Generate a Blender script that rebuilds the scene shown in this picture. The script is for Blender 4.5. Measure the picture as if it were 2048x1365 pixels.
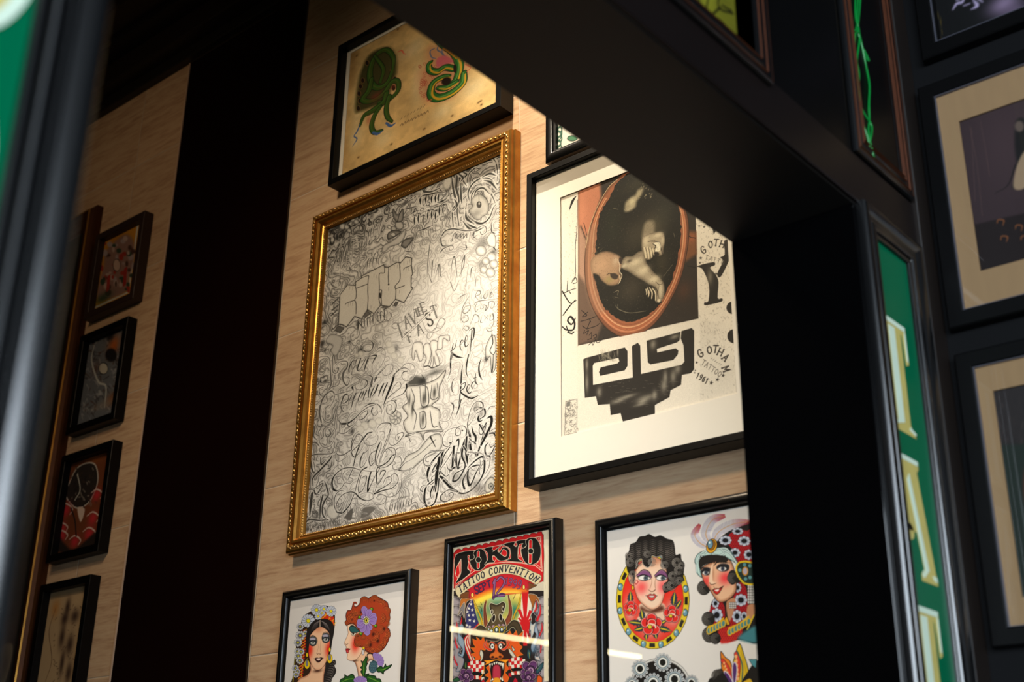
import bpy, bmesh, math, random
import numpy as np
random.seed(7); rng = np.random.default_rng(7)
sc = bpy.context.scene
for o in list(bpy.data.objects): bpy.data.objects.remove(o)
C = sc.collection
# ------------------------------------------------------------------ camera
EYE = 1.6
FPX, YAW, PIT, ROL = 2520.24, math.radians(40.6355), math.radians(22.4042), math.radians(0.7318)
_f = np.array([-math.sin(YAW)*math.cos(PIT), math.cos(YAW)*math.cos(PIT), math.sin(PIT)])
_r = np.array([math.cos(YAW), math.sin(YAW), 0.]); _u = np.cross(_r, _f)
_c, _s = math.cos(ROL), math.sin(ROL)
CM = np.stack([_c*_r+_s*_u, -_s*_r+_c*_u, -_f], 1)
cam = bpy.data.cameras.new('camera'); co = bpy.data.objects.new('camera', cam); C.objects.link(co); sc.camera = co
import mathutils
M4 = mathutils.Matrix([[*CM[i], 0] for i in range(3)]+[[0, 0, 0, 1]]); M4.translation = (0, 0, EYE)
co.matrix_world = M4
cam.sensor_width = 36; cam.lens = FPX/2048*36; cam.clip_end = 60; cam.dof.use_dof = True; cam.dof.focus_distance = 3.7; cam.dof.aperture_fstop = 2.9; cam.clip_start = .05;
# ------------------------------------------------------------------ view, world
sc.view_settings.view_transform = 'Standard'; sc.view_settings.look = 'None'
sc.view_settings.exposure = 0.0; sc.view_settings.gamma = 1; sc.view_settings.use_curve_mapping = False
sc.cycles.use_denoising = True
sc.cycles.max_bounces = 8; sc.cycles.transparent_max_bounces = 12
W = bpy.data.worlds.new('world'); sc.world = W; W.use_nodes = True
wt = W.node_tree; wt.nodes.clear()
tc = wt.nodes.new('ShaderNodeTexCoord'); sx = wt.nodes.new('ShaderNodeSeparateXYZ'); rp = wt.nodes.new('ShaderNodeValToRGB')
bg = wt.nodes.new('ShaderNodeBackground'); wo = wt.nodes.new('ShaderNodeOutputWorld')
wt.links.new(tc.outputs['Generated'], sx.inputs[0]); wt.links.new(sx.outputs['Z'], rp.inputs[0])
rp.color_ramp.elements[0].position = 0.0; rp.color_ramp.elements[0].color = (.62, .74, .85, 1)
rp.color_ramp.elements[1].position = .60; rp.color_ramp.elements[1].color = (.010, .014, .022, 1)
_e = rp.color_ramp.elements.new(.30); _e.color = (.12, .15, .19, 1)
wt.links.new(rp.outputs[0], bg.inputs[0]); bg.inputs[1].default_value = .40
wt.links.new(bg.outputs[0], wo.inputs[0])
def light(name, typ, loc, aim, energy, col, **k):
    l = bpy.data.lights.new(name, typ); l.energy = energy; l.color = col
    for a, b in k.items(): setattr(l, a, b)
    o = bpy.data.objects.new(name, l); C.objects.link(o); o.location = loc
    d = mathutils.Vector(aim)-mathutils.Vector(loc); o.rotation_euler = d.to_track_quat('-Z', 'Y').to_euler()
    return o
WARM = (1, .86, .67)
light('wall_spot', 'SPOT', (-2.18, 1.83, 5.25), (-1.72, 2.6, 2.75), 410, WARM, spot_size=math.radians(56), spot_blend=1, shadow_soft_size=.014)
light('far_wash', 'SPOT', (-2.6, -.5, 4.3), (-4.5, 2.6, 3.8), 66, (1, .70, .45), spot_size=math.radians(50), spot_blend=1, shadow_soft_size=.06)
light('room_wash', 'SPOT', (-2.4, .2, 4.6), (-2.4, 2.6, 2.2), 235, (1, .78, .54), spot_size=math.radians(92), spot_blend=1, shadow_soft_size=.22)
light('low_spot', 'SPOT', (-2.25, 1.86, 4.3), (-2.3, 2.6, 1.9), 190, (1, .88, .74), spot_size=math.radians(54), spot_blend=1, shadow_soft_size=.016)
light('street_daylight', 'AREA', (3.2, -3.7, 2.5), (-.9, 1.6, 2.2), 760, (.78, .89, 1), shape='RECTANGLE', size=6.5, size_y=3.0)

# ------------------------------------------------------------------ pixel geometry of the reference frame
def rays(P):
    P = np.atleast_2d(np.asarray(P, float))
    return np.stack([(P[:, 0]-1024)/FPX, -(P[:, 1]-682.5)/FPX, -np.ones(len(P))], 1) @ CM.T
def on_y(P, Y):
    d = rays(P); return d*(Y/d[:, 1])[:, None]+[0, 0, EYE]
def on_x(P, X):
    d = rays(P); return d*(X/d[:, 0])[:, None]+[0, 0, EYE]
# ------------------------------------------------------------------ materials
MATS = {}
def lin(c):
    c = np.asarray(c, float); return np.where(c <= .04045, c/12.92, ((c+.055)/1.055)**2.4)
def mat(name, col, rough=.5, metal=0., spec=.5, noise=0., nscale=30., stretch=(1, 1, 1), bump=0., bscale=200., coat=0., tint=None):
    if name in MATS: return MATS[name]
    m = bpy.data.materials.new(name); m.use_nodes = True; nt = m.node_tree; b = nt.nodes['Principled BSDF']
    b.inputs['Roughness'].default_value = rough; b.inputs['Metallic'].default_value = metal
    b.inputs['Specular IOR Level'].default_value = spec; b.inputs['Coat Weight'].default_value = coat
    c = (*lin(col), 1); t = nt.nodes.new('ShaderNodeTexCoord'); mp = nt.nodes.new('ShaderNodeMapping'); mp.inputs['Scale'].default_value = stretch
    nt.links.new(t.outputs['Object'], mp.inputs[0])
    n = nt.nodes.new('ShaderNodeTexNoise'); n.inputs['Scale'].default_value = nscale; n.inputs['Detail'].default_value = 5
    nt.links.new(mp.outputs[0], n.inputs[0])
    mx = nt.nodes.new('ShaderNodeMix'); mx.data_type = 'RGBA'; mx.inputs[6].default_value = c
    c2 = (*lin(tint if tint is not None else np.asarray(col)*(1-noise)), 1); mx.inputs[7].default_value = c2
    nt.links.new(n.outputs[0], mx.inputs[0]); nt.links.new(mx.outputs[2], b.inputs['Base Color'])
    if bump:
        n2 = nt.nodes.new('ShaderNodeTexNoise'); n2.inputs['Scale'].default_value = bscale; n2.inputs['Detail'].default_value = 4
        nt.links.new(mp.outputs[0], n2.inputs[0]); bp = nt.nodes.new('ShaderNodeBump'); bp.inputs['Strength'].default_value = bump; bp.inputs['Distance'].default_value = .002
        nt.links.new(n2.outputs[0], bp.inputs['Height']); nt.links.new(bp.outputs[0], b.inputs['Normal'])
    MATS[name] = m; return m
def glass_mat(name='picture_glass', f0=1.0):
    if name in MATS: return MATS[name]
    m = bpy.data.materials.new(name); m.use_nodes = True; nt = m.node_tree; nt.nodes.clear()
    o = nt.nodes.new('ShaderNodeOutputMaterial'); mx = nt.nodes.new('ShaderNodeMixShader'); tr = nt.nodes.new('ShaderNodeBsdfTransparent'); gl = nt.nodes.new('ShaderNodeBsdfGlossy')
    gl.inputs['Roughness'].default_value = .012; tr.inputs[0].default_value = (.97, .98, .97, 1)
    lw = nt.nodes.new('ShaderNodeLayerWeight'); lw.inputs[0].default_value = .5
    pw = nt.nodes.new('ShaderNodeMath'); pw.operation = 'POWER'; pw.inputs[1].default_value = 5; nt.links.new(lw.outputs['Facing'], pw.inputs[0])
    mu = nt.nodes.new('ShaderNodeMath'); mu.operation = 'MULTIPLY_ADD'; mu.inputs[1].default_value = .95*f0; mu.inputs[2].default_value = .045*f0
    nt.links.new(pw.outputs[0], mu.inputs[0]); nt.links.new(mu.outputs[0], mx.inputs[0])
    nt.links.new(tr.outputs[0], mx.inputs[1]); nt.links.new(gl.outputs[0], mx.inputs[2]); nt.links.new(mx.outputs[0], o.inputs[0])
    MATS[name] = m; return m
def paint_mat(name='ink_on_paper', rough=.75):
    if name in MATS: return MATS[name]
    m = bpy.data.materials.new(name); m.use_nodes = True; nt = m.node_tree; b = nt.nodes['Principled BSDF']
    a = nt.nodes.new('ShaderNodeAttribute'); a.attribute_name = 'ink'; nt.links.new(a.outputs['Color'], b.inputs['Base Color'])
    b.inputs['Roughness'].default_value = rough; b.inputs['Specular IOR Level'].default_value = .2
    MATS[name] = m; return m
def tile_mat():
    m = bpy.data.materials.new('sandstone_tile'); m.use_nodes = True; nt = m.node_tree; b = nt.nodes['Principled BSDF']; N = nt.nodes.new; L = nt.links.new
    t = N('ShaderNodeTexCoord'); sp = N('ShaderNodeSeparateXYZ'); L(t.outputs['Object'], sp.inputs[0])
    def math_(op, a, bb=None):
        n = N('ShaderNodeMath'); n.operation = op
        for i, v in enumerate((a, bb)):
            if v is None: continue
            if isinstance(v, (int, float)): n.inputs[i].default_value = v
            else: L(v, n.inputs[i])
        return n.outputs[0]
    # courses .5545 high from z 2.195, tiles 1.11 wide, the courses stepping
    zc = math_('DIVIDE', math_('SUBTRACT', sp.outputs['Z'], 2.195-.5545*6), .5545)
    row = math_('FLOOR', zc); fz = math_('FRACT', zc)
    xc = math_('ADD', math_('DIVIDE', math_('ADD', sp.outputs['X'], 2.213), 1.111), math_('MULTIPLY', row, 0.0))
    col = math_('FLOOR', xc); fx = math_('FRACT', xc)
    dz = math_('MULTIPLY', math_('MINIMUM', fz, math_('SUBTRACT', 1., fz)), .5545)
    dx = math_('MULTIPLY', math_('MINIMUM', fx, math_('SUBTRACT', 1., fx)), 1.111)
    d = math_('MINIMUM', dz, dx)
    cb = N('ShaderNodeCombineXYZ'); L(row, cb.inputs[0]); L(col, cb.inputs[1])
    wn = N('ShaderNodeTexWhiteNoise'); wn.noise_dimensions = '3D'; L(cb.outputs[0], wn.inputs[0])
    # slanted grain
    mp = N('ShaderNodeMapping'); mp.inputs['Rotation'].default_value = (0, math.radians(14), 0); mp.inputs['Scale'].default_value = (1.6, 1, 16)
    ad = N('ShaderNodeVectorMath'); ad.operation = 'MULTIPLY_ADD'; ad.inputs[1].default_value = (7, 7, 7); L(wn.outputs['Color'], ad.inputs[0]); L(t.outputs['Object'], ad.inputs[2])
    L(ad.outputs[0], mp.inputs[0])
    n1 = N('ShaderNodeTexNoise'); n1.inputs['Scale'].default_value = 2.2; n1.inputs['Detail'].default_value = 6; n1.inputs['Distortion'].default_value = .8; L(mp.outputs[0], n1.inputs[0])
    n3 = N('ShaderNodeTexNoise'); n3.inputs['Scale'].default_value = 9; n3.inputs['Detail'].default_value = 3; L(mp.outputs[0], n3.inputs[0])
    s = math_('ADD', math_('MULTIPLY', n1.outputs[0], .55), math_('MULTIPLY', n3.outputs[0], .45))
    rp = N('ShaderNodeValToRGB'); e = rp.color_ramp.elements; e[0].position = .36; e[0].color = (*lin((.665, .53, .41)), 1); e[1].position = .62; e[1].color = (*lin((.77, .655, .525)), 1)
    e2 = e.new(.5); e2.color = (*lin((.745, .62, .49)), 1); L(s, rp.inputs[0])
    hs = N('ShaderNodeHueSaturation'); L(rp.outputs[0], hs.inputs['Color']); L(math_('ADD', math_('MULTIPLY', wn.outputs['Value'], .12), .94), hs.inputs['Value'])
    mx = N('ShaderNodeMix'); mx.data_type = 'RGBA'; mx.inputs[6].default_value = (*lin((.80, .74, .66)), 1); L(hs.outputs[0], mx.inputs[7])
    L(math_('GREATER_THAN', d, .0016), mx.inputs[0]); L(mx.outputs[2], b.inputs['Base Color'])
    b.inputs['Roughness'].default_value = .8; b.inputs['Specular IOR Level'].default_value = .12
    n2 = N('ShaderNodeTexNoise'); n2.inputs['Scale'].default_value = 260; n2.inputs['Detail'].default_value = 3; L(t.outputs['Object'], n2.inputs[0])
    bp = N('ShaderNodeBump'); bp.inputs['Strength'].default_value = .55; bp.inputs['Distance'].default_value = .0011; L(n2.outputs[0], bp.inputs['Height'])
    b2 = N('ShaderNodeBump'); b2.inputs['Strength'].default_value = .7; b2.inputs['Distance'].default_value = .003
    L(math_('MINIMUM', math_('DIVIDE', d, .004), 1.), b2.inputs['Height']); L(bp.outputs[0], b2.inputs['Normal']); L(b2.outputs[0], b.inputs['Normal'])
    return m
BLACK = mat('black_lacquer', (.020, .019, .021), .42, spec=.18, noise=.2, bump=.05, bscale=60)
SATIN = mat('satin_black_wood', (.035, .033, .036), .28, noise=.3, nscale=12, stretch=(1, 1, 8), bump=.06)
POLISH = mat('polished_black_stone', (.012, .012, .014), .07, spec=.4)
SOFFIT = mat('matt_black_paint', (.07, .057, .043), .55, spec=.35, noise=.2, nscale=8)
FASCIA = mat('dark_brown_paint', (.085, .058, .054), .4, spec=.3, noise=.25, nscale=6)
GOLD = mat('antique_gold_leaf', (.82, .62, .29), .34, metal=.85, noise=.35, nscale=25, bump=.25, bscale=120, tint=(.55, .34, .12))
GOLDB = mat('bright_gold_leaf', (.90, .74, .46), .30, metal=.8, noise=.4, nscale=60, tint=(.6, .40, .17))
GLINT = mat('copper_glint', (.38, .20, .11), .4, metal=.5, noise=.3, nscale=40)  # colour of the warm highlights painted along the dark rails
WHITEC = mat('white_card', (.91, .885, .84), .8, spec=.2, noise=.02, nscale=300)
CREAM = mat('aged_cream_card', (.585, .465, .335), .8, spec=.2, noise=.08, nscale=8, stretch=(6, 6, 1))
BROWNF = mat('brown_stained_wood', (.20, .13, .10), .5, noise=.3, nscale=12, stretch=(1, 1, 7))
PANELM = mat('dark_oxblood_gloss', (.075, .022, .018), .10, spec=.6, noise=.25, nscale=3)
GREEN = mat('green_sign_enamel', (.0, .385, .25), .30, spec=.06, noise=.06, nscale=5)
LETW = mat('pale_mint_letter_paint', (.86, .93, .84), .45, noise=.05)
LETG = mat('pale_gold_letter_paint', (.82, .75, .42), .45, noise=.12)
# ------------------------------------------------------------------ object helpers
def tag(o, label=None, cat=None, group=None, kind=None):
    for k, v in (('label', label), ('category', cat), ('group', group), ('kind', kind)):
        if v: o[k] = v
    return o
def empty(name, loc, rz=0.):
    o = bpy.data.objects.new(name, None); C.objects.link(o); o.location = loc; o.rotation_euler = (0, 0, rz); o.empty_display_size = .1; return o
def meshobj(name, V, F, m, parent=None, smooth=False):
    me = bpy.data.meshes.new(name); me.from_pydata([tuple(v) for v in V], [], F); me.update()
    bm = bmesh.new(); bm.from_mesh(me); bmesh.ops.recalc_face_normals(bm, faces=bm.faces); bm.to_mesh(me); bm.free()
    for p in me.polygons: p.use_smooth = smooth
    me.materials.append(m); o = bpy.data.objects.new(name, me); C.objects.link(o)
    if parent: o.parent = parent
    return o
def box_vf(a, b, V, F):
    n = len(V); (x0, y0, z0), (x1, y1, z1) = a, b
    V += [(x0, y0, z0), (x1, y0, z0), (x1, y1, z0), (x0, y1, z0), (x0, y0, z1), (x1, y0, z1), (x1, y1, z1), (x0, y1, z1)]
    F += [(n, n+3, n+2, n+1), (n+4, n+5, n+6, n+7), (n, n+1, n+5, n+4), (n+1, n+2, n+6, n+5), (n+2, n+3, n+7, n+6), (n+3, n, n+4, n+7)]
def boxobj(name, a, b, m, parent=None, bevel=0.):
    V, F = [], []; box_vf(a, b, V, F); o = meshobj(name, V, F, m, parent)
    if bevel:
        md = o.modifiers.new('bevel', 'BEVEL'); md.width = bevel; md.segments = 2
    return o
def struct(name, a, b, m, bevel=0.):
    return tag(boxobj(name, a, b, m, None, bevel), kind='structure')
def ring(name, x0, x1, z0, z1, prof, m, parent, y0=0., smooth=False, closed=True):
    """mitred moulding; prof = [(inset, height towards the viewer)], closed loop"""
    V, F = [], []; n = len(prof)
    for i, h in prof:
        V += [(x0+i, y0-h, z0+i), (x1-i, y0-h, z0+i), (x1-i, y0-h, z1-i), (x0+i, y0-h, z1-i)]
    for k in range(n if closed else n-1):
        k2 = (k+1) % n
        for c in range(4):
            c2 = (c+1) % 4; F.append((k*4+c, k*4+c2, k2*4+c2, k2*4+c))
    o = meshobj(name, V, F, m, parent)
    if smooth:
        for p in o.data.polygons: p.use_smooth = True
        try: o.data.set_sharp_from_angle(angle=math.radians(40))
        except Exception: pass
    return o
def flat(name, x0, x1, z0, z1, y, th, m, parent):
    return boxobj(name, (x0, y-th, z0), (x1, y, z1), m, parent)
P_BOX = lambda w, d, b=.0015: [(0, 0), (0, d-b), (b, d), (w-b, d), (w, d-b), (w, 0)]
def P_ROUND(w, d, lip=.006):
    pr = [(0, 0), (0, d*.75)]
    for k in range(1, 9):
        a = math.pi*k/9; pr.append((w*.5-(w*.5)*math.cos(a)*.9, d*.75+d*.25*math.sin(a)))
    return pr+[(w, d*.72), (w+lip, d*.66), (w+lip, 0)]
class Pic:
    """one framed picture hanging on a wall: origin at the centre of its back, local x right, z up, -y out of the wall"""
    def __init__(s, X0, X1, Z0, Z1, label, cat='framed picture', wall=2.6, group=None, facade=None, name='picture_frame', tilt=0.):
        s.X0, s.X1, s.Z0, s.Z1 = X0, X1, Z0, Z1; s.w, s.h = X1-X0, Z1-Z0
        s.cx, s.cz = (X0+X1)/2, (Z0+Z1)/2; s.wall = wall; s.facade = facade
        loc = (s.cx, wall-.001, s.cz) if facade is None else (facade+.001, s.cx, s.cz)
        s.o = empty(name, loc, 0 if facade is None else math.pi/2); tag(s.o, label, cat, group)
    def local(s, P, y):
        """photograph pixels -> local (x, z) on the sheet lying y in front of the wall"""
        if s.facade is None:
            q = on_y(P, s.wall-.001-y); return np.stack([q[:, 0]-s.cx, q[:, 2]-s.cz], 1)
        q = on_x(P, s.facade+.001+y); return np.stack([q[:, 1]-s.cx, q[:, 2]-s.cz], 1)
    def frame(s, prof, m, name='frame', ins=0., smooth=False, closed=True):
        return ring(name, -s.w/2+ins, s.w/2-ins, -s.h/2+ins, s.h/2-ins, prof, m, s.o, 0, smooth, closed)
    def back(s, m=None):
        return flat('backing_board', -s.w/2+.006, s.w/2-.006, -s.h/2+.006, s.h/2-.006, -.001, .004, m or BLACK, s.o)
    def glass(s, ins, y, f0=1.):
        V = [(-s.w/2+ins, -y, -s.h/2+ins), (s.w/2-ins, -y, -s.h/2+ins), (s.w/2-ins, -y, s.h/2-ins), (-s.w/2+ins, -y, s.h/2-ins)]
        return meshobj('glass', V, [(0, 1, 2, 3)], glass_mat('picture_glass' if f0 == 1. else 'picture_glass_%d' % int(f0*100), f0), s.o)
    def mat_(s, ins, x0, x1, z0, z1, y, m, th=.002, bevel_m=None):
        """window mount: outer rectangle inset by ins, opening x0..x1, z0..z1 (local)"""
        a, b, c, d = -s.w/2+ins, s.w/2-ins, -s.h/2+ins, s.h/2-ins
        V = []; 
        for yy in (-y, -(y-th)):
            V += [(a, yy, c), (b, yy, c), (b, yy, d), (a, yy, d), (x0, yy, z0), (x1, yy, z0), (x1, yy, z1), (x0, yy, z1)]
        F = []
        for k in range(4):
            k2 = (k+1) % 4; F += [(k, k2, 4+k2, 4+k), (8+k, 8+k2, 12+k2, 12+k), (4+k, 4+k2, 12+k2, 12+k), (k, k2, 8+k2, 8+k)]
        return meshobj('mount', V, F, m, s.o)

# ------------------------------------------------------------------ the picture sheets: ink laid on a fine mesh, vertex by vertex
def cr(P, closed=False, n=8):
    """Catmull-Rom through P"""
    P = np.asarray(P, float)
    if len(P) < 3: return P
    Q = np.vstack([P[-1], P, P[0], P[1]]) if closed else np.vstack([2*P[0]-P[1], P, 2*P[-1]-P[-2]])
    t = np.linspace(0, 1, n, endpoint=False)[:, None]; out = []
    for i in range(1, len(Q)-2):
        a, b, c, d = Q[i-1], Q[i], Q[i+1], Q[i+2]
        out.append(.5*((2*b)+(-a+c)*t+(2*a-5*b+4*c-d)*t**2+(-a+3*b-3*c+d)*t**3))
    out = np.vstack(out)
    return out if closed else np.vstack([out, P[-1]])
class Sheet:
    def __init__(s, pic, x0, x1, z0, z1, y, nx, nz, base):
        s.p, s.x0, s.x1, s.z0, s.z1, s.y, s.nx, s.nz = pic, x0, x1, z0, z1, y, nx, nz
        s.a = np.empty((nz, nx, 3)); s.a[:] = base; s.v = (0, 0, 1.); s.dl = None
        # cells per photograph pixel at the sheet's middle
        s.k = 1.; q = s.cell0(np.array([[0., 0.], [0., 1.]])+s.mid()); s.k = abs(q[1, 1]-q[0, 1])
    def mid(s):
        cx, cz = (s.x0+s.x1)/2+s.p.cx, (s.z0+s.z1)/2+s.p.cz
        w = np.array([cx, s.p.wall-s.y, cz-EYE]) if s.p.facade is None else np.array([s.p.facade+s.y, cx, cz-EYE])
        c = CM.T @ w; return np.array([1024+FPX*c[0]/-c[2], 682.5-FPX*c[1]/-c[2]])
    def cell0(s, P):
        q = s.p.local(P, s.y); return np.stack([(q[:, 0]-s.x0)/(s.x1-s.x0)*(s.nx-1), (s.z1-q[:, 1])/(s.z1-s.z0)*(s.nz-1)], 1)
    def view(s, x, y, k): s.v = (x, y, k)
    def cell(s, P):
        P = np.atleast_2d(np.asarray(P, float))
        if s.v is None: return P
        return s.cell0(np.stack([s.v[0]+P[:, 0]/s.v[2], s.v[1]+P[:, 1]/s.v[2]], 1))
    def wd(s, w): return w if s.v is None else w*s.k/s.v[2]
    def bb(s, Q, pad):
        x0, y0 = np.floor(Q.min(0)-pad).astype(int); x1, y1 = np.ceil(Q.max(0)+pad).astype(int)+1
        x0, y0, x1, y1 = max(x0, 0), max(y0, 0), min(x1, s.nx), min(y1, s.nz)
        if x1 <= x0 or y1 <= y0: return None
        return x0, y0, x1, y1
    def mix(s, b, al, col):
        x0, y0, x1, y1 = b; al = np.clip(al, 0, 1)[..., None]; s.a[y0:y1, x0:x1] = s.a[y0:y1, x0:x1]*(1-al)+np.asarray(col)*al
    def stroke(s, P, w, col=(.06, .06, .06), al=1., smooth=True, soft=0., n=7, closed=False, taper=None):
        """w number or list of widths along P (in view units)"""
        P = np.asarray(P, float)
        if np.isscalar(w):
            ws = np.full(len(P), float(w))
            if taper: ws = w*np.interp(np.linspace(0, 1, len(P)), [0, .5, 1], taper)
        else: ws = np.interp(np.linspace(0, 1, len(P)), np.linspace(0, 1, len(w)), w)
        if closed: P = np.vstack([P, P[:1]]); ws = np.append(ws, ws[0])
        if smooth and len(P) > 2:
            A = cr(np.column_stack([P, ws]), False, n); P, ws = A[:, :2], np.maximum(A[:, 2], 0)
        Q = s.cell(P); r = s.wd(ws)/2
        sf = max(.55, s.wd(soft) if soft else .55)
        b = s.bb(Q, r.max()+sf+1)
        if b is None: return
        x0, y0, x1, y1 = b; D = np.full((y1-y0, x1-x0), 1e9)
        for i in range(len(Q)-1):
            c = s.bb(Q[i:i+2], max(r[i], r[i+1])+sf+1)
            if c is None: continue
            X, Y = np.meshgrid(np.arange(c[0], c[2]), np.arange(c[1], c[3])); p, q = Q[i], Q[i+1]; d = q-p; L = d@d+1e-9
            t = np.clip(((X-p[0])*d[0]+(Y-p[1])*d[1])/L, 0, 1)
            dd = np.hypot(X-p[0]-t*d[0], Y-p[1]-t*d[1])-(r[i]+t*(r[i+1]-r[i]))
            v = D[c[1]-y0:c[3]-y0, c[0]-x0:c[2]-x0]; np.minimum(v, dd, out=v)
        s.mix(b, al*np.clip(.5-D/(2*sf), 0, 1), col)
    def sdf(s, Q, pad):
        b = s.bb(Q, pad)
        if b is None: return None, None
        X, Y = np.meshgrid(np.arange(b[0], b[2]), np.arange(b[1], b[3])); D = np.full(X.shape, 1e9); ins = np.zeros(X.shape, bool)
        for i in range(len(Q)):
            p, q = Q[i], Q[(i+1) % len(Q)]; d = q-p; L = d@d
            if L < 1e-9: continue
            t = np.clip(((X-p[0])*d[0]+(Y-p[1])*d[1])/L, 0, 1); D = np.minimum(D, np.hypot(X-p[0]-t*d[0], Y-p[1]-t*d[1]))
            if d[1] != 0: ins ^= ((p[1] > Y) != (q[1] > Y)) & (X < d[0]*(Y-p[1])/d[1]+p[0])
        return b, np.where(ins, -D, D)
    def poly(s, P, col, al=1., smooth=True, line=0., lcol=(.05, .05, .05), shade=None, soft=0., n=6):
        """filled shape; line = outline width; shade = (colour, depth, strength) darkening from the edge inwards (drawn shading of the artwork)"""
        P = np.asarray(P, float); P = cr(P, True, n) if smooth else P; Q = s.cell(P)
        sf = max(.55, s.wd(soft)); b, D = s.sdf(Q, s.wd(line)+sf+1)
        if b is None: return
        if col is not None: s.mix(b, al*np.clip(.5-D/(2*sf), 0, 1), col)
        if shade:
            m = np.clip(.5-D, 0, 1)*np.clip(1+D/max(s.wd(shade[1]), .5), 0, 1)*shade[2]; s.mix(b, m, shade[0])
        if line: s.mix(b, np.clip(.5-(np.abs(D)-s.wd(line)/2), 0, 1), lcol)
    def clipshade(s, P, cx, cy, rx, ry, col, al, smooth=True):
        """soft airbrushed patch kept inside shape P"""
        P = np.asarray(P, float); P = cr(P, True, 6) if smooth else P; Q = s.cell(P); b, D = s.sdf(Q, 1)
        if b is None: return
        c = s.cell([(cx, cy)])[0]; X, Y = np.meshgrid(np.arange(b[0], b[2]), np.arange(b[1], b[3]))
        s.mix(b, np.clip(.5-D, 0, 1)*al*np.exp(-(((X-c[0])/s.wd(rx))**2+((Y-c[1])/s.wd(ry))**2)), col)
    def blob(s, cx, cy, rx, ry, col, al=1.):
        c = s.cell([(cx, cy)])[0]; rx, ry = s.wd(rx), s.wd(ry); b = s.bb(np.array([c-[2.4*rx, 2.4*ry], c+[2.4*rx, 2.4*ry]]), 1)
        if b is None: return
        X, Y = np.meshgrid(np.arange(b[0], b[2]), np.arange(b[1], b[3])); s.mix(b, al*np.exp(-(((X-c[0])/rx)**2+((Y-c[1])/ry)**2)), col)
    def ell(s, cx, cy, rx, ry, col, rot=0., **k):
        t = np.linspace(0, 2*math.pi, 26, endpoint=False); x, y = rx*np.cos(t), ry*np.sin(t); c, q = math.cos(rot), math.sin(rot)
        s.poly(np.stack([cx+c*x-q*y, cy+q*x+c*y], 1), col, smooth=False, **k)
    def grain(s, amt, seed=1, scale=1, b=None):
        r = np.random.default_rng(seed); g = r.normal(0, 1, (s.nz//scale+2, s.nx//scale+2)); g = np.kron(g, np.ones((scale, scale)))[:s.nz, :s.nx]
        if scale > 1:
            for _ in range(scale): g = (g+np.roll(g, 1, 0)+np.roll(g, 1, 1)+np.roll(g, -1, 0)+np.roll(g, -1, 1))/5
        s.a = np.clip(s.a*(1+amt*g[..., None]), 0, 1)
    def build(s, name='artwork', m=None):
        X, Z = np.meshgrid(np.linspace(s.x0, s.x1, s.nx), np.linspace(s.z1, s.z0, s.nz)); n = s.nx*s.nz
        V = np.stack([X, np.full_like(X, -s.y), Z], -1).reshape(-1).astype(np.float32)
        i = np.arange(n).reshape(s.nz, s.nx); F = np.stack([i[1:, :-1], i[1:, 1:], i[:-1, 1:], i[:-1, :-1]], -1).reshape(-1).astype(np.int32); nf = len(F)//4
        me = bpy.data.meshes.new(name); me.vertices.add(n); me.vertices.foreach_set('co', V); me.loops.add(nf*4); me.loops.foreach_set('vertex_index', F)
        me.polygons.add(nf); me.polygons.foreach_set('loop_start', np.arange(0, nf*4, 4, dtype=np.int32)); me.update(calc_edges=True)
        at = me.color_attributes.new('ink', 'FLOAT_COLOR', 'POINT'); c = np.ones((n, 4), np.float32); c[:, :3] = lin(np.clip(s.a, 0, 1)).reshape(-1, 3); at.data.foreach_set('color', c.reshape(-1))
        me.materials.append(m or paint_mat()); o = bpy.data.objects.new(name, me); C.objects.link(o); o.parent = s.p.o; return o
# ================================================================== THE SETTING
TW = 2.6; XF = -.872; XI = -1.14
tw = struct('wall_back', (-5.6, TW, 0), (-1.0, TW+.15, 5.6), tile_mat()); 
CEILM = mat('brown_black_ceiling', (.10, .075, .055), .6, noise=.3, nscale=4)
struct('floor', (-8.2, -3.6, -.1), (4.0, TW, 0), mat('dark_floor_stone', (.16, .14, .13), .5, noise=.4, nscale=3, bump=.1, bscale=20))
struct('ceiling', (-8.2, -3.6, 5.4), (XI, TW+.2, 5.5), CEILM)
# dark cornice steps along the top of the tiled wall
for k, (y0, z0, z1) in enumerate(((2.56, 4.81, 4.87), (2.50, 4.87, 4.98), (2.42, 4.98, 5.02), (2.30, 5.02, 5.16), (2.12, 5.16, 5.4))):
    struct('trim_%d' % (k+1), (-8.0, y0, z0), (XI-.02, TW, z1-.0005), mat('cornice_brown_%d' % (k % 2), ((.085, .06, .035), (.12, .075, .045))[k % 2], .5, noise=.3, nscale=5), .006)
struct('wall_left', (-8.2, -3.6, 0), (-8.05, TW, 5.4), mat('interior_dark_wall', (.25, .17, .12), .7, noise=.2, nscale=3))
struct('wall_street', (-8.2, -3.7, 0), (XI, -3.6, 5.4), MATS['interior_dark_wall'])
struct('wall_back_left', (-8.2, TW, 0), (-5.6, TW+.15, 5.4), MATS['interior_dark_wall'])
# dark glossy panel set between the two tiled stretches, with its thin edge strip
pn = empty('wall_panel', (-3.71, TW, 0)); tag(pn, 'tall dark oxblood glossy panel between the two tiled stretches of wall', 'wall panel')
boxobj('panel', (-.378, -.012, .02), (.385, -.001, 4.80), PANELM, pn, .002)
boxobj('edge_strip', (-.386, -.014, .02), (-.379, -.001, 4.80), mat('dull_metal_strip', (.80, .68, .58), .5, noise=.05), pn)
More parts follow.
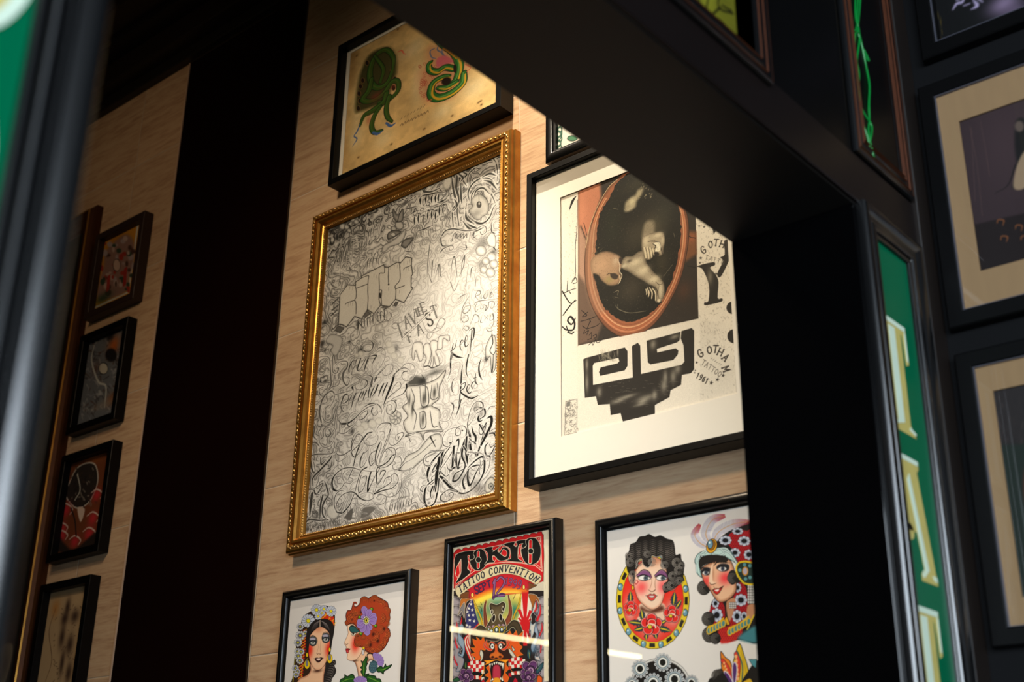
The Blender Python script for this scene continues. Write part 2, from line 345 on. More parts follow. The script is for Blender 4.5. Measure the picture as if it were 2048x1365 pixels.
# facade
def yz(name, y0, y1, z0, z1, x0, x1, m, bevel=.002, s=True): 
    return struct(name, (x0, y0, z0), (x1, y1, z1), m, bevel)
yz('wall_facade', 2.0, 2.275, 0, 2.752, XI, XF-.004, POLISH)
yz('wall_facade_upper', -3.6, 2.35, 2.752, 5.4, XI, XF-.004, SOFFIT)
yz('wall_facade_near', -3.6, .462, 0, 2.752, XI, XF-.004, BLACK)
yz('trim_6', .0, 2.275, 2.754, 2.862, XF-.004, XF+.004, FASCIA, .003)
yz('trim_7', 1.70, 2.0, 2.862, 3.6, XF-.004, XF+.001, BLACK, .001)
struct('wall_right', (XI, 2.35, 0), (3.0, 2.5, 5.4), mat('blue_black_wall', (.035, .036, .043), .7, spec=.15, noise=.15, nscale=4))
struct('trim_8', (XF-.004, 2.28, 0), (XF+.012, 2.35, 5.4), mat('dark_umber_wood', (.09, .055, .035), .5, noise=.3, nscale=5), .003)

# ================================================================== THE FRAMED PICTURES
# --- large gold framed lettering sheet
G = Pic(-3.14, -2.205, 2.493, 3.715, 'large ornate gold frame with a crowded grey pencil drawing of script lettering', 'framed drawing')
G.back()
G.frame([(0, 0), (0, .026), (.004, .030), (.004, .040), (.010, .046), (.026, .047), (.0265, .040), (.030, .040), (.033, .046), (.040, .047), (.046, .040), (.049, .030), (.052, .028), (.056, .030), (.060, .024), (.062, .018), (.062, 0)], GOLD, 'frame')
def ornaments(pic, ins, y, name, m, pitch, rx, ry, rz, kind):
    V, F = [], []; w, h = pic.w/2-ins, pic.h/2-ins
    def lump(cx, cz, ax, az, tw, a, b, c, ns=7, nr=3):
        n0 = len(V); V.append((cx, -(y+c), cz))
        for j in range(1, nr+1):
            f = j/nr
            for i in range(ns):
                t = 2*math.pi*i/ns; u, v = a*math.sin(f*math.pi/2)*math.cos(t), b*math.sin(f*math.pi/2)*math.sin(t)
                uu, vv = u*math.cos(tw)-v*math.sin(tw), u*math.sin(tw)+v*math.cos(tw)
                V.append((cx+uu*ax+vv*az, -(y+c*math.cos(f*math.pi/2)), cz-uu*az+vv*ax))
        for i in range(ns): F.append((n0, n0+1+i, n0+1+(i+1) % ns))
        for j in range(nr-1):
            for i in range(ns): F.append((n0+1+j*ns+i, n0+1+(j+1)*ns+i, n0+1+(j+1)*ns+(i+1) % ns, n0+1+j*ns+(i+1) % ns))
    for (ax, az, L, ox, oz) in ((1, 0, 2*w, 0, -h), (1, 0, 2*w, 0, h), (0, 1, 2*h, -w, 0), (0, 1, 2*h, w, 0)):
        k = int(L/pitch)
        for i in range(k):
            s = -L/2+(i+.5)*L/k; cx, cz = ox+ax*s, oz+az*s
            if kind == 'bead': lump(cx, cz, ax, az, 0, rx, ry, rz, 6, 2)
            else:
                lump(cx, cz, ax, az, .55 if i % 2 else -.55, rx, ry, rz)
                lump(cx-ax*pitch*.4+az*.004, cz-az*pitch*.4+ax*.004, ax, az, 1.2, rx*.45, ry*.5, rz*.8, 6, 2)
    return meshobj(name, V, F, m, pic.o, True)
ornaments(G, .018, .0455, 'leaf_moulding', GOLDB, .019, .0085, .0045, .0045, 'leaf')
ornaments(G, .0575, .026, 'bead_moulding', GOLDB, .0088, .0038, .0038, .0046, 'bead')
GS = Sheet(G, -G.w/2+.05, G.w/2-.05, -G.h/2+.05, G.h/2-.05, .014, 480, 800, (.86, .85, .84))
G.glass(.058, .016, .5)
# --- white mounted stencil print
T = Pic(-2.126, -1.354, 2.536, 3.505, 'black framed white mounted print of hands in a copper oval above a stepped brush glyph', 'framed print')
T.back(); T.frame(P_BOX(.020, .065), BLACK)
bx0, bx1, bz0, bz1 = -2.013-T.cx, -1.466-T.cx, 2.661-T.cz, 3.396-T.cz
T.mat_(.010, bx0, bx1, bz0, bz1, .045, WHITEC, .003)
TS = Sheet(T, bx0-.004, bx1+.004, bz0-.004, bz1+.004, .0412, 560, 800, (.875, .845, .79))
T.glass(.019, .049, .5)
# --- snake sheet
S = Pic(-3.045, -2.238, 3.795, 4.388, 'black box frame with two green snakes painted on yellowed paper', 'framed painting')
S.back(); S.frame(P_BOX(.022, .062), BLACK)
S.mat_(.012, -S.w/2+.040, S.w/2-.034, -S.h/2+.040, S.h/2-.036, .034, WHITEC, .002)
SS = Sheet(S, -S.w/2+.036, S.w/2-.03, -S.h/2+.036, S.h/2-.032, .0315, 520, 480, (.84, .70, .47))
S.glass(.021, .045, .5)
# --- chain picture
K = Pic(-2.085, -1.62, 3.546, 4.15, 'small black moulded frame showing a green chain drawing, tucked above the mounted print', 'framed print')
K.back(); K.frame(P_ROUND(.030, .032), SATIN, smooth=True)
KS = Sheet(K, -K.w/2+.03, K.w/2-.03, -K.h/2+.03, K.h/2-.03, .012, 200, 260, (.88, .86, .82))
K.glass(.034, .016, .5)
# --- two women flash sheet (bottom left)
B = Pic(-3.145, -2.575, 1.60, 2.378, 'black framed sheet with two painted women, one with a purple flower in red curls', 'framed print')
B.back(); B.frame(P_ROUND(.026, .040), SATIN, smooth=True)
BS = Sheet(B, -B.w/2+.024, B.w/2-.024, -B.h/2+.024, B.h/2-.024, .0245, 460, 700, (.87, .85, .84))
B.glass(.030, .0285, .5)
# --- Tokyo poster
Y_ = Pic(-2.446, -2.042, 1.84, 2.446, 'black framed colourful tattoo convention poster headed TOKYO in black letters', 'framed poster')
Y_.back(); Y_.frame(P_ROUND(.022, .040), SATIN, smooth=True)
YS = Sheet(Y_, -Y_.w/2+.02, Y_.w/2-.02, -Y_.h/2+.02, Y_.h/2-.02, .0245, 420, 760, (.80, .76, .68))
Y_.glass(.026, .0285, 1.)
# --- women and roses flash sheet (bottom right)
R = Pic(-1.912, -1.19, 1.50, 2.417, 'black framed sheet of painted heads with a rose oval and a feathered turban', 'framed print')
R.back(); R.frame(P_ROUND(.027, .042), SATIN, smooth=True)
RS = Sheet(R, -R.w/2+.024, -1.30-R.cx, 1.85-R.cz, R.h/2-.024, .0255, 560, 560, (.88, .86, .84))
R.glass(.031, .0295, 1.)
# --- column of small frames on the far left stretch
def small(z0, z1, x0, x1, m, lab, base, dep=.045):
    p = Pic(x0, x1, z0, z1, lab, 'framed picture', group=None)
    p.back(); p.frame(P_BOX(.030, dep), m)
    sh = Sheet(p, -p.w/2+.028, p.w/2-.028, -p.h/2+.028, p.h/2-.028, .014, 160, 240, base); p.glass(.029, .018, .5)
    return p, sh
F8, S8 = small(3.705, 4.11, -4.60, -4.235, BROWNF, 'small brown framed picture with a yellow ground, topmost of the far left column', (.80, .55, .16))
F9, S9 = small(3.19, 3.63, -4.60, -4.25, BLACK, 'small black framed grey and orange picture, second from top in the far left column', (.45, .44, .43))
F10, S10 = small(2.66, 3.10, -4.60, -4.235, BLACK, 'small black framed picture with red and white figures, third in the far left column', (.35, .2, .12))
F11, S11 = small(2.12, 2.575, -4.61, -4.26, BLACK, 'small black framed brown ink drawing on tan paper, lowest of the far left column', (.72, .60, .45))
# --- big gold frame at the far left edge
L = Pic(-5.45, -4.652, 2.0, 4.286, 'tall dark gold frame mostly hidden at the left beside the column of small frames', 'framed picture')
L.back(); L.frame([(0, 0), (0, .03), (.012, .036), (.02, .05), (.028, .052), (.05, .045), (.07, .03), (.09, .03), (.1, .02), (.1, 0)], mat('dark_old_gold', (.36, .20, .08), .45, metal=.6, noise=.4, nscale=20), smooth=False)
ring('gilt_or_glint_line', -L.w/2+.020, L.w/2-.020, -L.h/2+.020, L.h/2-.020, [(0, .049), (.004, .056), (.010, .049)], GOLD, L.o, closed=False)
LS = Sheet(L, -L.w/2+.098, L.w/2-.098, -L.h/2+.098, L.h/2-.098, .012, 160, 400, (.12, .11, .10)); L.glass(.1, .016, .5)

# ================================================================== FACADE SIGNS AND PICTURES
GLOSSB = mat('gloss_black_enamel', (.03, .032, .036), .24, spec=1.0, noise=.2, nscale=20)
def P_SIGN(w, d):
    """reeded moulding: an outer bead, a hollow, a big round and a small inner bead"""
    pr = [(0, 0), (0, d*.60), (w*.03, d*.82), (w*.08, d*.96), (w*.14, d), (w*.19, d*.98), (w*.42, d*.62)]
    for a0, a1, h0, h1 in ((.43, .56, .56, .68), (.57, .82, .56, .82), (.84, 1.0, .46, .60)):
        pr += [(w*(a0+(a1-a0)*(1-math.cos(math.pi*k/8))/2), d*(h0+(h1-h0)*math.sin(math.pi*k/8))) for k in range(9)]
    return pr+[(w, 0)]
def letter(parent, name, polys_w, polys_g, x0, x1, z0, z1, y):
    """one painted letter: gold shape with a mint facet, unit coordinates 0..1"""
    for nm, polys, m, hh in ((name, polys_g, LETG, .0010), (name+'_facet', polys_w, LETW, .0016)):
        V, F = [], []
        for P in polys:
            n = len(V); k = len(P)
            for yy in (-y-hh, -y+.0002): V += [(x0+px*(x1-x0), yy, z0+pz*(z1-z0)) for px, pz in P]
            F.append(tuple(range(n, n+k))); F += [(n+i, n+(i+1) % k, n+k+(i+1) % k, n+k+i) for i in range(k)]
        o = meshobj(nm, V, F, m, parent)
def oval(cx, cz, rx, rz, n=36, rev=False):
    P = [(cx+rx*math.cos(2*math.pi*i/n), cz+rz*math.sin(2*math.pi*i/n)) for i in range(n)]
    return P
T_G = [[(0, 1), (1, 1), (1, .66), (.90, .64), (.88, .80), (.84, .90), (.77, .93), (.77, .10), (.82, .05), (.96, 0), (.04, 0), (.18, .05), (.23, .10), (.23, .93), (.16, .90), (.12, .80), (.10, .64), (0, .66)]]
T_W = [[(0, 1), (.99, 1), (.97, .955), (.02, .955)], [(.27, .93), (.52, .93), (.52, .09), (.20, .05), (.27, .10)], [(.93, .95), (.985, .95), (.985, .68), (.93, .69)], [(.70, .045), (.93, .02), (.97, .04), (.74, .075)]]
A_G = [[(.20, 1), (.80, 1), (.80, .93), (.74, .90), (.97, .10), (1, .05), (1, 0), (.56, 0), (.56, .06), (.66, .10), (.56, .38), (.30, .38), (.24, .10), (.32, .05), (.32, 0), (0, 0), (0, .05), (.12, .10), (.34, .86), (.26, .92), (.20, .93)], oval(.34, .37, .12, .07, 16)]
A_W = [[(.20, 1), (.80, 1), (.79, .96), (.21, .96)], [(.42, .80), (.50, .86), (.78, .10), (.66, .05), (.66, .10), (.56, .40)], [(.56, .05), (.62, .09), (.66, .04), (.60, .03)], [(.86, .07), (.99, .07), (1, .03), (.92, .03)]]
def arcband(cx, cz, r0x, r0z, r1x, r1z, a0, a1, n=24):
    A = [math.radians(a0+(a1-a0)*i/n) for i in range(n+1)]
    return [(cx+r1x*math.cos(a), cz+r1z*math.sin(a)) for a in A]+[(cx+r0x*math.cos(a), cz+r0z*math.sin(a)) for a in reversed(A)]
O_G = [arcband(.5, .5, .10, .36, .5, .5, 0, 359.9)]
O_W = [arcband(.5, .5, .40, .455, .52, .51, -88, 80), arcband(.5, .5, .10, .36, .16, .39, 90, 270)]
GF = Pic(2.008, 2.264, .95, 2.757, 'vertical green sign lettered T A T in a black moulded frame on the far pilaster', 'sign', facade=XF-.004, name='sign_board')
GF.frame(P_SIGN(.058, .022), GLOSSB, 'frame', smooth=True)
flat('panel', -.075, .080, -GF.h/2+.05, GF.h/2-.05, 0, .005, GREEN, GF.o)
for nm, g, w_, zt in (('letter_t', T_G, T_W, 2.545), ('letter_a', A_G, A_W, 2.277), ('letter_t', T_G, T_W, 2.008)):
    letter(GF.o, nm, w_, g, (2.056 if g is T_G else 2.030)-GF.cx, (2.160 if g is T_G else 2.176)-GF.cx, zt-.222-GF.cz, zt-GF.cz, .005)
NF = Pic(.10, .458, .95, 2.757, 'blurred green sign with cream letter edges in a black moulded frame at the left edge', 'sign', facade=XF-.004, name='sign_board')
NF.frame(P_SIGN(.062, .024), GLOSSB, 'frame', smooth=True)
flat('panel', -NF.w/2+.055, NF.w/2-.055, -NF.h/2+.05, NF.h/2-.05, 0, .005, GREEN, NF.o)
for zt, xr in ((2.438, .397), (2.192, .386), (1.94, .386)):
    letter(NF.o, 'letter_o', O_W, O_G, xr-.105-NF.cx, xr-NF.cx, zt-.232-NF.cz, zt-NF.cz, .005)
# yellow leaded glass over the opening
YG = Pic(1.05, 1.683, 2.840, 3.7, 'yellow leaded stained glass panel in a dark frame with painted copper highlights above the opening', 'stained glass', facade=XF, name='stained_glass')
YG.frame(P_SIGN(.042, .015), GLOSSB, 'frame', smooth=True); YG.back()
for q in (.003, .016, .034): ring('gilt_or_glint_line', -YG.w/2+q, YG.w/2-q, -YG.h/2+q, YG.h/2-q, [(0, .0125), (.0012, .0150), (.0024, .0125)], GLINT, YG.o, closed=False)  # warm glints on the rails, put in as thin copper-coloured strips
flat('mount', -YG.w/2+.03, YG.w/2-.03, -YG.h/2+.01, YG.h/2-.03, -.001, .004, mat('umber_board', (.16, .10, .05), .6, noise=.3), YG.o)
YGS = Sheet(YG, -YG.w/2+.05, 1.577-YG.cx, -YG.h/2+.02, YG.h/2-.10, .007, 200, 300, (.44, .43, .12))
# green wire picture
GW = Pic(2.012, 2.268, 2.866, 4.0, 'tall narrow dark frame holding twisted bright green wire, above the green sign', 'framed picture', facade=XF)
GW.frame(P_SIGN(.046, .012), GLOSSB, 'frame', smooth=True); GW.back()
for q in (.004, .014, .030, .038): ring('gilt_or_glint_line', -GW.w/2+q, GW.w/2-q, -GW.h/2+q+.0, GW.h/2-q, [(0, .0085), (.0012, .0125), (.0024, .0085)], GLINT, GW.o, closed=False)  # painted highlights again: copper-coloured strips for the warm light on these rails
def tube(name, P, r, m, parent, ns=6):
    P = cr(P, False, 6); V, F = [], []
    for i, p in enumerate(P):
        d = P[min(i+1, len(P)-1)]-P[max(i-1, 0)]; d = d/np.linalg.norm(d); a = np.cross(d, (0, 1, .01)); a /= np.linalg.norm(a); b = np.cross(d, a)
        for k in range(ns): V.append(p+r*(a*math.cos(2*math.pi*k/ns)+b*math.sin(2*math.pi*k/ns)))
    for i in range(len(P)-1):
        for k in range(ns): F.append((i*ns+k, i*ns+(k+1) % ns, (i+1)*ns+(k+1) % ns, (i+1)*ns+k))
    F += [tuple(range(ns))[::-1], tuple(range(len(V)-ns, len(V)))]
    return meshobj(name, V, F, m, parent, True)
WIREM = mat('green_wire_enamel', (.03, .52, .20), .3, noise=.2)
wire_px = [(1715, -60), (1716, 0), (1712, 40), (1718, 75), (1714, 120), (1712, 160), (1717, 200), (1722, 235), (1732, 270), (1739, 300)]
wire_px2 = [(1722, -60), (1720, 10), (1714, 60), (1722, 90), (1732, 130), (1737, 170), (1736, 210), (1739, 240), (1736, 268), (1746, 318)]
wire_px3 = [(1711, -40), (1711, 30), (1716, 66), (1708, 62), (1700, 60)]
wire_px4 = [(1718, 70), (1730, 112), (1736, 122), (1726, 100)]
wire_px5 = [(1712, 50), (1709, 100), (1716, 150), (1713, 195), (1729, 228), (1742, 255), (1736, 296)]
for w_ in (wire_px, wire_px2, wire_px3, wire_px4, wire_px5):
    q = GW.local(w_, .006); tube('wire', np.stack([q[:, 0], np.full(len(q), -.007)+.0015*np.sin(np.arange(len(q))*2.), q[:, 1]], 1), .0024, WIREM, GW.o)
# pictures on the dark side wall
BW = 2.35
def darkpic(x0, x1, z0, z1, ox0, ox1, oz0, oz1, lab, base, mm, dep=.028):
    p = Pic(x0, x1, z0, z1, lab, 'framed photograph', wall=BW); p.back(); p.frame(P_BOX(.034, dep, .003), BLACK)
    p.mat_(.02, ox0-p.cx, ox1-p.cx, oz0-p.cz, oz1-p.cz, .018, mm, .004)
    ring('gilt_or_glint_line', -p.w/2+.034, p.w/2-.034, -p.h/2+.034, p.h/2-.034, [(0, .010), (0, .026), (.0015, .026), (.0015, .010)], mat('grey_inner_fillet', (.36, .36, .40), .35, metal=.4), p.o, closed=False)
    sh = Sheet(p, ox0-p.cx-.004, ox1-p.cx+.004, oz0-p.cz-.004, oz1-p.cz+.004, .0125, 220, 260, base); p.glass(.033, .021, .6)
    return p, sh
DB, DBS = darkpic(-.845, -.35, 2.590, 3.158, -.770, -.425, 2.70, 3.049, 'dark photograph of a pale dress in a cream mount, black frame on the side wall', (.20, .15, .16), CREAM)
DC, DCS = darkpic(-.842, -.35, 1.965, 2.535, -.779, -.42, 2.05, 2.447, 'dark patterned photograph in a cream mount, below the dress photograph on the side wall', (.16, .14, .14), CREAM)
DA, DAS = darkpic(-.826, -.30, 3.222, 3.80, -.796+.012, -.34, 3.258, 3.77, 'dark photograph with pale purple petals, topmost on the side wall', (.03, .03, .035), BLACK)
# LED tube lamps in the shop, seen as reflections in the picture glass
TUBEM = bpy.data.materials.new('lit_tube'); TUBEM.use_nodes = True; _b = TUBEM.node_tree.nodes['Principled BSDF']
_b.inputs['Emission Color'].default_value = (1, .86, .5, 1); _b.inputs['Emission Strength'].default_value = 26
def lamp(p, q, label, r=.016):
    p, q = np.array(p, float), np.array(q, float); c = (p+q)/2; o = empty('tube_lamp', c); tag(o, label, 'ceiling light')
    d = (q-p)/np.linalg.norm(q-p)
    tube('lit_tube', [p-c, (q-p)*.25+p-c, (q-p)*.5+p-c, q-c], r, TUBEM, o, 10)
    for s_, e in ((-1, p), (1, q)): tube('end_cap', [e-c, e-c+d*s_*.015, e-c+d*s_*.03], r*1.15, BLACK, o, 10)
    for f in (.15, .85):
        m_ = p+(q-p)*f-c; tube('suspension_cable', [m_+(0, 0, r), m_+(0, .001, 1), m_+(0, 0, 5.4-c[2]-m_[2])], .002, BLACK, o, 6)
def mirror(px, H, g=TW-.027):
    d = rays([px])[0]; v = d*(H-EYE)/d[2]; return (v[0], 2*g-v[1], H)
lamp(mirror((886, 1256), 2.80), mirror((1281, 1315), 2.80), 'slim lit tube lamp hanging in the shop, mirrored in the poster glass')
# ================================================================== PENCIL LETTERING SHEET IN THE GOLD FRAME
def smooth_noise(nz, nx, cell, seed):
    r = np.random.default_rng(seed); gz, gx = int(nz/cell)+3, int(nx/cell)+3; g = r.random((gz, gx))
    z, x = np.arange(nz)/cell, np.arange(nx)/cell; zi, xi = z.astype(int), x.astype(int); fz, fx = z-zi, x-xi
    fz, fx = (fz*fz*(3-2*fz))[:, None], (fx*fx*(3-2*fx))[None]
    a, b, c, d = g[np.ix_(zi, xi)], g[np.ix_(zi, xi+1)], g[np.ix_(zi+1, xi)], g[np.ix_(zi+1, xi+1)]
    return (a*(1-fx)+b*fx)*(1-fz)+(c*(1-fx)+d*fx)*fz
INK = (.07, .065, .06); PAP = (.86, .85, .84)
s = GS
def gold_ground():
    n = smooth_noise(s.nz, s.nx, 46, 3)+.55*smooth_noise(s.nz, s.nx, 22, 4)+.30*smooth_noise(s.nz, s.nx, 11, 5)
    sh = smooth_noise(s.nz, s.nx, 28, 9)*.6+smooth_noise(s.nz, s.nx, 12, 10)*.4
    Z, X = np.meshgrid(np.linspace(0, 1, s.nz), np.linspace(0, 1, s.nx), indexing='ij')
    edge = np.clip(1-X/.45, 0, 1)**1.2*.50+np.clip(1-Z/.24, 0, 1)*.70+np.clip((Z-.86)/.14, 0, 1)*.40
    gz, gx = np.gradient(n); g = np.hypot(gz, gx)+1e-4
    def iso(k, w, o=0.): v = n*k+o; return np.clip(1.25-np.abs(v-np.round(v))/(g*k)/w, 0, 1)      # hair lines of even width
    dark = (.15+.42*edge)*iso(15, .7)+(.22+.55*edge)*iso(6, .95, .3)
    v = n*6+.3; f = v-np.floor(v); dark += (np.clip(1-f*2.2, 0, 1)*(.14+.80*edge)+.02)*np.clip(.35+1.3*(sh-.3), 0, 1)
    dark += np.clip(edge-.25, 0, 1)*.45*np.clip(sh*1.6-.3, 0, 1)
    s.a = s.a*(1-np.clip(dark, 0, .88)[..., None])+np.array(INK)*np.clip(dark, 0, .88)[..., None]
gold_ground()
def K_(P, w, halo=0, ink=INK, al=1., **k):
    if halo: s.stroke(P, (max(w) if not np.isscalar(w) else w)+halo, PAP, al=.85, soft=halo*.3)
    s.stroke(P, w, ink, al=al, **k)
GR = (.36, .35, .34); LG = (.55, .54, .52)
# cleared patches behind the words
s.view(0, 0, 1)
for c in ((920, 900, 60, 50), (925, 700, 50, 70), (760, 790, 60, 40), (740, 900, 60, 70), (735, 1000, 60, 50), (900, 560, 60, 40), (850, 640, 60, 40), (960, 620, 30, 40), (850, 700, 50, 30), (840, 830, 50, 50), (930, 980, 60, 30), (980, 800, 20, 60)):
    s.blob(*c, PAP, .45)
# --- top right: eye in the curling smoke
s.view(800, 300, 5.25)
for P in ([(700, 380), (720, 260), (790, 190), (900, 120), (990, 110), (1020, 200), (1020, 330)], [(800, 170), (880, 120), (960, 80), (1010, 130)], [(650, 230), (700, 260), (660, 310), (700, 380)],
          [(730, 540), (715, 450), (760, 360), (850, 300), (950, 310), (1010, 400)], [(745, 530), (760, 460), (820, 400), (900, 410), (960, 470), (1000, 560)], [(780, 500), (800, 430), (870, 400), (940, 460)],
          [(860, 290), (940, 250), (1010, 270)], [(880, 320), (950, 340), (1020, 420)], [(700, 560), (690, 640), (720, 710), (790, 760), (870, 770), (940, 710), (980, 610), (1010, 570)],
          [(670, 690), (680, 760), (740, 800), (850, 830), (920, 790)], [(660, 750), (720, 820), (800, 850), (900, 800)], [(690, 640), (700, 720), (780, 780)]):
    K_(P, [4, 16, 22, 12, 4], 14, (.22, .22, .21))
s.poly([(745, 540), (775, 490), (830, 465), (880, 490), (920, 540), (935, 600), (915, 670), (870, 700), (830, 735), (780, 720), (740, 670), (725, 640), (760, 590)], (.80, .79, .77), line=5, lcol=(.3, .3, .29), shade=((.45, .44, .43), 30, .6))
s.blob(800, 670, 60, 40, (.5, .49, .48), .6); s.ell(830, 575, 26, 36, (.30, .29, .28)); s.ell(832, 565, 9, 12, (.75, .74, .72)); s.stroke([(828, 470), (830, 530)], 4, GR)
for P in ([(540, 260), (560, 420), (590, 560), (550, 640), (560, 820)], [(590, 210), (600, 300), (590, 400), (620, 520), (600, 640), (620, 800)], [(640, 330), (640, 480), (650, 560)], [(540, 830), (620, 830), (700, 850)],
          [(600, 240), (660, 290), (640, 330)], [(570, 520), (600, 580), (560, 640)], [(300, 375), (250, 430), (320, 440), (420, 400)], [(380, 330), (470, 290), (500, 400)]):
    K_(P, [6, 26, 16, 8], 8, (.18, .18, .17), al=.9)
s.poly([(455, 330), (480, 290), (530, 280), (545, 330), (520, 400), (480, 420), (450, 390)], (.83, .82, .80), shade=((.4, .4, .39), 20, .6))
# gothic words (top)
for x, h in ((20, 90), (60, 95), (110, 95), (150, 90), (195, 70), (230, 60)):
    K_([(x+12, 560-h*.35-x*.25), (x-2, 470-x*.05+h*.5)], [14, 18, 8], 8)
for x in (210, 270, 330, 370, 400):
    K_([(x+10, 490-(x-210)*.15), (x, 520-(x-210)*.1), (x+4, 570-(x-210)*.12)], [8, 20, 8], 8)
K_([(200, 510), (240, 480), (300, 470), (390, 450), (470, 450)], [4, 14, 6], 6)
for x, y in ((150, 740), (190, 720), (240, 740), (290, 690), (330, 680), (370, 690), (410, 640), (450, 630)):
    K_([(x+8, y-60), (x, y), (x+6, y+50)], [6, 16, 6], 9); K_([(x-18, y-40), (x+10, y-56), (x+26, y-40)], [3, 9, 3])
K_([(180, 855), (260, 830), (350, 790)], [6, 13, 5], 6); K_([(390, 555), (440, 540), (500, 505)], [4, 18, 4], 6); K_([(110, 680), (150, 650), (200, 635)], [4, 14, 4], 6); K_([(40, 625), (110, 610), (180, 590)], [5, 12, 4], 6)
for i in range(9): K_([(180+i*24, 930-i*9), (176+i*24, 880-i*9), (190+i*24, 870-i*9)], 5, 0, GR)
K_([(450, 870), (430, 930), (440, 1000), (480, 1010), (560, 990)], [8, 14, 8, 4], 12)
K_([(440, 900), (480, 850), (560, 830), (680, 850), (780, 840), (860, 800), (900, 810), (905, 860), (860, 890), (840, 860)], [10, 12, 8, 6, 6, 5, 5], 16)
K_([(545, 960), (560, 900), (580, 870), (575, 930), (600, 880), (600, 930), (640, 880), (635, 920), (670, 880), (665, 930), (700, 880), (700, 925)], 6, 6)
K_([(760, 900), (780, 865), (770, 925), (800, 900)], 5); K_([(430, 1070), (460, 1035), (540, 1005), (560, 1030), (530, 1060), (515, 1030)], [12, 6, 4, 4], 10)
K_([(690, 1000), (700, 1030), (680, 1050)], [9, 4]); K_([(965, 760), (960, 850), (1000, 880)], [5, 9, 4], 6); K_([(975, 890), (975, 1000), (1010, 1060)], [6, 14, 4], 8)
s.blob(880, 980, 50, 60, (.35, .35, .34), .6); s.blob(980, 1070, 40, 30, (.3, .3, .29), .7); s.blob(850, 1200, 50, 40, (.4, .4, .39), .6)
s.poly([(910, 940), (960, 870), (1000, 910), (1000, 1010), (940, 1010)], (.86, .85, .83), line=4, lcol=(.3, .3, .29), shade=((.5, .5, .49), 16, .5))
for cx, cy, r in ((850, 1060, 55), (960, 1130, 50), (900, 1170, 40), (985, 1200, 45), (880, 1260, 40), (950, 1290, 50)):
    s.ell(cx, cy, r, r, (.86, .855, .84), line=4, lcol=(.42, .41, .40), shade=((.5, .49, .48), 26, .75))
# --- tall light script ("my plan")
for P in ([(285, 1340), (290, 1200), (310, 1020), (330, 930)], [(330, 1340), (340, 1200), (350, 1150)], [(360, 1300), (375, 1190)], [(400, 1340), (410, 1200), (380, 1290)], [(530, 1350), (545, 1200), (570, 1120), (590, 1240), (600, 1340)],
          [(640, 1340), (650, 1200), (680, 1110), (665, 1230), (620, 1330)], [(700, 1345), (720, 1200)], [(740, 1345), (750, 1250), (770, 1230)], [(780, 1350), (800, 1240)], [(430, 1190), (420, 1300), (440, 1340)]):
    K_(P, [3, 11, 4], 7, (.30, .30, .29))
s.view(800, 300, 5.25)
for P in ([(330, 1390), (300, 1300)], [(530, 1390), (570, 1480), (620, 1370)], [(690, 1440), (700, 1340)], [(790, 1430), (800, 1330)]): K_(P, [8, 4], 5, GR)
# --- left part: tall flames of script, skull clouds, petals
s.view(600, 400, 5.6875)
for P in ([(460, 800), (450, 650), (470, 450)], [(480, 700), (490, 600), (480, 560)], [(520, 740), (520, 620), (535, 530)], [(580, 690), (560, 600), (595, 470), (600, 560), (585, 700)], [(735, 470), (740, 350), (770, 210)], [(770, 490), (780, 380), (800, 310)],
          [(800, 440), (810, 340), (830, 300)], [(835, 420), (840, 320), (855, 270)], [(880, 380), (890, 300), (935, 205), (910, 300), (890, 400)], [(700, 640), (705, 540), (690, 460)], [(640, 420), (660, 520)], [(455, 800), (455, 900), (430, 980)],
          [(820, 780), (840, 640), (880, 580)], [(860, 770), (870, 680), (900, 600)], [(790, 770), (800, 690), (830, 640)], [(760, 800), (770, 700), (800, 650)], [(720, 700), (700, 780)], [(550, 740), (570, 790), (565, 840)]):
    K_(P, [3, 14, 4], 8, (.20, .20, .19), al=.9)
for cx, cy, r in ((600, 220, 34), (640, 250, 30), (480, 300, 40), (530, 310, 30), (560, 350, 26), (1130, 290, 50), (1065, 330, 34), (1075, 230, 26)):
    s.ell(cx, cy, r, r, (.70, .69, .68), shade=((.2, .2, .2), 18, .75), line=4, lcol=(.2, .2, .2))
for cx, cy, rx, ry in ((355, 360, 30, 34), (350, 500, 34, 22), (420, 430, 24, 40), (280, 430, 26, 40), (275, 690, 26, 30), (490, 370, 26, 26), (430, 310, 30, 20)): s.blob(cx, cy, rx, ry, (.10, .10, .10), .9)
s.poly([(260, 330), (400, 300), (470, 380), (480, 470), (450, 620), (360, 660), (280, 640)], None, line=6, lcol=(.25, .25, .24))
for P in ([(320, 1000), (370, 900), (340, 800), (300, 780)], [(290, 1080), (260, 960), (300, 760), (340, 700), (380, 760), (360, 900)], [(340, 780), (380, 780), (370, 820)], [(280, 980), (300, 1050), (340, 1080)]): K_(P, [4, 8, 4], 6, (.32, .32, .31))
s.poly([(1060, 100), (1110, 170), (1170, 100), (1175, 200), (1150, 245), (1100, 250), (1060, 190)], (.55, .54, .53), line=5, lcol=(.12, .12, .12), shade=((.12, .12, .12), 22, .6)); K_([(1110, 245), (1130, 170), (1165, 110)], [10, 5], 0, (.1, .1, .1))
s.poly([(990, 420), (1010, 370), (1070, 345), (1130, 350), (1150, 370), (1080, 420), (1010, 450)], (.5, .49, .48), line=6, lcol=(.12, .12, .12), shade=((.12, .12, .12), 24, .7)); s.ell(1060, 395, 26, 22, (.75, .74, .73), line=4)
s.poly([(930, 590), (950, 520), (1040, 470), (1130, 400), (1200, 330), (1190, 420), (1130, 500), (1020, 540), (960, 600)], (.74, .73, .72), line=5, lcol=(.22, .22, .21), shade=((.3, .3, .3), 22, .6))
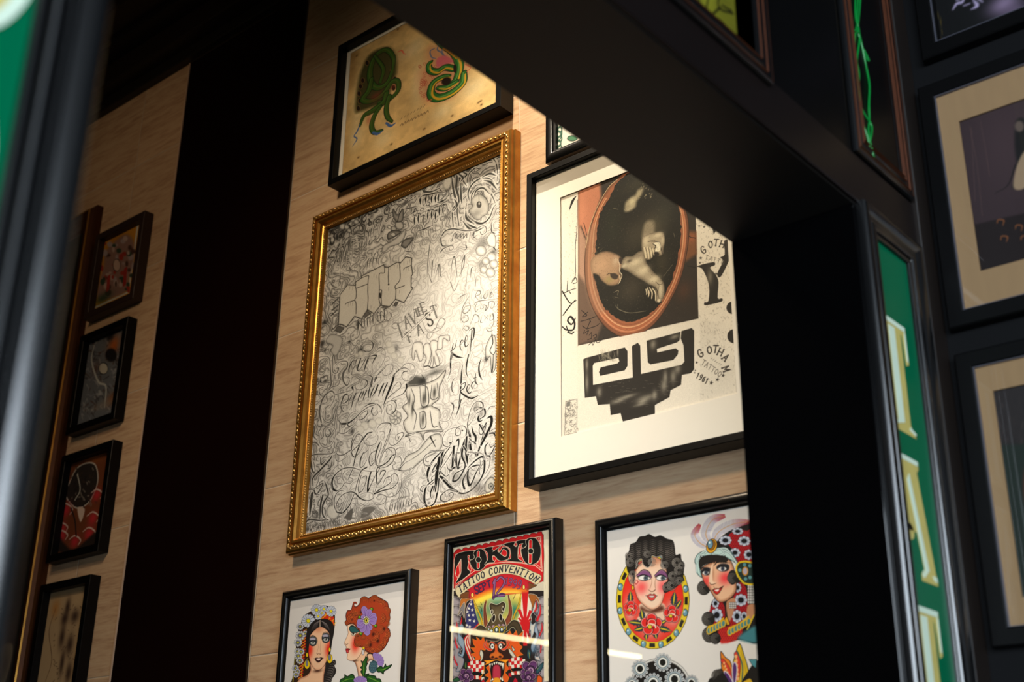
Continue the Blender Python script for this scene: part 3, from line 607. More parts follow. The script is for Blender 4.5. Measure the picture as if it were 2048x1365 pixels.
s.poly([(1150, 520), (1190, 450), (1290, 430), (1250, 500), (1200, 550)], (.5, .49, .48), line=5, lcol=(.12, .12, .12), shade=((.12, .12, .12), 26, .7)); K_([(1190, 580), (1230, 590), (1270, 590)], [5, 9, 4], 5)
K_([(900, 740), (890, 700), (930, 610), (1010, 560)], [5, 9, 5], 8, (.2, .2, .19))
for P in ([(630, 940), (640, 880), (690, 790), (730, 690)], [(640, 900), (690, 870), (720, 800)]): K_(P, [5, 8, 3], 6, (.3, .3, .29))
K_([(650, 0), (700, 60)], 3, 0, LG)
# --- big block lettering
s.view(660, 480, 6.825)
BLK = [(135, 750), (240, 615), (350, 622), (345, 580), (430, 520), (430, 495), (735, 340), (745, 372), (800, 372), (920, 305), (960, 318), (1035, 232), (1115, 248), (1112, 350), (1130, 465), (1110, 500), (1108, 640), (1130, 660), (1010, 858), (895, 812), (810, 915), (690, 895), (600, 1010), (510, 955), (430, 1078), (335, 1045), (225, 1190), (165, 1160), (115, 1150), (125, 930)]
s.poly([(x*1.0, y) for x, y in BLK], (.80, .785, .76), smooth=False, line=12, lcol=(.15, .14, .13), shade=((.6, .59, .57), 26, .35))
for P in ([(345, 625), (358, 700), (355, 790), (335, 820), (355, 870), (355, 1010)], [(210, 880), (235, 860), (335, 825)], [(365, 660), (510, 605)], [(430, 520), (525, 490), (520, 560), (515, 700), (520, 800), (510, 950)], [(745, 372), (740, 450), (685, 455), (670, 500), (675, 660), (668, 800), (690, 895)],
          [(670, 685), (705, 690), (700, 790), (705, 890)], [(800, 372), (795, 500), (800, 610)], [(950, 330), (955, 540), (890, 630), (900, 690), (895, 810)], [(1005, 410), (1020, 385), (1110, 350)], [(900, 670), (1015, 625)], [(170, 1160), (120, 1155), (20, 1230)]):
    K_(P, 10, 0, (.15, .14, .13))
s.poly([(672, 740), (690, 720), (700, 780), (680, 800)], (.2, .19, .18)); s.ell(800, 610, 12, 12, (.15, .14, .13))
for x, y in ((270, 640), (310, 640), (830, 360), (880, 345), (920, 345), (960, 360), (1010, 300), (1060, 290), (1090, 270), (560, 900), (600, 920), (280, 850), (310, 860), (1040, 390), (1070, 380), (250, 870), (950, 690), (800, 650), (640, 480), (600, 470)):
    K_([(x, y), (x-3, y+45)], [5, 1], 0, (.35, .34, .32))
s.poly([(890, 850), (940, 845), (905, 915), (860, 900)], (.35, .34, .33), smooth=False, shade=((.15, .15, .15), 20, .5)); s.poly([(440, 1060), (505, 960), (565, 1010), (500, 1050)], (.4, .39, .38), smooth=False, shade=((.15, .15, .15), 20, .5))
s.poly([(60, 1240), (110, 1170), (205, 1200), (140, 1280)], (.38, .37, .36), smooth=False, shade=((.15, .15, .15), 20, .5)); s.poly([(690, 930), (720, 905), (800, 925), (770, 945)], (.4, .39, .38), smooth=False)
for a in ((40, 870, 110, 800), (30, 960, 110, 895), (20, 1030, 100, 960)): K_([(a[0], a[1]), (a[2], a[3])], [26, 34, 20], 0, (.25, .25, .24), al=.85)
# small gothic word under it
for x, y in ((385, 1180), (430, 1150), (470, 1130), (510, 1130), (545, 1110), (585, 1090), (645, 1060), (690, 1050), (740, 1010)):
    K_([(x+4, y-70), (x, y), (x+3, y+60)], [5, 13, 4], 8); K_([(x-16, y-30), (x+6, y-72), (x+26, y-60)], [3, 9, 3])
K_([(380, 1100), (370, 1300)], [8, 4]); K_([(390, 1130), (470, 1215)], [9, 5]); K_([(640, 1080), (680, 1130), (740, 1090), (720, 1030), (650, 1040)], 6); K_([(740, 1090), (800, 1100), (840, 1030), (810, 990)], 6); K_([(600, 1170), (680, 1140), (800, 1110)], 5, 0, GR)
# --- LIVE FAST, crossed by a staff
s.view(780, 580, 5.25)
def serif(x, y, h, wd, kind, rot=-.32, w=9, ink=(.2, .19, .18)):
    G_ = {'L': [[(0, 0), (0, 1)], [(0, 1), (.6, 1), (.6, .8)]], 'A': [[(.5, 0), (0, 1)], [(.5, 0), (1, 1)], [(.2, .6), (.8, .6)]], 'V': [[(0, 0), (.5, 1)], [(1, 0), (.5, 1)]], 'E': [[(0, 0), (0, 1)], [(0, 0), (.7, 0), (.7, .15)], [(0, .5), (.5, .5)], [(0, 1), (.7, 1), (.7, .85)]],
          'F': [[(0, 0), (0, 1)], [(0, 0), (.7, 0), (.7, .15)], [(0, .5), (.5, .5)]], 'S': [[(.8, .2), (.7, 0), (.2, 0), (0, .25), (.2, .45), (.7, .55), (.9, .8), (.6, 1), (.15, 1), (0, .8)]], 'T': [[(.5, 0), (.5, 1)], [(0, .15), (0, 0), (1, 0), (1, .15)]], 'I': [[(.5, 0), (.5, 1)], [(.2, 0), (.8, 0)], [(.2, 1), (.8, 1)]]}
    c, q = math.cos(rot), math.sin(rot)
    for i, st in enumerate(G_[kind]):
        P = [(x+c*a*wd-q*(b-.5)*h, y+q*a*wd+c*(b-.5)*h) for a, b in st]; s.stroke(P, w*2 if i == 0 else w, PAP, smooth=kind == 'S', soft=4); s.stroke(P, w*1.6 if i == 0 else w*.8, ink, smooth=kind == 'S')
        if i == 0 and kind != 'S': s.stroke(P, w*.6, (.6, .6, .58))
for k_, x, y, h in (('L', 105, 430, 150), ('A', 150, 350, 130), ('V', 215, 310, 120), ('I', 250, 250, 80), ('E', 330, 190, 100), ('F', 190, 500, 110), ('A', 280, 420, 130), ('S', 385, 320, 130), ('T', 440, 240, 130), ('E', 300, 230, 80)):
    serif(x, y, h, 62, k_)
s.stroke([(135, 510), (300, 350), (440, 220)], 22, (.2, .19, .18), smooth=False); s.stroke([(135, 510), (300, 350), (440, 220)], 15, PAP, smooth=False)
for P in ([(105, 390), (50, 410), (20, 380), (50, 350), (100, 350), (160, 310), (215, 260)], [(340, 330), (380, 420), (440, 450), (520, 420), (575, 350), (570, 310), (530, 300), (500, 350), (470, 420), (400, 450), (390, 500), (420, 510), (460, 440)], [(145, 250), (150, 190)], [(540, 410), (480, 400), (440, 440)]): K_(P, [3, 6, 3], 4, (.28, .27, .26))
# soft balloon letters
for P in ([(250, 740), (230, 690), (240, 580), (270, 550), (330, 555), (350, 620), (345, 720), (310, 750), (270, 640)], [(350, 800), (380, 720), (350, 650), (360, 580), (400, 560), (430, 600), (430, 690), (400, 790), (370, 810)], [(420, 810), (440, 700), (420, 560), (470, 530), (505, 560), (500, 620), (480, 650), (510, 720), (520, 790), (480, 790), (460, 700), (450, 800)], [(500, 620), (510, 500), (560, 480), (620, 480), (620, 540), (560, 510), (550, 610)]):
    s.poly(P, (.86, .85, .835), line=6, lcol=(.36, .35, .34), shade=((.6, .59, .58), 22, .5))
K_([(360, 805), (400, 800), (440, 820), (500, 800), (540, 770)], [6, 9, 4]); s.blob(470, 870, 90, 26, (.30, .30, .29), .8); s.blob(520, 820, 80, 14, (.5, .5, .49), .5); s.blob(60, 620, 30, 40, (.3, .3, .3), .7)
# Ride / Low / Dirty
for P in ([(890, 90), (905, 40), (925, 10), (950, 20), (940, 50), (900, 70), (930, 110)], [(960, 50), (955, 90), (975, 80)], [(1010, 30), (985, 60), (990, 90), (1015, 80), (1035, 0)], [(1050, 60), (1075, 40), (1060, 30), (1050, 80), (1090, 60)], [(880, 160), (930, 120), (1100, 100)],
          [(920, 130), (895, 180), (900, 230), (930, 200)], [(960, 150), (950, 200), (980, 190), (975, 160), (1010, 170), (1000, 220), (1030, 180), (1040, 130), (1080, 120), (1100, 150), (1070, 200), (1050, 170)], [(780, 150), (830, 140), (840, 200), (790, 250), (765, 230), (790, 180), (850, 160)],
          [(840, 370), (870, 300), (890, 260), (930, 280), (930, 330), (890, 350)], [(960, 290), (950, 340), (975, 340)], [(990, 270), (1030, 310)], [(1030, 265), (990, 320)], [(1060, 260), (1050, 320), (1090, 300), (1080, 250), (1090, 340), (1060, 400), (1020, 400)], [(1010, 410), (1040, 440), (1090, 420)],
          [(770, 280), (810, 270), (820, 320), (770, 340), (750, 300), (790, 290)], [(760, 420), (790, 380), (830, 400), (800, 430), (770, 400)], [(740, 330), (760, 200), (790, 130), (830, 70)], [(810, 40), (760, 60), (720, 95)]):
    K_(P, [3, 7, 3], 3, (.25, .24, .23))
# Keep it Real
for P, w in (([(665, 560), (650, 640), (635, 760), (635, 860), (605, 940)], [3, 14, 16, 12, 2]), ([(700, 530), (680, 610), (640, 650), (700, 700), (770, 715)], [4, 8, 14, 18, 3]), ([(745, 575), (770, 540), (750, 530), (735, 590), (750, 640)], [3, 4, 10, 4]), ([(790, 560), (815, 510), (800, 480), (785, 550), (795, 600), (825, 570)], [3, 4, 11, 5]),
             ([(830, 430), (875, 400), (885, 440), (870, 520), (840, 520)], [4, 14, 12, 6]), ([(860, 430), (850, 560), (835, 700)], [12, 9, 3]), ([(640, 830), (620, 900), (605, 940)], [6, 2]), ([(825, 680), (805, 780), (800, 860), (820, 925)], [10, 14, 10, 2]), ([(765, 785), (750, 880), (745, 1000), (735, 1110), (720, 1240), (690, 1350)], [2, 12, 14, 12, 9, 2]),
             ([(745, 1000), (790, 975), (780, 1030), (740, 1070), (800, 1120), (860, 1140), (930, 1110)], [5, 8, 8, 15, 18, 4]), ([(820, 1060), (840, 1010), (820, 1000), (805, 1050), (830, 1090), (855, 1070)], [4, 6, 12, 7]), ([(895, 970), (870, 970), (855, 1010), (870, 1040)], [4, 11, 6]), ([(900, 880), (895, 960), (920, 1000)], [4, 12, 5]),
             ([(880, 930), (905, 920)], 7), ([(960, 710), (935, 800), (940, 890), (970, 950)], [2, 13, 15, 2]), ([(690, 910), (655, 970), (650, 1050), (665, 1080)], [2, 10, 5]), ([(640, 1180), (665, 1200), (665, 1270), (630, 1310)], [7, 11, 2]), ([(630, 760), (655, 700), (640, 650)], 5)):
    K_(P, w, 8, (.06, .055, .05))
for P in ([(600, 990), (630, 1110), (680, 1100)], [(850, 640), (900, 600), (960, 560), (970, 640), (900, 700), (860, 660)], [(660, 790), (730, 760), (720, 860), (670, 880)], [(860, 740), (900, 700), (990, 760), (960, 860)], [(620, 1180), (560, 1220), (560, 1300)], [(930, 1085), (920, 1070)], [(800, 1160), (880, 1120), (1080, 1010)], [(850, 1180), (1000, 1080), (1100, 1040)], [(900, 1200), (1100, 1080)]): K_(P, 4, 0, (.58, .57, .55))
# shield at the right edge
s.poly([(1010, 745), (1000, 640), (1020, 560), (1070, 480), (1110, 520), (1110, 800), (1070, 870), (1060, 800), (1050, 700)], (.84, .83, .81), line=5, lcol=(.25, .25, .24), shade=((.5, .5, .49), 24, .6)); K_([(1070, 470), (1080, 560), (1050, 640), (1085, 680), (1110, 640)], [9, 5]); K_([(1085, 680), (1080, 800), (1070, 860)], [5, 9, 14])
s.blob(1010, 730, 18, 30, (.2, .2, .2), .8)
# ornate monogram
s.view(540, 660, 2.904)
for P in ([(800, 600), (775, 540), (800, 500), (770, 450), (800, 420), (790, 370), (800, 330), (870, 320), (960, 290), (1020, 235), (1000, 300), (985, 330), (980, 400), (940, 440), (985, 470), (985, 550), (1005, 590), (960, 590), (900, 600), (890, 640), (870, 600)],):
    s.poly(P, (.83, .82, .80), line=4, lcol=(.25, .24, .23), shade=((.5, .49, .48), 14, .6))
for P in ([(820, 340), (840, 400), (830, 450), (850, 500), (835, 580)], [(870, 330), (880, 440), (920, 430), (915, 340), (880, 320)], [(870, 480), (875, 570), (905, 560), (900, 480), (870, 480)], [(940, 320), (935, 400), (975, 390), (970, 310)], [(930, 470), (945, 560), (975, 560)], [(880, 260), (900, 300), (905, 420)], [(790, 610), (880, 590), (1000, 580)]):
    K_(P, [3, 5, 3], 3, (.2, .2, .19))
for a in ((828, 455, 8, 40), (895, 400, 12, 34), (888, 520, 9, 34), (955, 365, 10, 30), (810, 410, 6, 30), (900, 450, 30, 6)): s.blob(*a, (.14, .14, .13), .8)
for i in range(8): s.ell(730+22*math.cos(i*.8), 510+26*math.sin(i*.8), 14, 16, (.78, .77, .75), line=3, lcol=(.4, .4, .39), shade=((.4, .4, .4), 8, .5))
s.poly([(800, 320), (830, 270), (890, 280), (900, 310), (860, 320)], (.3, .3, .29), soft=8); s.poly([(760, 820), (790, 740), (860, 700), (930, 620), (990, 610), (990, 690), (880, 760), (820, 810)], (.80, .79, .77), line=4, lcol=(.35, .34, .33), shade=((.5, .5, .49), 12, .6))
K_([(790, 775), (870, 720), (960, 640)], 4, 0, (.4, .4, .39)); K_([(930, 620), (960, 680)], [8, 3], 0); K_([(815, 650), (800, 600)], 3)
# --- "out / painful" small brush script
s.view(640, 680, 6.827)
for P, w in (([(400, 450), (395, 400), (430, 310), (470, 285), (490, 300), (470, 370), (440, 420)], [10, 16, 16, 8, 10, 12, 4]), ([(500, 270), (480, 350), (530, 330), (555, 250)], [12, 6, 10, 12]), ([(560, 250), (530, 330), (510, 410), (545, 410), (590, 330), (640, 230)], [12, 20, 14, 6, 10, 12]), ([(680, 210), (640, 300), (610, 400), (600, 440)], [16, 18, 14, 4]),
             ([(640, 240), (700, 220), (770, 215), (740, 270), (710, 340)], [5, 10, 18, 16, 4]), ([(565, 95), (600, 40), (680, 10), (725, 60), (700, 140), (640, 165), (600, 150)], [12, 5, 6, 14, 10, 8, 12]), ([(760, 160), (820, 105), (880, 140), (890, 230), (840, 350), (740, 470)], [5, 8, 4, 4, 5, 4]),
             ([(270, 960), (290, 870), (330, 760), (385, 760), (380, 830), (320, 870), (290, 840)], [5, 14, 18, 8, 14, 8, 4]), ([(430, 770), (400, 830), (380, 900)], [12, 10, 3]), ([(440, 650), (455, 690)], [26, 12]), ([(490, 730), (450, 830), (430, 920), (400, 960)], [16, 16, 8, 3]), ([(570, 710), (530, 790), (515, 860)], [14, 16, 4]), ([(555, 800), (600, 700), (570, 800)], [5, 12, 5]),
             ([(640, 690), (600, 780), (585, 840)], [12, 15, 4]), ([(710, 510), (690, 620), (660, 740), (670, 800)], [9, 14, 16, 4]), ([(570, 500), (650, 480), (715, 520), (700, 640)], [4, 8, 12, 14]), ([(435, 520), (480, 505), (540, 550), (550, 620)], [6, 5, 8, 4]), ([(550, 600), (580, 550), (640, 560), (640, 620), (560, 680), (490, 670), (490, 600), (530, 560)], [5, 9, 14, 8, 6, 5, 4]),
             ([(750, 540), (770, 500), (840, 430), (900, 370)], [24, 14, 10, 5]), ([(740, 580), (770, 520)], [10, 20]), ([(770, 500), (870, 380), (960, 330), (1000, 370), (960, 460), (890, 490), (860, 470)], [6, 5, 5, 8, 5, 4]), ([(740, 640), (700, 730), (690, 800)], [12, 18, 4]), ([(790, 620), (760, 700), (710, 780)], [20, 22, 6]), ([(870, 600), (830, 680), (800, 770)], [16, 22, 8]), ([(920, 590), (880, 680), (850, 770)], [14, 18, 6]),
             ([(1010, 480), (990, 570), (940, 700), (900, 800), (860, 920)], [30, 30, 30, 22, 4]), ([(1000, 490), (1080, 410), (1160, 385), (1230, 420)], [10, 14, 8, 3]), ([(1090, 400), (1180, 325), (1270, 340), (1300, 440), (1250, 540), (1160, 560), (1115, 500), (1140, 440), (1190, 430)], [5, 6, 5, 5, 5, 5, 6, 12, 12]), ([(930, 800), (980, 750), (1100, 650), (1090, 580), (1040, 600), (980, 700), (1000, 740)], [10, 7, 6, 5, 4]),
             ([(1180, 610), (1180, 660), (1130, 740), (1020, 790), (970, 820)], [26, 22, 10, 5, 8]), ([(970, 825), (1040, 830)], [6, 12]), ([(850, 980), (900, 870), (990, 830), (1040, 880), (1020, 980), (950, 1020), (905, 980), (920, 900), (970, 890), (980, 950), (940, 960)], [4, 6, 8, 16, 8, 6, 5, 5, 4]),
             ([(600, 920), (680, 875), (770, 875), (830, 930), (840, 1010)], [5, 14, 10, 10, 5]), ([(290, 1150), (380, 1140), (470, 1080), (560, 990), (660, 920), (760, 885)], [26, 26, 14, 10, 9, 8]), ([(500, 970), (420, 1010), (370, 1100), (390, 1180), (450, 1160), (520, 1090)], [4, 5, 7, 14, 6, 4]), ([(360, 1060), (290, 1040), (250, 1090), (290, 1150)], [5, 5, 6, 12]),
             ([(540, 1100), (600, 1070), (650, 1000), (640, 970), (570, 1010), (530, 1080), (580, 1095)], [9, 11, 12, 6, 5, 5]), ([(720, 930), (700, 980), (740, 1040), (790, 1000), (770, 960)], [14, 12, 6, 5, 4]), ([(220, 1260), (330, 1280), (440, 1200), (500, 1130)], [5, 8, 7, 3]), ([(550, 1120), (600, 1130), (650, 1080)], [4, 6, 4]), ([(280, 880), (300, 960), (330, 990)], [6, 12, 3])):
    K_(P, w, 8, (.08, .075, .07))
for a in ((675, 1115, 40, 26), (440, 1250, 26, 40), (560, 140, 40, 40), (1400, 560, 60, 50)): s.blob(*a, (.12, .12, .12), .75)
for cx, cy, r in ((560, 190, 40), (500, 210, 30), (610, 1180, 60), (720, 1150, 60), (550, 1230, 60), (800, 1110, 50), (970, 140, 60), (1010, 220, 50), (1100, 280, 50), (940, 60, 50)): s.ell(cx, cy, r, r, (.82, .81, .79), shade=((.55, .54, .53), 20, .5))
# dim scrolls on the left
s.view(595, 640, 5.25)
for P, w in (([(440, 190), (490, 240), (490, 330), (460, 340), (440, 260), (450, 200)], [5, 8, 6]), ([(490, 360), (570, 330), (640, 240), (740, 190)], [5, 9, 5]), ([(380, 280), (395, 330), (370, 400), (370, 540), (410, 560), (430, 510), (405, 510)], [14, 20, 14, 10, 10, 14, 6]), ([(400, 480), (450, 440), (520, 440), (520, 500), (480, 560), (480, 640), (520, 690), (550, 640)], [6, 8, 10, 20, 24, 16, 12, 6]),
             ([(200, 440), (240, 390), (320, 390), (340, 450), (350, 600), (350, 690), (290, 780), (240, 790), (230, 730), (270, 710)], [5, 7, 8, 12, 16, 20, 14, 9, 8]), ([(230, 480), (210, 540), (250, 580), (290, 540), (290, 480), (330, 440)], [5, 7, 8, 9, 5]), ([(180, 820), (190, 740), (240, 690), (300, 700)], [4, 8, 9, 4]), ([(220, 840), (290, 780), (360, 710), (420, 690), (440, 640), (390, 640)], [4, 12, 10, 7, 5]),
             ([(250, 1080), (230, 960), (270, 820), (350, 750), (390, 790), (370, 870), (330, 930)], [14, 24, 18, 10, 8, 5]), ([(170, 1000), (165, 900), (200, 860), (240, 880)], [6, 9, 5]), ([(270, 960), (270, 1040), (320, 1080), (370, 1040), (375, 990)], [8, 9, 9, 14, 8]), ([(330, 1150), (350, 1200), (310, 1230), (290, 1190), (310, 1140), (380, 1130), (400, 1200), (360, 1310), (280, 1340), (230, 1280), (240, 1180)], [10, 16, 8, 7, 6, 6, 8, 6]),
             ([(390, 790), (460, 770), (570, 740)], [7, 9, 5]), ([(380, 900), (430, 860), (400, 1000), (390, 1120)], [5, 8, 10, 8]), ([(150, 1110), (180, 1140), (170, 1220), (200, 1260)], [20, 26, 16, 8]), ([(130, 1300), (190, 1290), (230, 1330)], [12, 16, 8])):
    K_(P, w, 10, (.27, .265, .26), al=.85)
for a in ((210, 625, 16, 14), (240, 650, 12, 12), (275, 600, 14, 12), (290, 640, 12, 12), (210, 680, 12, 10), (290, 320, 14, 18), (320, 230, 18, 34), (545, 230, 16, 16), (260, 250, 36, 40), (280, 30, 50, 26), (230, 100, 40, 20)): s.blob(*a, (.14, .14, .14), .85)
s.poly([(300, 230), (340, 160), (420, 160), (470, 200), (450, 300), (400, 380), (350, 330), (370, 270)], (.72, .71, .70), line=4, lcol=(.35, .35, .34), shade=((.35, .35, .34), 16, .5))
# --- lower left: gothic columns, "Memento" lines
s.view(595, 880, 6.5)
for P, w in (([(150, 220), (250, 190), (440, 180), (465, 110)], [10, 16, 12, 8]), ([(450, 200), (420, 260), (300, 390), (200, 500), (190, 600)], [10, 22, 26, 22, 12]), ([(190, 240), (180, 350), (210, 430), (230, 400), (210, 290)], [10, 26, 14, 8]), ([(300, 230), (310, 320), (370, 260)], [12, 20, 6]), ([(120, 560), (150, 400), (140, 280)], [14, 18, 8]), ([(110, 700), (140, 650), (210, 650), (230, 700), (290, 720)], [16, 20, 16, 20, 6]),
             ([(130, 690), (120, 850), (100, 1010)], [30, 36, 20]), ([(190, 700), (170, 850), (160, 980)], [36, 40, 16]), ([(350, 540), (380, 620), (400, 720), (350, 800), (320, 900), (340, 1000), (410, 1050)], [6, 22, 20, 26, 22, 18, 8]), ([(330, 720), (300, 850), (290, 1040)], [22, 26, 12]), ([(100, 1100), (150, 1040), (280, 1050), (400, 1040)], [16, 20, 14, 14]), ([(210, 640), (330, 570), (260, 700), (330, 620)], [10, 14, 10, 8]), ([(450, 260), (430, 360), (380, 380)], [8, 16, 8])):
    K_(P, w, 12, (.17, .165, .16), al=.92)
for i in range(20):
    x = 120+i*22; y = 1165-i*4; K_([(x+10, y-60-10*(i % 3)), (x, y), (x-6, y+40)], [4, 10, 4], 3, (.22, .21, .2)); K_([(x+8, y-50), (x+24, y-30)], [6, 3], 0, (.3, .3, .29))
s.ell(460, 940, 80, 90, (.78, .77, .75), line=3, lcol=(.45, .45, .44), shade=((.5, .5, .49), 24, .5))
s.poly([(620, 1000), (680, 920), (720, 900), (710, 1000), (690, 1050), (640, 1040)], (.35, .34, .33), soft=6); s.poly([(830, 1040), (850, 900), (960, 870), (1010, 900), (940, 980), (975, 1040)], (.4, .39, .38), soft=8)
for P in ([(710, 790), (740, 760), (780, 800), (790, 1100)], [(720, 830), (760, 860), (750, 1080)], [(830, 1030), (900, 1010), (980, 960)], [(800, 870), (850, 950), (900, 960)], [(560, 1130), (640, 1090), (720, 1060)], [(575, 970), (570, 1100)], [(590, 970), (590, 1090)]): K_(P, [5, 8, 5], 6, (.3, .29, .28))
# --- the two looping script words (middle bottom)
s.view(650, 840, 6.205)
for P, w in (([(330, 370), (240, 430), (170, 440), (135, 400), (150, 310), (210, 265), (300, 270)], [9, 10, 8, 8, 7, 6, 3]), ([(130, 420), (140, 500), (190, 515), (290, 450)], [5, 7, 6, 3]), ([(330, 375), (330, 280), (370, 180), (430, 140)], [12, 11, 6, 3]), ([(460, 200), (410, 180), (360, 250), (330, 340), (335, 430), (375, 465), (430, 400), (480, 320)], [6, 8, 9, 12, 11, 10, 7, 3]),
             ([(470, 210), (440, 290), (400, 390), (370, 490), (350, 590), (310, 690), (280, 750), (250, 775), (220, 730), (230, 660), (290, 620)], [9, 20, 16, 14, 10, 10, 10, 8, 6, 5, 3]), ([(335, 390), (420, 310), (480, 230), (530, 170), (585, 155)], [9, 10, 18, 14, 9]), ([(480, 250), (500, 300), (570, 320), (630, 290), (660, 220), (640, 180)], [6, 6, 6, 5, 4, 3]), ([(540, 360), (510, 290), (520, 240), (580, 190)], [3, 5, 5, 3]),
             ([(250, 775), (200, 850), (150, 885), (95, 850), (90, 760), (130, 680), (220, 610), (330, 595), (440, 625), (560, 640), (640, 635)], [8, 8, 14, 28, 22, 14, 11, 9, 6, 6, 3]), ([(90, 850), (65, 780), (70, 690), (120, 600), (180, 560), (210, 600), (200, 680), (170, 740), (150, 720)], [6, 5, 5, 5, 6, 6, 5, 4, 3]), ([(250, 780), (310, 790), (350, 750), (310, 720), (270, 760)], [4, 5, 5, 4]),
             ([(480, 400), (440, 500), (440, 590), (480, 570), (520, 500)], [8, 16, 9, 6, 4]), ([(480, 420), (530, 380), (540, 360)], [8, 4]), ([(640, 380), (570, 420), (545, 500), (570, 570), (620, 500), (640, 390)], [6, 9, 11, 8, 6]), ([(640, 470), (580, 525), (590, 480)], [5, 5, 5]), ([(690, 270), (660, 330), (630, 430), (620, 560)], [16, 18, 16, 4]), ([(690, 270), (700, 320), (650, 480), (640, 560), (690, 575), (780, 520), (830, 450), (880, 430)], [4, 6, 8, 8, 12, 14, 16, 8]),
             ([(670, 560), (700, 430), (760, 250), (810, 120), (815, 60), (780, 40), (700, 50), (650, 110), (650, 170)], [8, 8, 7, 6, 14, 9, 7, 5, 4]), ([(690, 530), (720, 400), (780, 250), (810, 120)], [6, 6, 7, 12]), ([(700, 480), (730, 400), (790, 350), (860, 360), (875, 430), (840, 520), (770, 580), (690, 600)], [5, 7, 9, 8, 9, 12, 9, 3]), ([(740, 360), (770, 430), (740, 480)], 5), ([(770, 350), (830, 400), (830, 470)], 6),
             ([(870, 380), (920, 350), (990, 350)], [9, 6, 4]), ([(870, 450), (930, 460), (950, 530), (920, 600), (860, 620), (840, 570), (880, 540), (840, 510)], [5, 6, 6, 6, 5, 4]), ([(680, 150), (730, 150), (740, 200), (720, 250)], [3, 5, 3]), ([(810, 170), (790, 270), (830, 320), (900, 290), (970, 200), (965, 160), (900, 180), (870, 230), (900, 260), (920, 210)], [4, 5, 6, 8, 9, 9, 6, 5, 5, 10]),
             ([(1000, 205), (1060, 195), (1117, 170)], [16, 6, 4]), ([(910, 630), (990, 540), (1060, 500)], [16, 6, 3]), ([(920, 630), (1000, 630), (1080, 590)], [12, 5, 4]),
             ([(520, 590), (450, 640), (400, 780), (370, 900), (330, 1000), (300, 1070), (210, 1160), (140, 1130), (115, 1050), (130, 940), (190, 880), (240, 890)], [16, 12, 9, 8, 10, 13, 20, 12, 9, 9, 7, 3]), ([(210, 1160), (140, 1140), (150, 1030), (210, 940), (300, 900), (370, 910), (430, 970), (510, 1005), (580, 990), (605, 950), (570, 910), (490, 910), (440, 930)], [14, 11, 9, 9, 9, 12, 15, 9, 7, 6, 5, 4, 3]),
             ([(450, 690), (420, 800), (420, 900), (470, 870), (510, 760), (510, 700), (440, 730)], [7, 9, 10, 7, 8, 9, 4]), ([(570, 650), (540, 760), (530, 890), (560, 830), (620, 700), (640, 640)], [16, 20, 20, 10, 8, 5]), ([(640, 640), (630, 700), (660, 640), (680, 600), (650, 600), (640, 680), (650, 800), (700, 740), (750, 640), (700, 640), (680, 690)], [8, 6, 8, 9, 12, 14, 14, 8, 12, 14, 6]), ([(700, 720), (650, 800), (610, 920)], [4, 5, 6]),
             ([(610, 920), (690, 860), (790, 800), (830, 750), (810, 710), (750, 730), (720, 800)], [20, 12, 8, 10, 10, 7, 4]), ([(610, 920), (720, 880), (830, 850), (900, 780), (905, 710), (870, 670), (820, 700), (830, 770)], [18, 11, 9, 8, 8, 7, 4]), ([(650, 940), (690, 925), (790, 960), (880, 930), (940, 850), (950, 730)], [6, 9, 8, 7, 8, 4]), ([(610, 800), (600, 900)], [3, 6]),
             ([(600, 1030), (660, 1060), (740, 1030), (760, 960), (700, 930), (630, 970)], [4, 6, 6, 5, 4]), ([(430, 1030), (510, 1070), (590, 1040)], [4, 5, 4]), ([(190, 1050), (240, 1010), (270, 950)], [9, 5, 3])):
    K_(P, w, 10, (.085, .08, .075))
for i in range(9):
    x = 800+i*34; y = 1110-i*10; K_([(x+12, y-70), (x, y), (x-6, y+46)], [4, 11, 4], 8, (.2, .19, .18))
for i in range(3): K_([(760+i*50, 1030+i*10), (830+i*60, 1000-i*10), (1000+i*20, 950)], 4, 0, (.4, .39, .38))
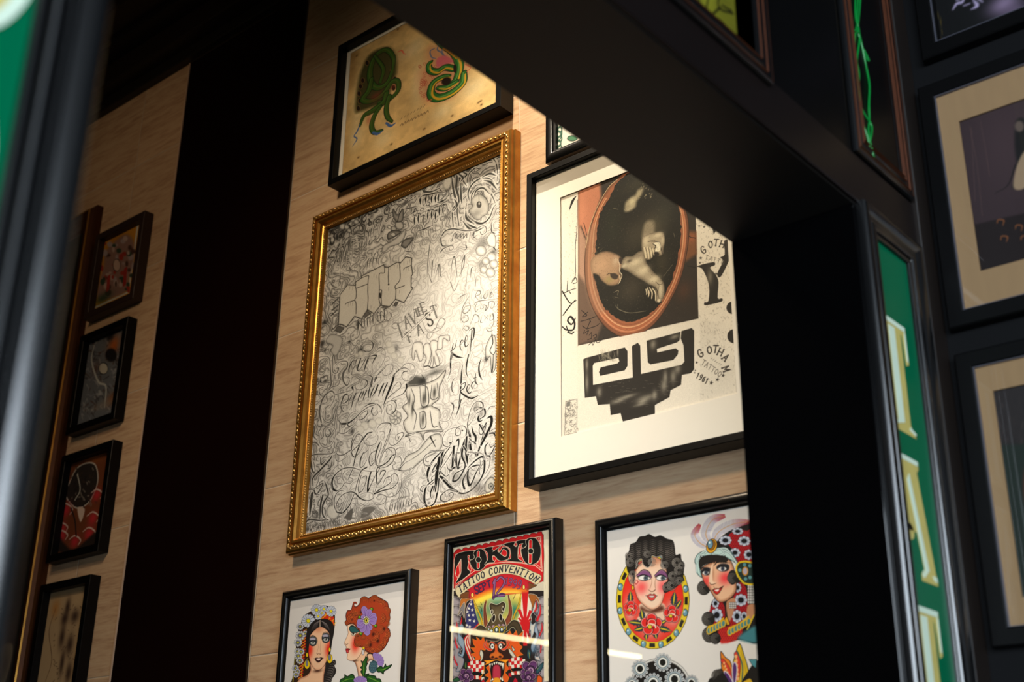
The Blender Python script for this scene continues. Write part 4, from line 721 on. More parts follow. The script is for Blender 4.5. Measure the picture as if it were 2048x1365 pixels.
# --- the big black signature word (bottom right)
s.view(840, 800, 6.205)
for P, w in (([(510, 0), (480, 110), (440, 220)], [12, 14, 2]), ([(380, 35), (415, 70), (405, 150), (360, 250), (300, 270), (230, 250)], [6, 12, 6, 3, 3, 3]),
             ([(350, 590), (250, 660), (160, 760), (100, 880), (95, 980), (130, 1050), (180, 1010), (210, 930)], [7, 13, 20, 28, 18, 10, 8, 4]), ([(300, 620), (260, 720), (250, 860), (230, 1000), (215, 1140), (180, 1280), (100, 1330), (60, 1280), (55, 1180), (80, 1080), (150, 1010), (200, 970), (200, 930), (150, 960), (140, 1000)], [16, 30, 24, 22, 20, 12, 24, 26, 20, 12, 7, 6, 6, 5]),
             ([(240, 720), (215, 860), (200, 1000), (190, 1140)], [30, 38, 34, 12]), ([(200, 800), (170, 850), (150, 900), (190, 880)], [18, 14, 8, 10]), ([(160, 1080), (130, 1160), (140, 1230)], [20, 14, 4]), ([(180, 1070), (170, 1120)], 14), ([(300, 630), (180, 640), (80, 680), (45, 740), (60, 810), (120, 820), (160, 780)], [14, 8, 8, 9, 9, 7, 4]), ([(120, 640), (200, 625), (300, 625)], 5), ([(90, 700), (70, 760), (110, 770)], [4, 6, 4]),
             ([(90, 980), (50, 900), (60, 820)], [3, 4, 3]), ([(90, 1070), (30, 1070), (5, 1120), (30, 1140)], [4, 6, 8, 12]), ([(60, 1300), (10, 1260), (-30, 1180)], [5, 4, 3]),
             ([(370, 590), (300, 690), (270, 790), (250, 870), (280, 920), (330, 950), (390, 890)], [10, 12, 14, 12, 10, 8, 4]), ([(250, 870), (330, 760), (400, 640), (430, 580)], [6, 6, 10, 22]), ([(420, 580), (410, 700), (400, 840), (370, 900)], [20, 26, 22, 6]), ([(360, 900), (430, 840), (480, 860), (520, 820)], [7, 20, 16, 5]), ([(330, 800), (350, 860), (390, 880)], [5, 8, 14]), ([(400, 680), (440, 780), (480, 780)], [6, 8, 4]),
             ([(450, 660), (450, 770), (460, 850)], [12, 22, 12]), ([(455, 510), (480, 490), (480, 560), (460, 640)], [16, 14, 12, 3]), ([(450, 660), (500, 660)], 8), ([(520, 600), (500, 720), (470, 850), (500, 830)], [10, 16, 18, 6]), ([(530, 560), (510, 640), (540, 720), (580, 800)], [10, 20, 22, 14]), ([(580, 460), (540, 560), (520, 700), (560, 820), (480, 980), (410, 1010), (440, 920), (540, 860), (600, 800)], [20, 26, 20, 14, 16, 20, 12, 7, 5]),
             ([(580, 460), (570, 600), (580, 720), (590, 800)], [18, 26, 26, 6]), ([(540, 580), (600, 680)], [14, 18]), ([(600, 380), (620, 460), (620, 560), (640, 640), (700, 660)], [16, 26, 28, 24, 8]), ([(640, 330), (660, 410), (690, 460), (680, 540), (610, 480)], [5, 20, 24, 12, 6]), ([(600, 540), (660, 520), (690, 550)], [6, 8, 14]), ([(590, 660), (600, 560)], 8),
             ([(600, 650), (680, 660), (710, 690), (740, 590), (800, 480), (860, 420), (930, 410)], [8, 20, 32, 22, 26, 24, 22]), ([(710, 690), (750, 560), (790, 420), (820, 300)], [20, 16, 14, 16]), ([(820, 290), (790, 350), (770, 430), (740, 420), (735, 360), (770, 320), (790, 360)], [14, 11, 9, 7, 7, 9, 6]), ([(740, 310), (780, 380), (800, 440)], [16, 14, 6]),
             ([(700, 170), (690, 140), (740, 110), (800, 120), (805, 190), (760, 230), (720, 250)], [5, 6, 9, 18, 16, 8, 20]), ([(730, 200), (720, 240), (740, 270), (780, 250)], [14, 22, 16, 5]), ([(690, 180), (670, 110), (710, 90), (770, 100)], [4, 5, 7, 12]), ([(600, 420), (590, 300), (620, 150), (670, 50), (730, 20), (780, 50), (770, 130), (700, 170)], [12, 9, 6, 5, 7, 12, 7, 5]), ([(600, 320), (650, 260), (690, 180)], [5, 4, 4]),
             ([(570, 440), (580, 380), (550, 330), (490, 330), (440, 380), (445, 440), (500, 430), (490, 360), (420, 350), (330, 390), (280, 480), (290, 560), (350, 580), (400, 520), (405, 440)], [14, 10, 7, 6, 6, 9, 6, 5, 4, 4, 6, 9, 6, 4, 3]), ([(370, 535), (385, 540)], 14), ([(520, 380), (530, 385)], 12),
             ([(830, 230), (880, 210), (890, 270), (870, 340), (820, 440), (760, 560)], [8, 26, 30, 28, 30, 22]), ([(860, 420), (920, 420), (940, 500), (910, 620), (850, 700), (810, 660), (810, 580), (850, 530)], [10, 18, 9, 10, 12, 16, 14, 5]), ([(850, 700), (800, 730), (780, 760)], [14, 6, 3]), ([(790, 700), (860, 700), (870, 750), (850, 850), (790, 950)], [6, 14, 7, 5, 3]), ([(860, 550), (880, 590), (920, 560)], [4, 8, 6]),
             ([(620, 980), (580, 900), (620, 820), (710, 740), (780, 710), (800, 780), (790, 900), (730, 1020), (640, 1120), (540, 1165), (450, 1140), (380, 1080), (310, 1000), (250, 950)], [9, 12, 12, 16, 22, 22, 18, 14, 12, 14, 22, 30, 34, 20]), ([(600, 870), (590, 960), (610, 1060), (650, 1020), (690, 920), (740, 820), (680, 820), (620, 850), (560, 940), (530, 1020), (550, 1105)], [12, 20, 26, 14, 14, 12, 16, 8, 9, 16, 22]),
             ([(350, 1090), (340, 1020), (300, 990)], [5, 14, 20]), ([(290, 1000), (400, 1110), (470, 1140)], [20, 26, 16]), ([(440, 1140), (360, 1120), (290, 1160), (250, 1220), (290, 1265), (360, 1250), (410, 1190), (400, 1150), (360, 1170), (370, 1200)], [10, 7, 9, 14, 12, 8, 7, 7, 8, 5]),
             ([(620, 660), (700, 650), (780, 680), (800, 740)], [3, 4, 5, 3]), ([(610, 740), (640, 680), (720, 650)], 4), ([(630, 850), (670, 880), (730, 870), (750, 780), (740, 740)], [4, 5, 5, 5, 3]), ([(740, 920), (740, 860), (780, 790), (770, 760)], [7, 5, 5, 3]), ([(840, 140), (870, 90), (930, 80)], [4, 7, 4]), ([(860, 400), (950, 340)], [6, 3]), ([(790, 740), (850, 730)], 4)):
    K_(P, w, 12, (.05, .045, .04))
s.poly([(820, 1150), (800, 1080), (830, 1000), (890, 960), (930, 1000), (920, 1080), (880, 1140)], (.76, .75, .72), line=5, lcol=(.2, .2, .19), shade=((.3, .3, .29), 18, .6)); s.ell(880, 1075, 30, 40, (.6, .6, .58), line=5, lcol=(.15, .15, .15)); s.ell(882, 1075, 9, 10, (.1, .1, .1))
for i in range(40):
    x = 250+i*14; y = 1255-i*2.5+(i % 3)*8; s.stroke([(x+10, y-60-20*((i*7) % 5)), (x, y)], [3, 9], (.45, .44, .42), al=.55)
for a in ((430, 960, 40, 60), (560, 960, 60, 40), (700, 1050, 60, 60), (740, 1100, 60, 26), (910, 700, 14, 60), (760, 170, 30, 40), (690, 90, 30, 40)): s.blob(*a, (.35, .34, .33), .5)
s.grain(.025, 5)
s.build('artwork')
# ================================================================== STENCIL AND PHOTOGRAPH PRINT
s = TS; DK = (.17, .155, .14)
m1 = smooth_noise(s.nz, s.nx, 5, 21)+.5*smooth_noise(s.nz, s.nx, 2.5, 22); m2 = smooth_noise(s.nz, s.nx, 60, 23)
s.a *= (1-.22*np.clip(m1-1.08, 0, 1)-.05*m2)[..., None]
_r7 = np.random.default_rng(77)
s.view(0, 0, 1)
for i in range(420):
    x, y = _r7.uniform(1122, 1478), _r7.uniform(380, 870); a = _r7.uniform(-2.6, -.4); l = _r7.uniform(2, 7)
    s.stroke([(x, y), (x+l*math.cos(a)*.6, y+l*math.sin(a))], .9, (.45, .42, .38), al=_r7.uniform(.25, .7))
s.view(1020, 280, 3.25)
PH = [(443, 250), (443, 1338), (1225, 1162), (1203, 380), (1200, 100), (443, 100)]
s.poly(PH, (.20, .175, .155), smooth=False)
for q in (([(443, 120), (575, 120), (592, 370), (500, 660), (460, 560), (443, 560)], (.72, .47, .36)), ([(443, 560), (462, 570), (500, 660), (500, 1000), (443, 900)], (.66, .52, .44)), ([(443, 880), (500, 940), (600, 1200), (560, 1300), (443, 1335)], (.40, .32, .27)), ([(1150, 590), (1212, 600), (1216, 740), (1130, 800)], (.46, .30, .20))):
    s.poly(q[0], q[1], smooth=False, soft=14)
s.blob(470, 460, 30, 120, (.78, .52, .40), .7); s.blob(1180, 640, 26, 30, (.62, .36, .24), .7); s.blob(1130, 980, 50, 60, (.34, .22, .16), .6)
for P in ([(1080, 330), (1150, 600), (1205, 640)], [(1150, 820), (1210, 830)], [(460, 560), (495, 650)], [(480, 540), (500, 620)]): s.stroke(P, 4, (.12, .10, .09))
OUT = [(700, 250), (640, 310), (570, 430), (520, 560), (492, 700), (486, 860), (505, 1000), (555, 1130), (640, 1235), (745, 1286), (850, 1262), (950, 1185), (1040, 1050), (1110, 900), (1148, 740), (1163, 600), (1150, 480), (1100, 360), (1000, 240), (850, 160), (760, 180)]
INN = [(712, 262), (650, 370), (600, 450), (568, 560), (560, 700), (552, 860), (570, 980), (610, 1080), (690, 1160), (780, 1184), (880, 1150), (965, 1075), (1025, 970), (1075, 840), (1104, 700), (1112, 580), (1095, 450), (1030, 340), (930, 250), (820, 200)]
s.poly(OUT, (.60, .37, .26), line=4, lcol=(.2, .14, .10), shade=((.30, .20, .15), 26, .7))
for k, (f, c, w) in enumerate(((.22, (.40, .25, .18), 4), (.38, (.78, .52, .38), 9), (.52, (.70, .40, .26), 5), (.66, (.86, .66, .50), 8), (.82, (.50, .30, .20), 5))):
    O_, I_ = cr(OUT, True, 4), cr(INN, True, 4); I2 = I_[np.linspace(0, len(I_)-1, len(O_)).astype(int)]; s.stroke((O_*(1-f)+I2*f)[6:-6], w, c, al=.8, smooth=False)
s.poly([(486, 700), (500, 620), (560, 560), (575, 900), (620, 1090), (560, 1120), (500, 980)], (.60, .47, .38), al=.55, soft=20)
jag = cr(INN, True, 8); jag = jag+np.random.default_rng(3).normal(0, 3.2, jag.shape)
s.poly(jag, (.125, .118, .098), smooth=False)
s.stroke([(700, 255), (640, 310), (570, 430), (520, 560), (492, 700)], 4, (.80, .70, .55))
s.view(1160, 340, 3.79)
rg = np.random.default_rng(12)
for a in ((560, 430, 90, 110, (.36, .33, .26), .7), (420, 500, 110, 120, (.28, .26, .21), .6), (390, 900, 110, 110, (.30, .27, .22), .6), (620, 700, 60, 110, (.26, .24, .18), .6), (250, 420, 80, 160, (.16, .17, .13), .7), (640, 330, 70, 110, (.20, .20, .16), .6), (430, 110, 120, 60, (.24, .23, .17), .5)): s.blob(a[0], a[1], a[2], a[3], a[4], a[5])
SK, SL, SD = (.66, .61, .52), (.84, .79, .68), (.36, .32, .27)
# head seen from above and behind, at the left rim
s.poly([(85, 680), (130, 640), (200, 620), (270, 640), (310, 670), (320, 720), (300, 770), (310, 810), (290, 860), (240, 875), (190, 860), (140, 810), (95, 790), (80, 740)], (.66, .54, .43), soft=8, shade=((.42, .33, .26), 30, .5))
s.blob(170, 720, 60, 50, (.74, .60, .48), .7); s.blob(270, 690, 24, 36, (.78, .70, .60), .7); s.blob(225, 830, 40, 30, (.56, .52, .34), .7)
s.poly([(300, 665), (330, 685), (315, 715), (298, 700)], (.22, .18, .16), soft=3); s.poly([(230, 790), (265, 785), (290, 805), (275, 830), (240, 820)], (.24, .20, .17), soft=4); s.stroke([(205, 800), (220, 785), (240, 790)], [3, 7, 4], (.25, .2, .16))
s.stroke([(285, 680), (300, 720), (300, 770), (318, 800), (300, 850)], [3, 5, 4], (.85, .80, .70)); s.stroke([(300, 800), (305, 840), (290, 865)], [5, 9, 4], (.80, .74, .62))
s.poly([(100, 790), (140, 800), (160, 840), (200, 870), (170, 880), (120, 850)], (.14, .13, .11), soft=6)
for i in range(26): x, y = rg.uniform(95, 165), rg.uniform(540, 640); s.stroke([(x, y), (x+rg.uniform(-8, 20), y+rg.uniform(-20, 14))], [2, 5, 2], ((.62, .58, .42), (.24, .22, .17))[i % 2], al=.7)
# long arm running down to the right, its hand bent at the rim
s.poly([(318, 700), (345, 660), (400, 655), (440, 625), (480, 622), (495, 680), (510, 720), (560, 780), (610, 830), (634, 870), (638, 940), (620, 990), (590, 1006), (570, 985), (580, 930), (560, 890), (500, 850), (430, 810), (370, 770), (325, 745)], SK, soft=6, shade=(SD, 26, .7))
s.blob(420, 700, 50, 26, SL, .8); s.blob(480, 760, 46, 30, SL, .9); s.blob(560, 830, 44, 26, SL, .9); s.blob(610, 900, 18, 50, SL, .8); s.blob(375, 690, 22, 12, (.3, .27, .23), .8); s.blob(330, 730, 20, 14, (.9, .86, .76), .6); s.blob(450, 650, 40, 14, (.5, .46, .4), .6)
s.stroke([(575, 850), (600, 870), (628, 862)], [3, 6, 3], SD); s.stroke([(600, 880), (590, 930), (600, 980)], [3, 5, 3], SD)
for k, (x0, y0, x1, y1, x2, y2) in enumerate(((510, 895, 525, 930, 520, 962), (528, 893, 548, 930, 545, 975), (548, 896, 572, 930, 575, 990), (500, 905, 508, 930, 506, 945))):
    s.stroke([(x0, y0), (x1, y1), (x2, y2)], [9, 13, 9], (.34, .30, .25)); s.stroke([(x0-1, y0), (x1-2, y1), (x2-2, y2)], [5, 9, 6], SL)
s.stroke([(500, 885), (540, 878), (580, 905), (590, 950)], [3, 6, 4], (.24, .21, .18)); s.ell(598, 990, 12, 14, SL, soft=3); s.stroke([(590, 980), (603, 975)], 3, SD)
# raised fist with cuff
s.poly([(475, 470), (490, 410), (520, 385), (560, 395), (565, 450), (555, 500), (500, 520), (472, 510)], (.54, .50, .42), soft=16)
s.poly([(468, 560), (475, 510), (510, 490), (540, 478), (610, 472), (634, 490), (642, 540), (630, 600), (625, 640), (590, 650), (555, 640), (540, 672), (510, 680), (484, 660), (470, 610)], SK, soft=5, shade=(SD, 18, .7))
s.blob(500, 540, 26, 40, SL, .8); s.blob(590, 495, 36, 18, SL, .8); s.blob(628, 530, 12, 36, SL, .6)
for x0, y0, x1, y1 in ((486, 590, 500, 668), (508, 585, 522, 672), (530, 590, 545, 662), (550, 600, 562, 645)): s.stroke([(x0, y0), ((x0+x1)/2+2, (y0+y1)/2), (x1, y1)], [10, 14, 8], SL); s.stroke([(x0+10, y0), ((x0+x1)/2+13, (y0+y1)/2), (x1+9, y1-4)], [2, 4, 2], (.28, .25, .21))
s.stroke([(515, 545), (545, 540), (600, 550), (612, 590), (625, 640)], [4, 7, 8, 5], (.24, .21, .18)); s.poly([(555, 560), (600, 548), (612, 590), (595, 620), (570, 618), (575, 585)], (.90, .87, .78), soft=2); s.stroke([(552, 560), (575, 580), (560, 600)], [4, 7, 3], (.15, .13, .11)); s.poly([(560, 628), (590, 622), (600, 645), (575, 655)], (.18, .16, .14), soft=4)
# fading hand at the top
s.poly([(340, 310), (345, 250), (380, 215), (420, 190), (445, 150), (480, 140), (465, 190), (430, 240), (420, 280), (380, 310)], (.60, .56, .46), soft=14); s.blob(395, 240, 26, 34, (.80, .76, .62), .7); s.blob(370, 300, 24, 12, (.7, .66, .56), .6); s.blob(440, 180, 16, 30, (.66, .62, .5), .6)
for i in range(46): x, y = rg.uniform(450, 550), rg.uniform(105, 215); s.blob(x, y, rg.uniform(3, 7), rg.uniform(3, 7), ((.66, .62, .5), (.2, .18, .14))[i % 2], .7)
for P in ([(270, 1030), (300, 1060), (380, 1085), (500, 1070)], [(285, 1020), (290, 1060)], [(255, 930), (290, 915), (285, 950)], [(265, 965), (290, 970)], [(205, 985), (210, 990)], [(335, 300), (350, 315)], [(710, 480), (718, 510)], [(635, 805), (700, 720)], [(250, 290), (290, 300)], [(440, 60), (445, 66)]): s.stroke(P, [2, 4, 2], (.66, .62, .52), al=.8)
for i in range(2600):
    x, y = rg.uniform(100, 760), rg.uniform(60, 1140); l = rg.uniform(2, 5); s.blob(x, y, l*.6, l*.6, ((.50, .46, .38), (.06, .055, .05), (.36, .33, .27))[i % 3], .30)
s.view(1020, 280, 3.25)
_a = np.random.default_rng(9)
for i in range(900):
    x, y = _a.uniform(450, 1215), _a.uniform(260, 1300); s.stroke([(x, y), (x+_a.uniform(-5, 5), y+_a.uniform(-5, 5))], 1.6, ((.5, .45, .36), (.08, .07, .06))[i % 2], al=.28)
s.view(0, 0, 1)
s.poly([(1156, 692), (1400, 640), (1400, 900), (1150, 900)], (.875, .845, .79), smooth=False)
s.poly([(1122, 300), (1155.5, 300), (1155, 800), (1122, 800)], (.875, .85, .80), smooth=False)
s.view(1020, 280, 3.25)
s.poly([(1206, 100), (1228, 1170), (1500, 1200), (1500, 100)], (.875, .845, .79), smooth=False)
for i in range(260):
    x, y = _a.uniform(1230, 1460), _a.uniform(480, 1365); t = _a.uniform(0, 6.28); s.stroke([(x, y), (x+9*math.cos(t), y+12*math.sin(t))], 3, (.5, .46, .42), al=.5)
for i in range(90):
    x, y = _a.uniform(345, 435), _a.uniform(380, 1300); s.stroke([(x, y), (x+_a.uniform(-6, 6), y+_a.uniform(-10, 10))], 3, (.5, .47, .42), al=.45)
# painted Y
s.poly([(1215, 822), (1320, 795), (1332, 815), (1300, 832), (1340, 880), (1356, 930), (1350, 1028), (1378, 1030), (1374, 1052), (1272, 1076), (1264, 1056), (1290, 1046), (1292, 940), (1250, 840)], DK, line=0, n=3)
s.poly([(1392, 655), (1440, 668), (1432, 760), (1372, 888), (1346, 872), (1384, 790), (1366, 764), (1396, 745)], DK, n=3); s.blob(1300, 890, 18, 50, (.6, .57, .5), .6); s.blob(1420, 690, 14, 40, (.4, .37, .33), .5)
s.ell(1450, 1092, 44, 42, DK); s.ell(1456, 1277, 44, 46, DK)
s.poly([(448, 355), (420, 372), (398, 400), (384, 460), (400, 430), (430, 370)], (.12, .11, .10), n=3); s.poly([(1315, 575), (1340, 590), (1325, 615)], (.15, .14, .13), smooth=False)
# side handwriting
for P, w in (([(440, 390), (436, 560), (425, 700), (425, 880), (400, 930)], [3, 4, 4]), ([(405, 915), (425, 895), (435, 925), (410, 935)], 5), ([(345, 1000), (385, 980), (430, 965)], [6, 5, 4]), ([(375, 915), (370, 990)], 5), ([(340, 985), (390, 1060), (430, 1045)], [9, 7, 5]), ([(345, 1140), (385, 1085), (425, 1040)], [8, 10, 5]),
             ([(340, 1215), (365, 1235), (410, 1235), (420, 1190), (395, 1150), (375, 1175), (400, 1200), (425, 1160)], [7, 12, 14, 12, 8]), ([(375, 1250), (400, 1260), (415, 1250)], 9), ([(365, 1210), (380, 1250)], 7), ([(385, 985), (395, 1000)], 5)):
    s.stroke(P, w, (.10, .095, .09))
for P in ([(425, 560), (435, 570)], [(418, 600), (438, 612), (422, 625)], [(425, 650), (436, 650), (425, 665)]): s.stroke(P, 3, (.5, .47, .42))
for P in ([(465, 1110), (500, 1140), (470, 1150), (505, 1120)], [(460, 1180), (500, 1170), (555, 1150), (520, 1165), (525, 1185)], [(470, 1210), (500, 1225), (520, 1180)], [(485, 1240), (480, 1260), (510, 1240), (500, 1265)], [(500, 1230), (560, 1210), (580, 1195)], [(515, 1270), (530, 1255), (530, 1285)], [(540, 1275), (560, 1265), (560, 1285), (545, 1290)], [(505, 1300), (530, 1290)], [(510, 1335), (530, 1320), (540, 1335), (555, 1300), (570, 1320), (610, 1290)]):
    s.stroke(P, 4.5, (.10, .09, .085))
# stroke alphabet for the rubber stamps and the poster
ALPH = {'A': [[(0, 1), (.5, 0), (1, 1)], [(.2, .65), (.8, .65)]], 'B': [[(0, 0), (0, 1), (.7, 1), (1, .78), (.7, .5), (0, .5)], [(0, 0), (.6, 0), (.9, .25), (.6, .5)]], 'C': [[(1, .2), (.7, 0), (.3, 0), (0, .3), (0, .7), (.3, 1), (.7, 1), (1, .8)]], 'D': [[(0, 0), (.6, 0), (1, .3), (1, .7), (.6, 1), (0, 1), (0, 0)]],
        'E': [[(1, 0), (0, 0), (0, 1), (1, 1)], [(0, .5), (.7, .5)]], 'G': [[(1, .2), (.7, 0), (.3, 0), (0, .3), (0, .7), (.3, 1), (.8, 1), (1, .8), (1, .55), (.6, .55)]], 'H': [[(0, 0), (0, 1)], [(1, 0), (1, 1)], [(0, .5), (1, .5)]], 'I': [[(.5, 0), (.5, 1)]], 'M': [[(0, 1), (0, 0), (.5, .7), (1, 0), (1, 1)]], 'N': [[(0, 1), (0, 0), (1, 1), (1, 0)]],
        'O': [[(.5, 0), (.1, .2), (0, .5), (.1, .8), (.5, 1), (.9, .8), (1, .5), (.9, .2), (.5, 0)]], 'P': [[(0, 1), (0, 0), (.7, 0), (1, .25), (.7, .5), (0, .5)]], 'S': [[(.95, .15), (.6, 0), (.2, .05), (.05, .28), (.4, .47), (.9, .65), (.9, .9), (.5, 1), (0, .85)]], 'T': [[(0, 0), (1, 0)], [(.5, 0), (.5, 1)]], 'V': [[(0, 0), (.5, 1), (1, 0)]],
        'W': [[(0, 0), (.25, 1), (.5, .3), (.75, 1), (1, 0)]], 'Y': [[(0, 0), (.5, .5), (1, 0)], [(.5, .5), (.5, 1)]], '1': [[(.2, .2), (.5, 0), (.5, 1)]], '2': [[(0, .2), (.4, 0), (.9, .15), (.8, .45), (0, 1), (1, 1)]], '9': [[(.9, .4), (.5, .55), (.05, .35), (.3, .02), (.8, .05), (.95, .4), (.7, .9), (.2, 1)]], '6': [[(.8, .03), (.3, .2), (.05, .65), (.4, 1), (.9, .85), (.85, .5), (.4, .45), (.1, .65)]]}
def glyph(s, ch, x, y, w, h, rot, lw, col, slant=0., al=1., serif_=0.):
    c, q = math.cos(rot), math.sin(rot)
    def tr(a, b): u, v = (a-.5)*w-slant*(b-.5)*h, (b-.5)*h; return (x+c*u-q*v, y+q*u+c*v)
    for i, st in enumerate(ALPH[ch]):
        s.stroke([tr(*p) for p in st], lw if i == 0 or ch in 'TH' else lw*.8, col, al=al, smooth=ch in 'CGOS269', n=4)
        if serif_ and ch not in 'CGOS269':
            for e in (st[0], st[-1]):
                if e[1] in (0, 1): s.stroke([tr(e[0]-serif_, e[1]), tr(e[0]+serif_, e[1])], lw*.55, col, al=al, smooth=False)
def star(s, x, y, r, col, rot=0.):
    s.poly([(x+(r if k % 2 == 0 else r*.42)*math.cos(rot-math.pi/2+k*math.pi/5), y+(r if k % 2 == 0 else r*.42)*math.sin(rot-math.pi/2+k*math.pi/5)) for k in range(10)], col, smooth=False)
SC = (.24, .22, .20)
for ch, x, y, r in (('G', 1256, 716, -.6), ('O', 1303, 680, -.3), ('T', 1340, 668, .0), ('H', 1380, 678, .2)): glyph(s, ch, x, y, 24, 42, r, 7, SC, .15, serif_=.2)
for i, ch in enumerate('TATTO'): glyph(s, ch, 1278+i*26, 765+i*8, 16, 30, .3, 3, (.4, .38, .34))
star(s, 1240, 768, 12, SC); star(s, 1235, 800, 9, SC); star(s, 1230, 560, 9, (.35, .33, .3)); star(s, 1262, 565, 11, (.35, .33, .3)); star(s, 1340, 870, 11, SC)
s.view(1020, 600, 3.25)
for ch, x, y, r in (('G', 1237, 348, -.55), ('O', 1296, 326, -.25), ('T', 1336, 320, .05), ('H', 1368, 340, .35), ('A', 1402, 376, .7), ('M', 1404, 450, 1.15)): glyph(s, ch, x, y, 26, 46, r, 8, SC, .1, serif_=.2)
for i, ch in enumerate('TATTOO'): glyph(s, ch, 1258+i*21, 408+i*15, 17, 34, .5, 3.5, (.33, .31, .28), serif_=.15)
for i, ch in enumerate('1961'): glyph(s, ch, 1222+i*19, 492+i*12, 13, 34, .45, 7, SC)
for x, y, r in ((1213, 408, 11), (1385, 492, 15), (1348, 520, 15), (1308, 540, 16), (1205, 460, 7), (1200, 475, 7)): star(s, x, y, r, SC, .2)
for k in range(6): s.stroke([(1305+k*12, 385+k*8), (1315+k*12, 378+k*9)], 3, (.4, .38, .34))
s.stroke([(1462, 340), (1472, 600)], 2.5, (.35, .33, .3), al=.6)
# stepped brush glyph
s.poly([(478, 388), (500, 378), (745, 312), (762, 335), (762, 430), (745, 457), (588, 493), (580, 470), (590, 442), (700, 415), (713, 400), (706, 376), (546, 410), (536, 430), (538, 556), (800, 507), (794, 302), (830, 282), (845, 300), (850, 485), (1118, 424), (1136, 402), (1130, 296), (1112, 250), (1116, 205), (1180, 186), (1195, 203), (1195, 450), (1175, 476), (1116, 487), (1110, 552), (1042, 588), (1035, 632), (940, 684), (940, 740), (735, 790), (720, 735), (656, 748), (650, 676), (572, 682), (560, 626), (488, 636)], DK, smooth=False, line=4, lcol=DK)
s.poly([(890, 268), (1106, 212), (1100, 262), (1085, 275), (952, 318), (955, 346), (1076, 318), (1092, 332), (1088, 356), (1060, 390), (915, 418), (898, 405)], DK, smooth=False, line=5, lcol=DK)
for a in ((500, 540, 12, 60), (600, 350, 8, 30), (640, 350, 6, 26), (580, 600, 18, 30), (700, 660, 50, 14), (760, 630, 60, 12), (880, 640, 60, 20), (860, 660, 30, 10), (940, 620, 16, 30), (1010, 500, 14, 40), (1060, 500, 18, 40), (1090, 450, 20, 30), (930, 290, 20, 30), (1070, 240, 30, 14), (700, 340, 6, 26), (850, 680, 40, 10), (500, 420, 10, 40), (1000, 560, 20, 40)): s.blob(*a, (.72, .69, .62), .55)
for i in range(160):
    x, y = _a.uniform(560, 1100), _a.uniform(520, 700)
    if s.a[tuple(np.clip(s.cell([(x, y)])[0][::-1].astype(int), 0, [s.nz-1, s.nx-1]))].mean() < .6: s.stroke([(x, y), (x+_a.uniform(-30, 30), y+_a.uniform(-3, 3))], 2, ((.6, .57, .5), DK)[i % 2], al=.4)
for i in range(26): s.stroke([(570+_a.uniform(0, 120), 340+_a.uniform(-20, 20)), (575+_a.uniform(0, 120), 400)], 2, (.6, .57, .5), al=.5)
# little stamp
for i in range(70):
    x, y = _a.uniform(360, 432), _a.uniform(660, 868); t = _a.uniform(0, 6.28); s.stroke([(x, y), (x+10*math.cos(t), y+12*math.sin(t)), (x+16*math.cos(t+1), y+18*math.sin(t+1))], 2.6, (.35, .34, .32), al=.75)
s.stroke([(362, 662), (436, 645), (434, 862), (355, 880), (362, 662)], 3, (.4, .38, .36), smooth=False); s.poly([(370, 665), (392, 660), (392, 690), (368, 695)], (.45, .44, .42), smooth=False)
s.grain(.03, 8); s.build('artwork')

# ================================================================== SNAKES
s = SS; s.view(620, 0, 3.412)
b1 = smooth_noise(s.nz, s.nx, 60, 31); b2 = smooth_noise(s.nz, s.nx, 14, 32)
s.a *= (1-.22*(b1-.5)-.12*(b2-.5))[..., None]
for a in ((720, 320, 60, 70), (300, 950, 60, 80), (500, 950, 60, 60), (900, 760, 60, 50), (1120, 600, 80, 70), (740, 560, 40, 150), (330, 700, 40, 200)): s.blob(*a, (.90, .84, .68), .55)
for a in ((240, 1000, 40, 120), (280, 500, 40, 160), (600, 190, 60, 30), (900, 900, 60, 30), (300, 380, 40, 30)): s.blob(*a, (.60, .44, .24), .4)
OL = (.10, .12, .05); GN = (.19, .34, .10); GL = (.30, .42, .14); DKB = (.13, .08, .05)
def snake(P, w, col, edge=OL, belly=None, hl=None):
    s.stroke(P, np.asarray(w)+8, edge); s.stroke(P, w, col)
    if belly is not None: s.stroke(np.asarray(P)+[5, 4], np.asarray(w)*.35, belly)
    if hl is not None: s.stroke(np.asarray(P)-[4, 4], np.asarray(w)*.22, hl, al=.8)
# left knot
s.poly([(330, 560), (350, 480), (400, 380), (480, 330), (550, 330), (590, 400), (590, 500), (560, 560), (520, 700), (430, 730), (350, 760), (310, 760), (315, 650)], (.26, .25, .12), soft=14)
for x, y in ((345, 590), (335, 640), (340, 690), (330, 740), (360, 550), (390, 430), (560, 480), (580, 540), (570, 600)): s.ell(x, y, 13, 18, DKB, line=3, lcol=(.5, .36, .2))
for P, w in (([(560, 500), (570, 400), (520, 340), (450, 380), (410, 480), (420, 570), (470, 600), (530, 560), (560, 480)], [10, 22, 26, 30, 34, 34, 30, 24, 14]), ([(420, 540), (400, 620), (360, 680), (420, 690), (500, 640), (560, 560), (600, 560), (600, 620), (540, 680), (470, 700)], [24, 34, 30, 26, 30, 30, 26, 24, 22, 16]),
             ([(520, 640), (500, 700), (420, 760), (370, 790), (340, 860)], [30, 34, 32, 22, 10]), ([(480, 730), (440, 790), (420, 860), (440, 905), (490, 890)], [20, 26, 26, 22, 10]), ([(540, 660), (520, 740), (530, 800), (560, 830)], [26, 26, 22, 10]), ([(440, 380), (500, 470), (480, 560)], [14, 20, 16])):
    snake(P, w, GN, belly=(.25, .32, .10), hl=(.30, .40, .15))
s.blob(450, 660, 40, 30, (.5, .2, .15), .6); s.blob(570, 590, 16, 16, (.45, .15, .1), .7); s.blob(400, 820, 16, 30, (.72, .4, .3), .6)
